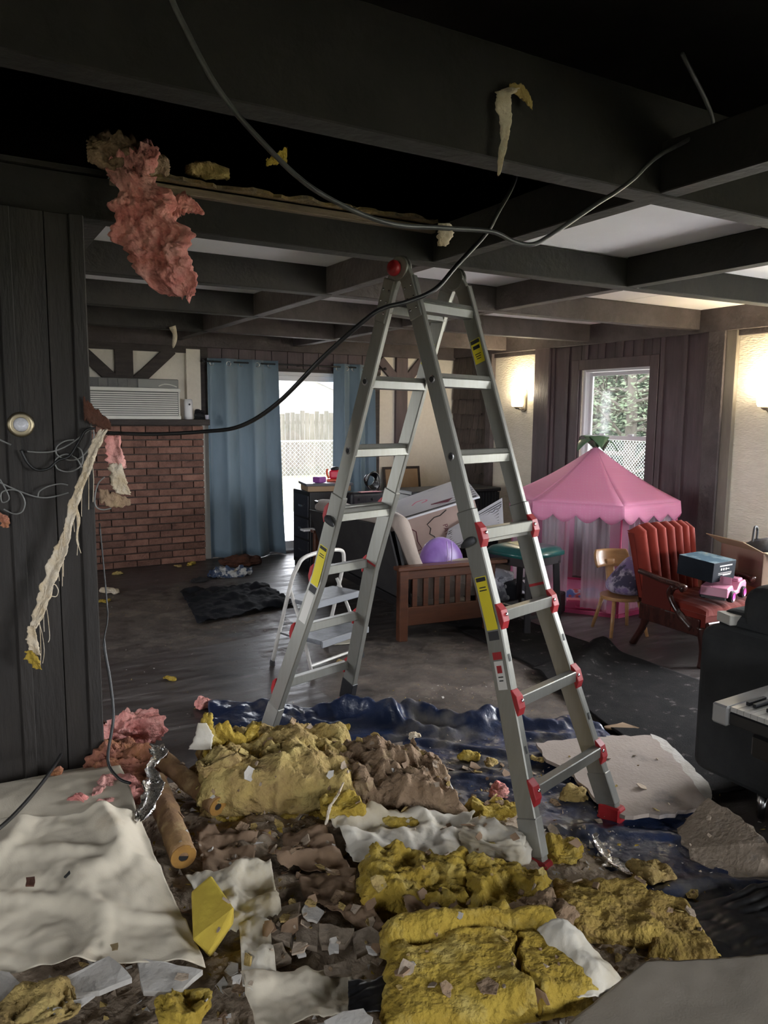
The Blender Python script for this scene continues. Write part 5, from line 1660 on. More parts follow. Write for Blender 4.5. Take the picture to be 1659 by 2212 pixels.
def poly_sheet(name, mat, label, cat, quad, nu, nv, zf, thick, rag=.0, seed=0, group=None, smooth=True):
    """sheet lying over the floor: quad of four (x, y) corners, zf(x, y, u, v) height"""
    a, b, c, d = [V((p[0], p[1], 0)) for p in quad]

    def fn(u, v):
        if rag:
            rv = 1 + rag * (noise.noise(V((u * 7, seed, 0 if v < .5 else 5))) + .4 * noise.noise(V((u * 25, seed, 0 if v < .5 else 5))))
            ru = 1 + rag * (noise.noise(V((v * 7, seed + 9, 0 if u < .5 else 5))) + .4 * noise.noise(V((v * 25, seed + 9, 0 if u < .5 else 5))))
            u2, v2 = .5 + (u - .5) * ru, .5 + (v - .5) * rv
        else:
            u2, v2 = u, v
        p = a.lerp(b, u2).lerp(d.lerp(c, u2), v2)
        return V((p.x, p.y, zf(p.x, p.y, u, v) + thick))
    mb = MB().grid(nu, nv, fn, thick=thick * .9)
    # the grid's normals may point down; keep the sheet above the floor
    if any(p.z < -.0005 for p in mb.v):
        for p in mb.v:
            p.z = max(p.z, .0005)
    return centred(mb, name, mat, label, cat, group, smooth=smooth)


m_rug = M('worn_black_rug', (0.012, 0.0115, 0.012), (0.021, 0.019, 0.019), ns=7, rough=1, spec=.08, bump=.3, bs=200, c3=(.16, .145, .14), ns3=14, lo3=.62, hi3=.72)
poly_sheet('rug_runner', m_rug, 'dark worn rug runner lying below the bar stool', 'rug', [(3.22, 4.75), (3.78, 4.60), (3.80, 3.30), (3.10, 3.30)], 40, 40, lambda x, y, u, v: .003 + .004 * noise.noise(V((x * 4, y * 4, 1))), .006, .015, 1)
poly_sheet('rug_runner', m_rug, 'dark dirty rug with a rumpled fold running in front of the red armchair', 'rug', [(3.06, 3.45), (3.80, 3.60), (3.78, 1.60), (2.62, 1.90)], 60, 70,
           lambda x, y, u, v: .012 + .055 * math.exp(-((v - .07 - .05 * math.sin(u * 5)) / .045) ** 2) * (.4 + .8 * u) + .004 * noise.noise(V((x * 4, y * 4, 3))), .008, .015, 2)
m_bcl = M('black_sheet_cloth', (0.008, 0.009, 0.012), (0.012, 0.013, 0.018), ns=5, rough=.8, spec=.2, c3=(.08, .08, .085), ns3=26, lo3=.72, hi3=.78)
poly_sheet('black_cloth', m_bcl, 'crumpled black cloth spread on the floor left of the step stool', 'cloth', [(1.72, 6.50), (2.45, 6.45), (2.45, 5.62), (1.56, 5.42)], 60, 50,
           lambda x, y, u, v: .008 + .06 * abs(frac((x * 4.2, y * 4.2, 5), 4)) + .02 * (math.sin(PI * u) * math.sin(PI * v)), .004, .05, 3)
m_tarp = M('blue_plastic_tarp', (0.012, 0.021, 0.056), (0.018, 0.030, 0.075), ns=4, rough=.28, spec=.55, bump=.7, bs=11, bd=.02, c3=(.15, .135, .115), ns3=3.6, lo3=.50, hi3=.70)


def tarpz(x, y, u, v):
    w = .02 * abs(frac((x * 3.0, y * 3.0, 2), 3)) + .012 * abs(noise.noise(V((x * 9, y * 9, 4)))) + .006 * abs(noise.noise(V((x * 23, y * 23, 4))))
    # pleats running across, and the bunched far edge
    pl_ = .016 * max(0, math.sin((x * .75 + y) * 15 + 2 * noise.noise(V((x * 2, y * 2, 1))))) ** 4
    ed = (.11 * math.exp(-((v - .05 - .02 * math.sin(u * 31)) / .035) ** 2) + .05 * math.exp(-((v - .12 - .02 * math.sin(u * 23 + 1)) / .03) ** 2)) * (.15 + 1.3 * max(0, noise.noise(V((u * 6, 2, 9))) + .30) + .5 * abs(noise.noise(V((u * 24, v * 9, 3))))) * (.35 + .9 * math.exp(-((u - .5) / .28) ** 2))
    return .004 + w + pl_ + ed


poly_sheet('blue_tarp', m_tarp, 'glossy dark blue plastic tarp spread under the ladder feet', 'tarp', [(1.16, 3.86), (2.78, 2.66), (2.42, 1.10), (.75, 2.25)], 170, 150, tarpz, .002, .02, 4)
m_dry = M('brown_drywall_paper', (0.36, 0.30, 0.26), (0.31, 0.255, 0.22), ns=5, rough=.9, bump=.15, bs=80, c3=(.16, .145, .145), ns3=3.5, lo3=.58, hi3=.70)
m_dryw = M('white_gypsum', (0.52, 0.50, 0.47), (0.42, 0.39, 0.35), ns=7, rough=.95, bump=.2, bs=70)
m_dryd = M('grey_plaster_chunk', (0.37, 0.295, 0.225), (0.29, 0.23, 0.17), ns=6, rough=.95, bump=.5, bs=50, c3=(.30, .26, .22), ns3=15, lo3=.6, hi3=.75, rnd=.2)
m_brpaper = M('brown_kraft_paper', (0.31, 0.205, 0.13), (0.23, 0.15, 0.095), ns=5, rough=.85, bump=.2, bs=40, rnd=.15)
m_canvas = M('cream_canvas', (0.68, 0.61, 0.485), (0.62, 0.555, 0.44), ns=3, rough=.95, bump=.10, bs=200, c3=(.50, .41, .30), ns3=5.5, lo3=.60, hi3=.78)
m_beige = M('dull_beige_canvas', (0.34, 0.30, 0.245), (0.30, 0.265, 0.215), ns=3, rough=.95, bump=.10, bs=200)
m_wpaper = M('dirty_white_paper', (0.66, 0.62, 0.54), (0.54, 0.47, 0.34), ns=5, rough=.8, bump=.2, bs=40)
m_foil = M('crumpled_foil', (0.75, 0.73, 0.70), rough=.18, metal=1.0, bump=.9, bs=28)
m_blkplastic = M('black_plastic_sheet', (0.010, 0.010, 0.011), (0.018, 0.016, 0.015), ns=6, rough=.4, c3=(.07, .055, .04), ns3=12, lo3=.66, hi3=.75)


def shard(name, mat, label, cat, pts, thick, seed=0, rag=.012, rnd=None, group=None, tilt=(0, 0)):
    """flat broken piece with an irregular outline; pts (px, py, z) give its outline in the room"""
    P = [spot(*p) for p in pts]
    c = sum(P, V((0, 0, 0))) / len(P)
    out = []
    r_ = random.Random(seed)
    for i in range(len(P)):
        a, b = P[i], P[(i + 1) % len(P)]
        m = max(2, int((b - a).length / .03))
        for k in range(m):
            q = a.lerp(b, k / m)
            d = (q - c)
            d.z = 0
            out.append(q + d.normalized() * (r_.uniform(-rag, rag) if k else 0))
    n = len(out)
    nrm = V((0, 0, 0))
    for i in range(n):
        nrm += (out[i] - c).cross(out[(i + 1) % n] - c)
    nrm = nrm.normalized()
    if nrm.z < 0:
        nrm = -nrm
    mb = MB()
    bot = [q - nrm * thick for q in out]
    low = min(p.z for p in bot)
    sh_ = V((0, 0, max(0, .002 - low)))
    mb.add([q + sh_ for q in out] + [q + sh_ for q in bot], [tuple(range(n)), tuple(range(2 * n - 1, n - 1, -1))] + [(i, n + i, n + (i + 1) % n, (i + 1) % n) for i in range(n)])
    return centred(mb, name, mat, label, cat, group)


shard('drywall_slab', m_dry, 'large brown-faced drywall slab on the tarp right of the ladder foot', 'drywall', [(1158, 1605, .055), (1280, 1590, .055), (1405, 1588, .055), (1470, 1650, .055), (1535, 1738, .055), (1440, 1758, .055), (1350, 1762, .055), (1300, 1738, .055), (1240, 1672, .055), (1180, 1640, .055)], .016, 1)
shard('drywall_slab', m_dryw, 'white crumbled gypsum sheet beyond the brown slab near the sofa', 'drywall', [(1405, 1585, .04), (1440, 1600, .04), (1530, 1690, .04), (1540, 1742, .04), (1500, 1735, .04), (1440, 1650, .04)], .008, 2)
shard('drywall_slab', m_dryd, 'brown drywall piece propped up against the sofa leg at right', 'drywall', [(1462, 1795, .02), (1530, 1728, .10), (1600, 1770, .10), (1680, 1850, .09), (1690, 1895, .02), (1575, 1900, .01), (1490, 1860, .01)], .02, 3)
shard('wood_splinter', m_tan, 'curled splintered wood strip on the floor by the rug edge', 'wood', [(1305, 1568, .03), (1345, 1560, .035), (1382, 1572, .03), (1370, 1578, .02), (1310, 1574, .02)], .006, 4, .006)
sc_ = 0

# film of plaster dust on the floor between the tarp and the rug
m_dust = bpy.data.materials.new('plaster_dust')
m_dust.use_nodes = True
_t = m_dust.node_tree
_N, _L = _t.nodes, _t.links
_b = _N['Principled BSDF']
_b.inputs['Base Color'].default_value = (.21, .175, .15, 1)
_b.inputs['Roughness'].default_value = 1
_b.inputs['Specular IOR Level'].default_value = .1
_tc = _N.new('ShaderNodeTexCoord')
_g = _N.new('ShaderNodeVectorMath')
_g.operation = 'DISTANCE'
_g.inputs[1].default_value = (.5, .5, .5)
_L.new(_tc.outputs['Generated'], _g.inputs[0])
_f = _N.new('ShaderNodeMapRange')
_f.inputs[1].default_value, _f.inputs[2].default_value, _f.inputs[3].default_value, _f.inputs[4].default_value = .15, .70, .55, -.10
_L.new(_g.outputs['Value'], _f.inputs[0])
_n = _N.new('ShaderNodeTexNoise')
_n.inputs['Scale'].default_value = 4.5
_n.inputs['Detail'].default_value = 9
_n.inputs['Roughness'].default_value = .68
_L.new(_tc.outputs['Object'], _n.inputs['Vector'])
_r = _N.new('ShaderNodeMapRange')
_r.inputs[1].default_value, _r.inputs[2].default_value, _r.inputs[3].default_value, _r.inputs[4].default_value = .36, .66, -.35, .55
_L.new(_n.outputs['Fac'], _r.inputs[0])
_a = _N.new('ShaderNodeMath')
_a.use_clamp = True
_L.new(_f.outputs[0], _a.inputs[0])
_L.new(_r.outputs[0], _a.inputs[1])
_L.new(_a.outputs[0], _b.inputs['Alpha'])


def dust(quad, label):
    mb = MB().grid(4, 4, lambda u, v: V((*(V(quad[0]).lerp(V(quad[1]), u).lerp(V(quad[3]).lerp(V(quad[2]), u), v)), .0012)))
    return centred(mb, 'plaster_dust', m_dust, label, 'dust', kind='stuff')


dust([(1.7, 4.6), (3.3, 4.7), (3.3, 2.0), (1.9, 2.4)], 'pale plaster dust trodden over the floor behind the ladder')
dust([(.6, 6.9), (2.3, 6.9), (2.2, 5.0), (.6, 4.8)], 'dusty white film on the floor in front of the bricks')
# ------------------------------------------------------------------ the debris heap


def sig(t):
    return 1 / (1 + math.exp(-max(-40, min(40, t))))


def hm(x, y):
    a = sig((1.78 + .10 * (y - 1.6) - x) / .10)
    b = sig((3.02 - y - .62 * (x - .45)) / .10)
    c = sig((x + y * .2 - .1) / .2)
    n_ = frac((x * 3.1, y * 3.1, 4), 4)
    return .085 * a * b * (.75 + .25 * c) * (1 + .5 * n_) + .006 * a * b


m_rub = M('dusty_rubble', (0.28, 0.215, 0.155), (0.40, 0.32, 0.24), ns=10, rough=1, bump=.9, bs=35, c3=(.13, .095, .065), ns3=8, lo3=.56, hi3=.68)
mb = MB().grid(150, 150, lambda u, v: V((-.35 + 2.45 * u, .75 + 2.34 * v, max(.0008, hm(-.35 + 2.45 * u, .75 + 2.34 * v) + .012 * frac(((-.35 + 2.45 * u) * 22, (.75 + 2.34 * v) * 22, 3), 3) * sig((hm(-.35 + 2.45 * u, .75 + 2.34 * v) - .02) / .006)))))
tag(mb.build('rubble_heap', m_rub, None, smooth=True), 'heap of dusty crumbled plaster under the torn insulation', 'rubble', kind='stuff')
# loose crumbs scattered over heap, tarp and floor
cr_ = MB()
rc = random.Random(12)
for k in range(5200):
    if k < 3000:
        x, y = rc.uniform(.0, 1.95), rc.uniform(.85, 3.0)
        z = hm(x, y)
        if z < .012 and rc.random() < .6:
            continue
        s = rc.choice([.004, .006, .008, .012, .018])
    elif k < 4200:
        x, y = rc.uniform(1.0, 2.7), rc.uniform(1.3, 3.5)
        z = hm(x, y) + .022
        s = rc.choice([.003, .004, .006, .010])
    else:
        x, y = rc.uniform(.8, 3.6), rc.uniform(2.6, 7.3)
        if 2.0 < x < 2.9 and y > 4.2:
            continue
        z = 0.001
        s = rc.choice([.002, .003, .004, .006])
        if y > 4.4 and rc.random() < .5:
            x = rc.uniform(.8, 2.0)
    vs = [V((rc.uniform(-1, 1), rc.uniform(-1, 1), rc.uniform(0, .6))) * s for _ in range(4)]
    vs[3].z += s * .6
    m_i = rc.choice([0, 0, 1, 1, 2, 3, 4])
    cr_.add([V((x, y, z)) + q for q in vs], [(0, 1, 2), (0, 3, 1), (1, 3, 2), (2, 3, 0)], None, m_i)
tag(cr_.build('loose_crumbs', [m_dryd, m_dryw, m_brownfib, m_yelfib, m_tanfib]), 'loose crumbs of plaster and fibre scattered over floor and tarp', 'debris', kind='stuff')


def lump(name, mat, label, cat, c, size, rot=(0, 0, 0), seed=0, amp=.03, freq=9, ex=3.0, n=26, group=None, flat=True, fin=1.0):
    """torn chunk of batt: a rounded box with lumpy, layered skin"""
    R_ = Matrix.Rotation(rot[2], 3, 'Z') @ Matrix.Rotation(rot[1], 3, 'Y') @ Matrix.Rotation(rot[0], 3, 'X')
    mb = MB()
    idx = {}
    vs, fs = [], []

    def pt(i, j, k):
        key = (i, j, k)
        if key in idx:
            return idx[key]
        p = V((i / n * 2 - 1, j / n * 2 - 1, k / n * 2 - 1))
        l = (abs(p.x) ** ex + abs(p.y) ** ex + abs(p.z) ** ex) ** (1 / ex)
        p = p / l
        q = V((p.x * size[0] / 2, p.y * size[1] / 2, p.z * size[2] / 2))
        s = V((seed * 1.7, seed * .6, seed * 2.3))
        d = frac(q * freq + s, 5) * amp + .45 * amp * frac(V((q.x * freq * 1.2, q.y * freq * 1.2, q.z * freq * 7)) + s, 3) + fin * .12 * amp * noise.noise(q * freq * 9 + s)
        nr = V((p.x / size[0], p.y / size[1], p.z / size[2])).normalized()
        q = q + nr * d + V((noise.noise(q * freq * .8 + s), noise.noise(q * freq * .8 + s * 2), 0)) * amp * .8
        vs.append(V(c) + R_ @ q)
        idx[key] = len(vs) - 1
        return idx[key]
    for a in range(n):
        for b in range(n):
            for (f, flip) in ((lambda x, y: (x, y, 0), 1), (lambda x, y: (x, y, n), 0), (lambda x, y: (x, 0, y), 0), (lambda x, y: (x, n, y), 1), (lambda x, y: (0, x, y), 1), (lambda x, y: (n, x, y), 0)):
                q = [pt(*f(a, b)), pt(*f(a + 1, b)), pt(*f(a + 1, b + 1)), pt(*f(a, b + 1))]
                fs.append(tuple(reversed(q)) if flip else tuple(q))
    for p in vs:
        p.z = max(p.z, .002)
    mb.add(vs, fs)
    return centred(mb, name, mat, label, cat, group, smooth=True)


G = 'torn insulation in the heap'


def batt(mat, label, quad, thick, amp, freq, seed, rag=.12, nu=60, nv=44, name='insulation_batt', bow=0.0, crack=None):
    P = [spot(*p) for p in quad]

    def fn(u, v):
        p = P[0].lerp(P[1], u).lerp(P[3].lerp(P[2], u), v)
        return p + Z * (bow * math.sin(PI * min(max(u, 0), 1)) + .35 * amp * frac((p.x * freq * .6, p.y * freq * .6, seed), 3))
    P_ = []
    for i in range(nu + 1):
        row = []
        for j in range(nv + 1):
            u, v = i / nu, j / nv
            rv = 1 + rag * (noise.noise(V((u * 6, seed, 0 if v < .5 else 5))) + .6 * noise.noise(V((u * 19, seed, 2 if v < .5 else 7))))
            ru = 1 + rag * (noise.noise(V((v * 5, seed + 3, 0 if u < .5 else 5))) + .6 * noise.noise(V((v * 17, seed + 3, 1 if u < .5 else 6))))
            row.append(fn(.5 + (u - .5) * ru, .5 + (v - .5) * rv))
        P_.append(row)
    vs, w = [], nv + 1
    for s_ in (1, -1):
        for i in range(nu + 1):
            for j in range(nv + 1):
                u, v = i / nu, j / nv
                e = (max(0, 1 - (2 * u - 1) ** 10) * max(0, 1 - (2 * v - 1) ** 10)) ** .5
                p = P_[i][j]
                q = p * freq + V((seed * 3.1, s_ * 2.7, 0))
                rid = 1 - 2 * abs(noise.noise(q * 1.3))
                d = thick / 2 * (.45 + .55 * e) + (amp * (.55 * frac(q, 5) + .30 * rid) + .10 * amp * noise.noise(q * 7)) * (.35 + .65 * e if s_ > 0 else .2)
                if crack and s_ > 0:
                    d += crack(u, v)
                vs.append(p + Z * (s_ * max(d, -.03 if crack else .004)))
    q = (nu + 1) * w
    fs = []
    for i in range(nu):
        for j in range(nv):
            f = (i * w + j, i * w + j + 1, (i + 1) * w + j + 1, (i + 1) * w + j)
            fs.append(f)
            fs.append(tuple(q + k for k in reversed(f)))
    ring_ = [i * w for i in range(nu)] + [nu * w + j for j in range(nv)] + [i * w + nv for i in range(nu, 0, -1)] + [j for j in range(nv, 0, -1)]
    n_ = len(vs)
    prev = None
    # torn side: two bands between top and bottom, pushed in and out
    c = sum((p for r_ in P_ for p in r_), V((0, 0, 0))) / ((nu + 1) * w)
    bands = [ring_]
    for t in (.33, .67):
        b_ = []
        for r_i in ring_:
            a0, b0 = vs[r_i], vs[r_i + q]
            m_ = a0.lerp(b0, t)
            o_ = V((m_.x - c.x, m_.y - c.y, 0)).normalized()
            m_ = m_ + o_ * (.35 * thick * noise.noise(m_ * 16 + V((seed, t * 9, 0))) + (.10 if t < .5 else -.06) * thick)
            vs.append(m_)
            b_.append(len(vs) - 1)
        bands.append(b_)
    bands.append([r_i + q for r_i in ring_])
    for A0, B0 in zip(bands[:-1], bands[1:]):
        for k in range(len(ring_)):
            l = (k + 1) % len(ring_)
            fs.append((A0[k], A0[l], B0[l], B0[k]))
    for p in vs:
        p.z = max(p.z, .002)
    mb = MB().add(vs, fs)
    return centred(mb, name, mat, label, 'insulation', G, smooth=True)


# the long batt lying across the back of the heap
m_yeltan = M('mustard_fibreglass', (0.44, 0.31, 0.07), (0.33, 0.22, 0.065), ns=7, rough=1, bump=.8, bs=70, c3=(.24, .15, .06), ns3=8, lo3=.54, hi3=.68)
batt(m_tanfib, 'big rounded yellow-tan insulation batt lying across the back of the heap', [(435, 1612, .17), (745, 1600, .16), (770, 1728, .14), (425, 1742, .15)], .15, .075, 8, 1, .10, 70, 50, bow=.015)
batt(m_brownfib, 'dirty brown end of the long batt behind the right ladder rail', [(735, 1622, .15), (945, 1652, .12), (995, 1762, .10), (765, 1735, .13)], .13, .075, 11, 2, .10, 60, 50)
batt(m_yelfib, 'thin bright yellow layer under the big tan batt', [(418, 1752, .08), (700, 1735, .08), (715, 1772, .07), (415, 1788, .07)], .035, .012, 12, 3, .05, 50, 14)
lump('insulation_chunk', m_yelfib, 'yellow lump sticking out above the white paper in mid heap', 'insulation', spot(740, 1742, .17), (.14, .11, .05), (0, 0, -.4), 4, .025, 14, 2.6, 18, G)
lump('insulation_chunk', m_yelfib, 'yellow tongue hanging right of the white paper below the brown batt', 'insulation', spot(850, 1775, .12), (.17, .07, .035), (0, .1, -.4), 5, .018, 14, 2.6, 18, G)
lump('insulation_chunk', m_tanfib, 'ragged tan tuft on top of the big batt near its left end', 'insulation', spot(470, 1640, .27), (.16, .12, .06), (0, 0, .2), 6, .035, 14, 2.3, 20, G)
lump('insulation_chunk', m_tanfib, 'fibrous tan shreds on the crest of the big batt', 'insulation', spot(620, 1622, .25), (.22, .10, .04), (0, 0, -.4), 7, .03, 16, 2.3, 20, G)
# standing yellow fluff at the back left
fluff('insulation_tuft', m_yelfib, 'torn yellow tuft standing up behind the big batt', 'insulation', along([spotY(440, 1640, 2.82), spotY(475, 1600, 2.82), spotY(520, 1610, 2.82), spotY(560, 1590, 2.82)], [.10, .16, .12, .13], Z, .12), 44, 20, .035, .04, 15, 41, .7, G, 8)
fluff('insulation_tuft', m_yelfib, 'slim yellow point rising left of the torn tuft', 'insulation', along([spotY(468, 1625, 2.80), spotY(448, 1580, 2.80), spotY(450, 1540, 2.80)], [.07, .05, .03], CX, .2), 26, 10, .022, .02, 18, 43, .5, G)
fluff('paper_scrap', m_wpaper, 'white paper flap standing left of the yellow tuft', 'paper', along([spotY(430, 1620, 2.78), spotY(440, 1590, 2.78), spotY(436, 1562, 2.78)], [.09, .07, .03], CX, .1), 20, 10, .004, .004, 14, 45, .2)
# pink insulation along the left of the heap
lump('pink_insulation', m_pinkfib, 'bright pink insulation puff at the back left of the heap', 'insulation', spot(285, 1575, .14), (.26, .20, .18), (0, .2, .3), 6, .05, 10, 2.4, 26, 'pink insulation in the heap')
lump('pink_insulation', m_orangefib, 'orange-pink insulation mass beside the hanging black cord', 'insulation', spot(270, 1655, .14), (.25, .26, .17), (0, .1, .2), 7, .05, 10, 2.4, 26, 'pink insulation in the heap')
lump('pink_insulation', m_pinkfib, 'pink insulation tongue spilling onto the cream cloth', 'insulation', spot(235, 1722, .20), (.22, .15, .07), (0, .1, .5), 8, .04, 14, 2.4, 24, 'pink insulation in the heap')
lump('pink_insulation', m_orangefib, 'small rust tuft lying on the cream cloth', 'insulation', spot(178, 1738, .19), (.08, .05, .035), (0, 0, .4), 9, .025, 18, 2.4, 16, 'pink insulation in the heap')
lump('pink_insulation', m_pinkfib, 'small pink tuft on the dark floor behind the heap', 'insulation', spot(442, 1522, .02), (.11, .06, .04), (0, 0, -.3), 10, .025, 16, 2.4, 16, 'pink insulation in the heap')
lump('pink_insulation', m_pinkfib, 'pink tuft on the tarp right of the brown batt', 'insulation', spot(1080, 1712, .03), (.08, .06, .05), (0, 0, 0), 11, .022, 16, 2.4, 16, 'pink insulation in the heap')
lump('pink_insulation', m_orangefib, 'pink scrap on the cream cloth near the black cord', 'insulation', spot(122, 1668, .20), (.055, .03, .02), (0, 0, .4), 12, .012, 20, 2.4, 12, 'pink insulation in the heap')
lump('dark_insulation', m_rust, 'dark rust scrap against the foot of the partition', 'insulation', spot(185, 1590, .10) + V((0, -.02, 0)), (.16, .10, .22), (0, .2, .2), 13, .03, 10, 2.6, 20)

# cardboard-brown pipe covers
m_pipe = M('stained_pipe_wrap', (0.33, 0.20, 0.085), (0.20, 0.11, 0.055), ns=7, rough=.85, bump=.35, bs=40, c3=(.42, .30, .15), ns3=11, lo3=.54, hi3=.66)
m_foam = M('orange_foam', (0.38, 0.20, 0.045), (0.28, 0.14, 0.035), ns=20, rough=.95)


def pipe(label, p, q, r, seed):
    t = thing('pipe_cover', label, 'pipe insulation', (p + q) / 2, 0, 'stained pipe covers')
    c = (p + q) / 2
    pts = [p.lerp(q, i / 16) - c for i in range(17)]
    mb = MB().tube(pts, [r * (1 + .10 * noise.noise(V((i * .5, seed, 1)))) for i in range(17)], 22)
    mb.v = [x + (x.normalized()) * .006 * frac(x * 30 + V((seed, 0, 0)), 3) for x in mb.v]
    mb.build('wrap', m_pipe, t, smooth=True)
    d = (q - p).normalized()
    M_ = Matrix.Translation(q - c) @ d.to_track_quat('Z', 'Y').to_matrix().to_4x4()
    MB().lathe([(.36 * r, -.01), (.38 * r, .004), (.96 * r, .004), (.99 * r, -.008)], 22, M_, cap=False).build('foam_end', m_foam, t, smooth=False)
    MB().lathe([(0, .001), (.38 * r, .001)], 18, M_, cap=False).build('bore', m_black, t)
    return t


pipe('brown pipe cover pointing at us with an orange foam end', spot(335, 1690, .20), spot(396, 1850, .16), .042, 1)
pipe('yellow-brown pipe cover slanting behind the foil strip', spot(345, 1635, .20), spot(470, 1742, .15), .036, 5)


def sheet(name, mat, label, cat, quad, thick=.003, amp=.02, freq=6, seed=0, rag=.15, nu=36, nv=30, group=None, sag=None):
    P = [spot(*p) for p in quad]

    def fn(u, v):
        p = P[0].lerp(P[1], u).lerp(P[3].lerp(P[2], u), v)
        w = amp * (frac((p.x * freq + seed, p.y * freq, seed), 4) + .6 * math.sin((p.x * 1.3 + p.y * (.4 + .2 * seed)) * freq * 2.2 + seed) * abs(noise.noise(V((p.x * 3, p.y * 3, seed + 3)))))
        return p + Z * (w + (sag(u, v) if sag else 0))
    return fluff(name, mat, label, cat, fn, nu, nv, thick, .0, 5, seed, rag, group, 6)


def clothz(u, v):
    return .045 * math.exp(-((u - .86) / .05) ** 2) * math.exp(-((v - .12) / .18) ** 2) + .016 * max(0, math.sin(u * 15 + v * 6 + 2 * noise.noise(V((u * 3, v * 3, 1))))) ** 3 + .012 * max(0, math.sin(v * 17 - u * 5 + 2 * noise.noise(V((u * 3, v * 3, 4))))) ** 4 - .03 * sig((u - .96) / .015)


sheet('drop_cloth', m_canvas, 'cream canvas drop cloth draped over the left foreground', 'drop cloth', [(-280, 1790, .25), (302, 1752, .235), (445, 2075, .165), (-240, 2120, .215)], .004, .016, 5, 1, .045, 130, 110, sag=clothz)
sheet('drop_cloth', m_canvas, 'back fold of cream canvas against the dark partition', 'drop cloth', [(-200, 1735, .14), (245, 1636, .12), (300, 1768, .215), (-200, 1840, .235)], .004, .010, 4, 3, .03, 80, 50, sag=lambda u, v: .045 * math.sin(PI * v))
sheet('drop_cloth', m_beige, 'smooth beige canvas sheet filling the lower right corner', 'drop cloth', [(1395, 2075, .16), (1750, 2060, .16), (1800, 2330, .20), (1120, 2300, .16)], .006, .006, 3, 5, .03, 60, 50)
sheet('white_cloth', m_wpaper, 'creased white paper facing beside the yellow chunk', 'paper facing', [(400, 1885, .15), (585, 1860, .16), (610, 1985, .13), (485, 2015, .13)], .003, .035, 9, 7, .10, 40, 36)
sheet('white_cloth', m_wpaper, 'folded white paper strip curving down from the yellow chunk', 'paper facing', [(515, 1975, .145), (580, 1980, .14), (605, 2165, .145), (525, 2135, .15)], .003, .03, 9, 9, .15, 40, 24)
sheet('white_cloth', m_canvas, 'dirty cream sheet at the bottom centre of the heap', 'paper facing', [(520, 2105, .15), (760, 2080, .14), (765, 2200, .14), (560, 2230, .15)], .003, .03, 8, 11, .10, 40, 30)
sheet('white_cloth', m_wpaper, 'pale yellowed paper facing hanging below the long batt', 'paper facing', [(705, 1740, .17), (1020, 1755, .12), (1010, 1860, .10), (765, 1860, .12)], .004, .035, 9, 13, .14, 46, 36)
sheet('white_cloth', m_wpaper, 'white facing curling off the right end of the front yellow batt', 'paper facing', [(1160, 2010, .20), (1290, 2045, .19), (1375, 2155, .14), (1250, 2160, .16)], .004, .03, 8, 15, .08, 40, 36, sag=lambda u, v: .05 * math.sin(PI * u) * (1 - v))
lump('rolled_paper', m_wpaper, 'rolled dirty white paper standing beside the near ladder foot', 'paper roll', spot(1065, 1815, .11), (.13, .24, .10), (0, .1, .55), 21, .03, 10, 2.4, 24)
for k, (lab, q, sd) in enumerate((
        ('dark brown paper sheet in front of the yellow layer', [(425, 1795, .12), (560, 1790, .12), (545, 1875, .12), (440, 1890, .13)], 17),
        ('brown paper sheet left of the pale facing', [(560, 1795, .12), (700, 1785, .13), (760, 1880, .12), (600, 1870, .12)], 19),
        ('brown kraft sheet above the plaster chunks', [(640, 1880, .13), (770, 1880, .13), (765, 1960, .13), (660, 1955, .12)], 23),
        ('dark folded kraft piece left of the front yellow batt', [(700, 1955, .15), (800, 1945, .17), (850, 2020, .14), (790, 2010, .13)], 25),
        ('dark kraft curl in the middle of the yellow batts', [(870, 1950, .16), (985, 1935, .17), (1000, 1995, .14), (880, 1990, .13)], 27))):
    sheet('kraft_paper', m_brpaper, lab, 'paper', q, .003, .03, 9, sd, .2, 30, 26, 'kraft paper in the heap')

# yellow batts of the foreground
batt(m_yelfib, 'yellow torn batt in front of the pale facing left of the ladder foot', [(805, 1850, .15), (1010, 1872, .13), (1015, 1985, .11), (778, 1978, .12)], .10, .075, 9, 31, .12, 60, 50)
batt(m_yelfib, 'yellow batt piece running up to the near ladder foot', [(1000, 1880, .12), (1180, 1905, .10), (1185, 1992, .10), (1005, 1990, .11)], .09, .06, 11, 32, .12, 50, 44)
batt(m_yeltan, 'flat mustard batt right of the ladder foot', [(1195, 1912, .08), (1390, 1918, .08), (1440, 2040, .09), (1205, 2020, .10)], .06, .04, 9, 33, .10, 60, 50)
batt(m_yeltan, 'mustard batt corner at the edge of the black plastic', [(1385, 1935, .08), (1480, 1965, .07), (1555, 2068, .07), (1400, 2062, .08)], .05, .035, 10, 34, .10, 44, 44)
def crack(u, v):
    c_ = .70 + .035 * math.sin(v * 7) + .012 * math.sin(v * 23)
    g = .085 * math.exp(-((u - c_) / .010) ** 2) * sig((v - .22) / .03)
    fold = .05 * math.exp(-((v - .20 - .05 * math.sin(u * 9)) / .035) ** 2) * (.6 + .4 * math.sin(u * 13))
    return -g - fold + .03 * sig((.17 - v) / .03)


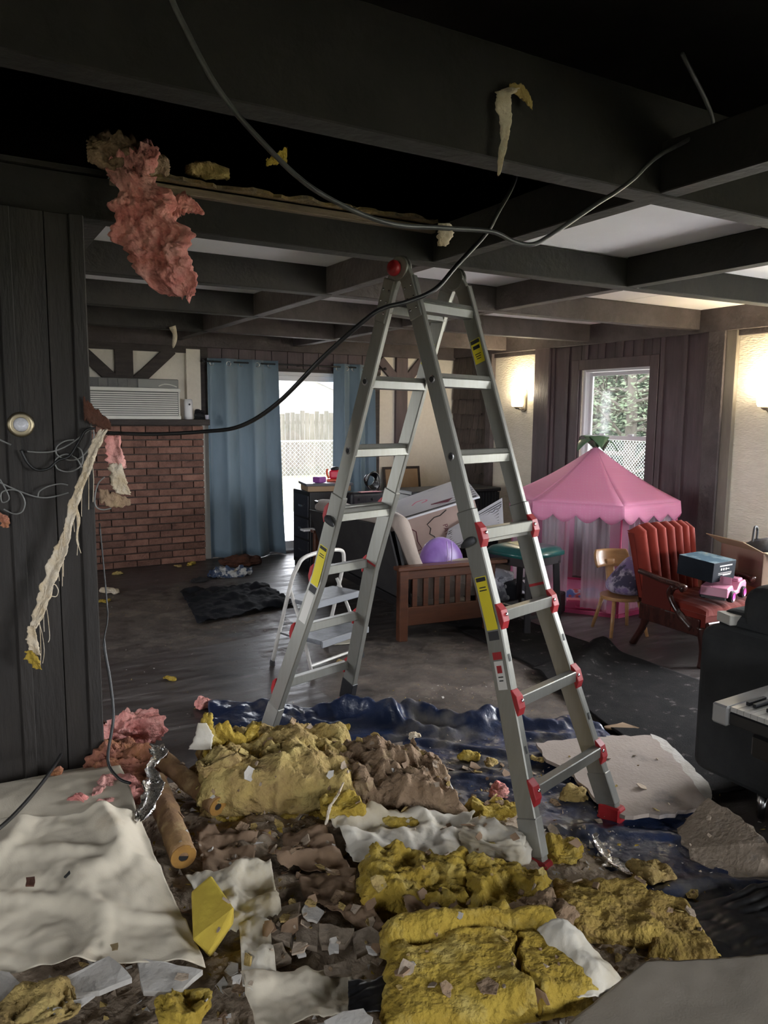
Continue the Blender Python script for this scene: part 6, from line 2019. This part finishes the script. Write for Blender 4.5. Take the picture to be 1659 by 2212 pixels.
batt(m_yelfib, 'large yellow batt with a long crack at the bottom centre', [(838, 2030, .165), (1185, 1998, .16), (1292, 2150, .15), (825, 2255, .15)], .10, .024, 7, 35, .07, 110, 80, crack=crack)
lump('insulation_chunk', m_yelfib, 'crumbly yellow edge along the back of the cracked batt', 'insulation', spot(985, 2012, .185), (.36, .09, .05), (0, 0, -.42), 37, .035, 14, 2.4, 26, G)
lump('insulation_chunk', m_brownfib, 'brown dirt clump on the batt below the ladder foot', 'insulation', spot(1165, 1965, .16), (.13, .11, .07), (0, 0, -.3), 38, .035, 14, 2.4, 20, G)
lump('insulation_chunk', m_yelfib, 'yellow chunk on the tarp right of the near ladder foot', 'insulation', spot(1215, 1845, .05), (.15, .09, .08), (0, 0, -.4), 39, .03, 13, 2.5, 20, G)
lump('insulation_chunk', m_tanfib, 'tan fibre clump beside the foil strip', 'insulation', spot(1400, 1880, .04), (.13, .10, .06), (0, 0, -.3), 40, .03, 14, 2.4, 18, G)
lump('insulation_chunk', m_tanfib, 'tan crumbled clump left of the drywall slab', 'insulation', spot(1240, 1715, .03), (.11, .07, .05), (0, 0, -.7), 42, .025, 14, 2.4, 16, G)
lump('insulation_chunk', m_yelfib, 'spotted yellow clump left of the near ladder rail', 'insulation', spot(1060, 1752, .08), (.22, .12, .07), (0, 0, -.35), 43, .03, 13, 2.6, 24, G)
lump('insulation_chunk', m_yelfib, 'yellow strip at the bottom left below the plaster pieces', 'insulation', spot(400, 2170, .15), (.14, .10, .05), (0, 0, .6), 44, .03, 13, 2.5, 20, G)
lump('insulation_chunk', m_tanfib, 'mustard clump in the bottom left corner', 'insulation', spot(60, 2190, .20), (.26, .12, .06), (0, 0, -.2), 45, .035, 11, 2.5, 20, G)
# yellow foam chunk with paper wrapped round it
yk = thing('foam_chunk', 'smooth bright yellow foam chunk standing in the white paper', 'foam', spot(460, 1990, .12), 0)
m_yfoam = M('bright_yellow_foam', (0.60, 0.46, 0.06), (0.52, 0.38, 0.05), ns=6, rough=.9, bump=.2, bs=60)
yo = spot(460, 1990, .12)
yv = [spot(*p) - yo for p in ((412, 1925, .22), (455, 1888, .26), (505, 1960, .24), (500, 2000, .20), (452, 2062, .16), (415, 2030, .18), (425, 1960, .12), (470, 1930, .12), (505, 1995, .10), (455, 2070, .10))]
bm0 = bmesh.new()
for p in yv:
    bm0.verts.new(p)
bmesh.ops.convex_hull(bm0, input=bm0.verts)
me = bpy.data.meshes.new('foam')
bm0.to_mesh(me)
bm0.free()
link('foam_body', me, m_yfoam, yk, bevel=.014, seg=3)

# plaster chunks
for k, (lab, pts) in enumerate((
        ('cracked grey-brown plaster chunk right of the folded paper strip', [(585, 1965, .14), (648, 1948, .15), (640, 1998, .15), (625, 2035, .14), (580, 2020, .14)]),
        ('tall grey plaster chunk beside the white chip', [(645, 2000, .15), (690, 1992, .15), (685, 2045, .14), (640, 2040, .14)]),
        ('broad grey plaster chunk with split right edge', [(690, 1995, .16), (765, 2005, .16), (745, 2040, .15), (695, 2042, .15)]),
        ('grey plaster chunk left of the crumbly yellow edge', [(760, 2015, .15), (800, 2000, .16), (832, 2030, .15), (770, 2062, .14)]),
        ('dull plaster chunk below the folded paper strip', [(548, 2055, .14), (610, 2035, .14), (630, 2070, .13), (560, 2095, .13)]),
        ('small plaster chunk with a yellow stain at bottom centre', [(700, 2085, .15), (745, 2075, .15), (760, 2105, .14), (705, 2110, .14)]))):
    shard('plaster_chunk', m_dryd, lab, 'plaster', pts, .018, 50 + k, .006, group='plaster chunks in the heap')
for k, (lab, pts) in enumerate((
        ('large white plaster chip at the top of the grey chunks', [(652, 1965, .175), (668, 1945, .175), (700, 1968, .17), (685, 1990, .17), (665, 1985, .17)]),
        ('squarish white chip right of centre among the chunks', [(712, 2035, .17), (730, 2030, .17), (732, 2055, .165), (712, 2058, .165)]),
        ('white chip beside the crumbly yellow edge', [(790, 2042, .17), (820, 2044, .17), (815, 2060, .165), (795, 2056, .165)]),
        ('pair-shaped white chip left among the chunks', [(638, 2052, .165), (655, 2048, .165), (662, 2062, .16), (645, 2066, .16)]),
        ('small white chip at the far left of the chunks', [(500, 2110, .17), (522, 2104, .17), (518, 2122, .165), (502, 2122, .165)]),
        ('big ragged white plaster piece at the bottom edge', [(700, 2205, .20), (740, 2185, .20), (785, 2178, .20), (806, 2198, .195), (790, 2240, .19), (720, 2250, .19)]),
        ('tiny white chip under the canvas edge at bottom left', [(83, 2172, .22), (103, 2170, .22), (102, 2186, .215), (84, 2186, .215)]),
        ('white chip right of the tiny one at bottom left', [(115, 2178, .22), (133, 2176, .22), (132, 2192, .215), (116, 2192, .215)]))):
    shard('white_chip', m_dryw, lab, 'plaster', pts, .008, 70 + k, .004, group='white plaster chips')
shard('drywall_piece', m_dryw, 'white drywall strip with a brown broken edge on the canvas front', 'drywall', [(112, 2122, .20), (235, 2065, .20), (262, 2085, .20), (285, 2112, .19), (215, 2140, .19), (130, 2150, .19)], .016, 90, .005)
shard('drywall_piece', m_dryw, 'white drywall piece between the strip and the yellow chunk', 'drywall', [(295, 2068, .18), (360, 2078, .18), (438, 2095, .17), (395, 2135, .165), (310, 2140, .17)], .016, 91, .005)
shard('drywall_piece', m_dryw, 'thin white drywall flake at the bottom left', 'drywall', [(138, 2165, .21), (205, 2150, .21), (165, 2180, .20), (140, 2182, .20)], .010, 92, .004)
shard('drywall_piece', m_dryw, 'grey-white drywall corner at the far left bottom', 'drywall', [(-40, 2095, .21), (20, 2100, .21), (60, 2140, .20), (-40, 2190, .20)], .016, 93, .005)
shard('drywall_piece', m_dry, 'brown paper-faced board leaning on the back of the long batt', 'drywall', [(730, 1622, .18), (870, 1602, .18), (862, 1640, .14), (760, 1645, .14)], .008, 94, .006)
shard('drywall_piece', m_dry, 'small pinkish-brown drywall block right of the paper roll', 'drywall', [(1135, 1800, .05), (1200, 1805, .05), (1210, 1840, .04), (1180, 1850, .04)], .03, 95, .006)
shard('canvas_crumb', m_rust, 'rust-brown square crumb on the cream canvas', 'debris', [(56, 1895, .262), (75, 1893, .262), (73, 1912, .26), (55, 1912, .26)], .005, 96, .003)
shard('canvas_crumb', m_black, 'black leaf-shaped crumb on the cream canvas', 'debris', [(138, 1893, .262), (150, 1880, .262), (152, 1886, .26), (143, 1895, .26)], .004, 97, .001)
shard('canvas_crumb', m_torn, 'tan crumb near the lower canvas edge', 'debris', [(238, 2040, .215), (255, 2036, .215), (254, 2050, .21), (242, 2052, .21)], .004, 98, .002)

# foil strips
fluff('foil_strip', m_foil, 'crumpled silver foil strip hanging over the brown pipe cover', 'foil', along([spot(338, 1612, .27), spot(345, 1635, .26), spot(325, 1660, .26), spot(335, 1700, .25), spot(322, 1735, .24), spot(302, 1775, .22)], [.05, .06, .03, .05, .07, .06, .03], CX, .25), 60, 16, .004, .03, 22, 61, .5)
fluff('foil_strip', m_foil, 'flat torn foil strip on the tarp right of the ladder foot', 'foil', along([spot(1282, 1803, .03), spot(1298, 1835, .03), spot(1325, 1865, .03), spot(1362, 1890, .035)], [.01, .035, .04, .02], CX, .2), 50, 12, .003, .012, 22, 63, .4)
fluff('foil_strip', m_foil, 'small foil flap beside the flat torn strip', 'foil', along([spot(1300, 1872, .03), spot(1325, 1870, .03), spot(1345, 1880, .03)], [.01, .03, .02], (0, 1, 0), .2), 24, 8, .003, .008, 22, 64, .4)
fluff('paper_scrap', m_wpaper, 'white paper scrap standing on the tarp near the far ladder foot', 'paper', along([spot(855, 1560, .03), spot(846, 1545, .06), spot(842, 1530, .10)], [.05, .03, .02], CX, .1), 16, 8, .003, .004, 18, 65, .3)
fluff('paper_scrap', m_wpaper, 'small crumpled white scrap on the tarp', 'paper', along([spot(800, 1560, .03), spot(818, 1552, .035), spot(830, 1558, .03)], [.03, .04, .02], CX, .2), 16, 8, .003, .012, 24, 66, .4)
fluff('thread_fibre', m_cream_fib, 'pale stringy fibre hanging over the long batt', 'fibre', along([spot(742, 1690, .24), spot(728, 1720, .23), spot(712, 1745, .20), spot(705, 1782, .16)], [.006, .010, .012, .010], CX), 40, 4, .004, .004, 30, 67, .8)
# small yellow and tan scraps scattered on the tarp and the floor
for k, (px, py, s, mt, lab) in enumerate((
        (735, 1572, .05, m_yelfib, 'yellow crumb by the far ladder foot'), (818, 1602, .03, m_yelfib, 'small yellow crumb in the middle of the tarp'),
        (1015, 1632, .055, m_yelfib, 'flat yellow scrap right of centre on the tarp'), (1062, 1650, .05, m_tanfib, 'tan crumpled scrap below the flat yellow one'),
        (655, 1598, .05, m_yelfib, 'yellow scrap behind the long batt'), (895, 1590, .04, m_cream_fib, 'pale scrap on the far tarp pleat'),
        (1160, 1640, .04, m_tanfib, 'tan scrap at the drywall slab corner'), (1205, 1610, .02, m_yelfib, 'yellow crumb on the drywall slab'),
        (412, 1218, .07, m_yelfib, 'yellow-tan scrap at the foot of the bricks'), (382, 1222, .04, m_tanfib, 'small tan scrap left of it at the foot of the bricks'),
        (255, 1238, .07, m_tanfib, 'tan scrap on the floor near the partition end'), (240, 1278, .09, m_cream_fib, 'pale paper scrap near the partition end'),
        (225, 1298, .06, m_yelfib, 'yellow flake beside the pale paper scrap'), (520, 1222, .04, m_yelfib, 'yellow scrap in front of the curtain hem'),
        (368, 1463, .05, m_yelfib, 'curled yellow leaf-like scrap on the dark floor'), (735, 1437, .06, m_tanfib, 'tan scrap under the lowest back rung'),
        (500, 1545, .03, m_tanfib, 'tan shred at the left tarp corner'))):
    lump('floor_scrap', mt, lab, 'scrap', spot(px, py, .012 if k > 7 else .035), (s * 1.6, s, s * .5), (0, 0, k * 1.3), 100 + k, s * .35, .9 / s, 2.4, 10, 'scraps scattered on the floor')
# rubbish near the curtain
tbag = lump('rubbish_heap', M('blue_white_rubbish', (.03, .05, .10), (.45, .44, .42), ns=9, lo=.5, hi=.56, rough=.7, c3=(.25, .2, .14), ns3=8, lo3=.56, hi3=.6), 'small heap of blue and white rags on the floor by the curtain', 'rags', spot(495, 1238, .03), (.40, .16, .10), (0, 0, -.1), 131, .05, 12, 2.4, 22)
lump('rubbish_heap', m_rust, 'brown bundle pushed against the curtain hem', 'bundle', spot(520, 1212, .05), (.42, .14, .12), (0, 0, 0), 132, .03, 8, 2.6, 18)
lump('rubbish_heap', m_blkcloth, 'small dark rag in front of the blue and white heap', 'rags', spot(430, 1254, .01), (.16, .09, .035), (0, 0, .2), 133, .02, 12, 2.6, 12)
fluff('paper_sheet', m_wpaper, 'grey paper sheet on the floor right of the step stool', 'paper', along([spot(712, 1388, .004), spot(738, 1382, .004), spot(762, 1380, .004)], [.12, .22, .14], (0, 1, 0)), 12, 8, .002, .001, 10, 68, .1)

# black plastic at the lower right
sheet('black_plastic', m_blkplastic, 'black plastic sheet lying at the right edge below the tarp', 'plastic sheet', [(1470, 1955, .06), (1780, 1875, .06), (1800, 2075, .08), (1555, 2075, .07)], .003, .018, 6, 71, .05, 50, 40)
sheet('black_plastic', m_blkplastic, 'torn scrap of black plastic left of the cracked yellow batt', 'plastic sheet', [(752, 2122, .175), (830, 2112, .18), (858, 2180, .17), (752, 2190, .165)], .003, .015, 9, 73, .12, 24, 20)

# flat broken bits lying on top of everything in the heap
bpy.context.view_layer.update()
_dg = bpy.context.evaluated_depsgraph_get()
fr_ = MB()
rq = random.Random(77)
placed = 0
for k in range(1500):
    px, py = rq.uniform(390, 1560), rq.uniform(1600, 2230)
    g_ = spot(px, py, .12)
    if px > 1130 and py < 1880 and rq.random() < .7:
        continue
    hit, loc_, nor_, _i, ob_, _m = SC.ray_cast(_dg, V((g_.x, g_.y, .40)), V((0, 0, -1)))
    if not hit or loc_.z > .30 or (ob_.parent and ob_.parent.name.startswith('folding')):
        continue
    if ob_.name.startswith(('drop_cloth', 'black_plastic', 'white_cloth', 'foam')) and rq.random() < .93:
        continue
    if ob_.name.startswith('drop_cloth') and px > 900:
        continue
    if ob_.name.startswith(('plaster', 'kraft', 'rubble')) and rq.random() < .45:
        continue
    if ob_.name.startswith('insulation') and px < 740 and rq.random() < .75:
        continue
    if ob_.name.startswith('insulation') and py > 1850 and rq.random() < .85:
        continue
    s = rq.choice([.006, .008, .011, .015, .020, .028])
    n = rq.randint(4, 6)
    a0 = rq.uniform(0, 6)
    tq = nor_.to_track_quat('Z', 'Y').to_matrix() @ Matrix.Rotation(rq.uniform(-.5, .5), 3, 'X') @ Matrix.Rotation(rq.uniform(-.5, .5), 3, 'Y')
    ring2 = [V((math.cos(a0 + 2 * PI * i / n) * s * rq.uniform(.5, 1.2), math.sin(a0 + 2 * PI * i / n) * s * rq.uniform(.5, 1.2), 0)) for i in range(n)]
    th = rq.choice([.002, .003, .006])
    c = loc_ + V((0, 0, s * .25))
    vs = [c + tq @ p for p in ring2] + [c + tq @ (p - V((0, 0, th))) for p in ring2]
    fr_.add(vs, [tuple(range(n)), tuple(range(2 * n - 1, n - 1, -1))] + [(i, n + i, n + (i + 1) % n, (i + 1) % n) for i in range(n)], None, rq.choice([0, 0, 0, 0, 1, 2, 2, 3, 3, 4, 4]))
    placed += 1
tag(fr_.build('broken_bits', [m_dryd, m_dryw, m_brpaper, m_brownfib, m_tanfib]), 'small broken bits of plaster and paper strewn over the heap', 'debris', kind='stuff')
# ------------------------------------------------------------------ outdoors
m_lawn = M('pale_winter_lawn', (0.17, 0.16, 0.09), (0.24, 0.20, 0.13), ns=2.5, rough=1, c3=(.14, .20, .08), ns3=1.2, lo3=.5, hi3=.62)
yard = tag(MB().bb((-30, FARY + .25, -.35), (45, 60, -.25)).bb((RX + .4, -40, -.35), (45, FARY + .25, -.25)).bb((-30, -40, -.35), (WX - .4, FARY + .25, -.25)).bb((WX - .4, -40, -.35), (RX + .4, RY - .3, -.25)).build('yard_ground', m_lawn), kind='structure')
m_patio = M('pale_concrete', (0.55, 0.53, 0.51), (0.50, 0.48, 0.46), ns=3, rough=.9)
tag(MB().bb((1.0, FARY + .22, -.26), (8.5, FARY + 4.2, -.13)).bb((RX + .2, -3.0, -.26), (RX + 3.4, FARY + .22, -.13)).bb((WX - 3, 2.5, -.26), (WX - .2, FARY + .22, -.13)).build('patio', m_patio), kind='structure')  # side slabs are unseen, added to bounce daylight up to the ceiling
m_picket = M('weathered_cedar', (0.085, 0.08, 0.062), (0.13, 0.12, 0.10), ns=3, stretch=(5, 5, .5), rough=.9, rnd=.25)
wf_ = thing('wooden_fence', 'weathered wooden picket fence seen through the sliding door', 'fence', (9.5, 20.5, -.25))
rp = random.Random(21)
for k in range(60):
    x = -4.5 + k * .155
    h = 1.85 + rp.uniform(-.06, .05) - (.22 if 37 < k < 41 else 0)
    MB().bb((x, -.01, 0), (x + .142, .012, h)).build('picket', m_picket, wf_)
for z in (.35, 1.5):
    MB().bb((-4.5, .012, z), (4.8, .05, z + .09)).build('rail', m_picket, wf_)
m_galv = M('galvanised_wire', (0.42, 0.43, 0.45), rough=.45, metal=.5)


def chainlink(label, p0, p1, h, mesh=.075, gap=2.4, post_r=.028):
    t = thing('chain_link_fence', label, 'fence', p0)
    p0, p1 = V(p0), V(p1)
    d = p1 - p0
    L = d.length
    d.normalize()
    n = int(L / gap) + 1
    for k in range(n + 1):
        q = d * (L * k / n)
        MB().tube([q, q + Z * h], post_r, 8).build('post', m_galv, t, smooth=True)
    MB().tube([Z * h, d * L + Z * h], .02, 8).build('top_rail', m_galv, t, smooth=True)
    mb = MB()
    w = .0035
    k = -int(h / mesh)
    while k * mesh < L:
        for s_ in (1, -1):
            x0 = k * mesh if s_ > 0 else k * mesh + h
            x1 = x0 + s_ * h
            a, b, za, zb = x0, x1, 0.0, h
            if a < 0:
                za = (0 - a) * 1.0
                a = 0
            if b > L:
                zb = h - (b - L)
                b = L
            if a > L:
                za = a - L
                a = L
            if b < 0:
                zb = h + b
                b = 0
            if zb - za < .02:
                continue
            q0, q1 = d * a + Z * za, d * b + Z * zb
            nn = (q1 - q0).normalized()
            sd = nn.cross(d.cross(Z)).normalized() * w
            mb.add([q0 + sd, q0 - sd, q1 - sd, q1 + sd], [(0, 1, 2, 3)])
        k += 1
    mb.build('wire_mesh', m_galv, t)
    return t


chainlink('chain-link fence across the yard in front of the wooden fence', (5.0, 17.6, -.25), (13.5, 17.6, -.25), 1.12, .11)
chainlink('chain-link fence outside the window above the pink tent', (9.4, 5.5, -.25), (9.4, 11.5, -.25), 1.45, .06, 1.3)
# neighbour's house behind the wooden fence
m_siding = M('white_siding', (0.74, 0.74, 0.76), rough=.8)
m_roofing = M('pale_grey_roofing', (0.50, 0.49, 0.51), (0.44, 0.43, 0.45), ns=4, rough=.9)
nh = thing('neighbour_house', 'white neighbouring house gable behind the wooden fence', 'house', (9.5, 30, -.25))
MB().prism([(-6, 0), (6, 0), (6, 2.6), (0, 4.9), (-6, 2.6)], -6, 0, Matrix.Rotation(PI / 2, 4, 'X')).build('wall', m_siding, nh)
for s in (-1, 1):
    MB().beam((s * 6.5, 3, 2.5), (0, 3, 5.0), .16, 7, up=V((0, 1, 0))).build('roof_slope', m_roofing, nh)
    MB().beam((s * 6.5, -.56, 2.36), (0, -.56, 4.86), .06, .24).build('fascia', M('grey_fascia', (.22, .21, .23), rough=.7) if 'grey_fascia' not in MATS else MATS['grey_fascia'], nh)
for k in range(16):
    MB().bb((-5.98, -.02, .1 + k * .15), (5.98, 0, .115 + k * .15)).build('siding_lap', m_siding, nh)

# trees
m_bark = M('grey_bark', (0.085, 0.07, 0.06), (0.13, 0.11, 0.095), ns=9, rough=.95)
m_leafg = M('evergreen_leaf', (0.045, 0.075, 0.040), (0.065, 0.10, 0.05), ns=2, rough=.8)
m_leafp = M('pale_shrub_leaf', (0.085, 0.12, 0.065), (0.13, 0.15, 0.095), ns=2, rough=.85)


def tree(label, loc, h, r, nleaf, leaf, mat, seed, nbr=26, lo=.25, size=.09):
    rr = random.Random(seed)
    t = thing('tree', label, 'tree', loc)
    tr = MB()
    tr.tube([(0, 0, 0), (.05, .02, h * .4), (0, .05, h * .75), (.03, 0, h * .95)], [r * .07, r * .055, r * .035, r * .01], 8)
    for k in range(nbr):
        a = rr.uniform(0, 2 * PI)
        z = h * rr.uniform(lo, .9)
        L = r * rr.uniform(.6, 1.05) * (1.15 - z / h * .7)
        tip = V((L * math.cos(a), L * math.sin(a), z + L * rr.uniform(.0, .7)))
        b = V((0, 0, z))
        tr.tube(smoothpath([b, b.lerp(tip, .5) + V((rr.uniform(-.1, .1), rr.uniform(-.1, .1), rr.uniform(-.05, .15))), tip], 3), [r * .022, r * .02, r * .017, r * .014, r * .011, r * .008, r * .004], 5)
        for q in range(3):
            m_ = b.lerp(tip, rr.uniform(.35, .9))
            tw = m_ + V((rr.uniform(-.4, .4), rr.uniform(-.4, .4), rr.uniform(-.1, .5))) * L * .6
            tr.tube([m_, m_.lerp(tw, .5) + V((0, 0, .05)), tw], [r * .010, r * .007, r * .003], 4)
    tr.build('trunk_and_branches', m_bark, t, smooth=True)
    lf = MB()
    for k in range(nleaf):
        a, e = rr.uniform(0, 2 * PI), math.acos(rr.uniform(-1, 1))
        d = V((math.sin(e) * math.cos(a), math.sin(e) * math.sin(a), math.cos(e)))
        q = V((d.x * r, d.y * r, d.z * h * .38)) * (rr.uniform(.25, 1) ** .5) * (1 + .35 * noise.noise(d * 2.2 + V((seed, 0, 0)))) + V((0, 0, h * .62))
        s = size * rr.uniform(.6, 1.4)
        ax = V((rr.uniform(-1, 1), rr.uniform(-1, 1), rr.uniform(-.6, .6))).normalized()
        bx_2 = ax.orthogonal().normalized()
        lf.add([q - ax * s, q + bx_2 * s * .4, q + ax * s, q - bx_2 * s * .4], [(0, 1, 2, 3)])
    lf.build('foliage', mat, t)
    return t


tree('dark green evergreen tree beside the neighbouring house', (15.2, 24.5, -.25), 8.0, 2.6, 5200, 0, m_leafg, 3, 22, .3, .16)
tree('bare pale tree behind the roof of the neighbouring house', (10.5, 46, -.25), 14, 5.0, 1500, 0, m_leafp, 5, 40, .3, .2)
tree('leafy grey-green shrub tree filling the upper window', (12.4, 11.2, -.25), 4.8, 2.0, 5000, 0, m_leafp, 7, 46, .1, .045)
tree('dark green tree behind the shrub outside the window', (15.0, 16.0, -.25), 7.0, 2.9, 9000, 0, m_leafg, 9, 26, .15, .075)
tree('green tree at the right of the window view', (15.5, 11.6, -.25), 6.5, 2.5, 9000, 0, m_leafg, 11, 24, .1, .07)
tree('pale twiggy tree between the others outside the window', (13.2, 13.4, -.25), 6.5, 2.4, 3000, 0, m_leafp, 13, 60, .1, .045)
hedge = MB()
rh = random.Random(31)
m_hedge = M('dull_hedge_leaf', (0.075, 0.115, 0.065), (0.12, 0.15, 0.095), ns=2, rough=.9)
for k in range(42000):
    q = V((rh.uniform(17.5, 19.0), rh.uniform(6, 24), rh.uniform(-.2, 6.5)))
    s = .10 * rh.uniform(.6, 1.4)
    ax = V((rh.uniform(-1, 1), rh.uniform(-1, 1), rh.uniform(-1, 1))).normalized()
    b_ = ax.orthogonal().normalized()
    hedge.add([q - ax * s, q + b_ * s * .5, q + ax * s, q - b_ * s * .5], [(0, 1, 2, 3)])
hg_ = thing('tall_hedge', 'tall dull green hedge closing the view outside the window', 'hedge', (18.2, 15, -.25))
hedge.v = [p - V((18.2, 15, -.25)) for p in hedge.v]
hedge.build('foliage', m_hedge, hg_)
MB().bb((.1, -9.2, 0), (.7, 9.2, 6.2)).build('foliage_core', m_hedge, hg_)
for k in range(8):
    MB().tube([(0, -8 + k * 2.2, 0), (.1, -8 + k * 2.2 + .2, 2.2), (0, -8 + k * 2.2, 4.2)], [.10, .07, .03], 8).build('stem', m_bark, hg_, smooth=True)
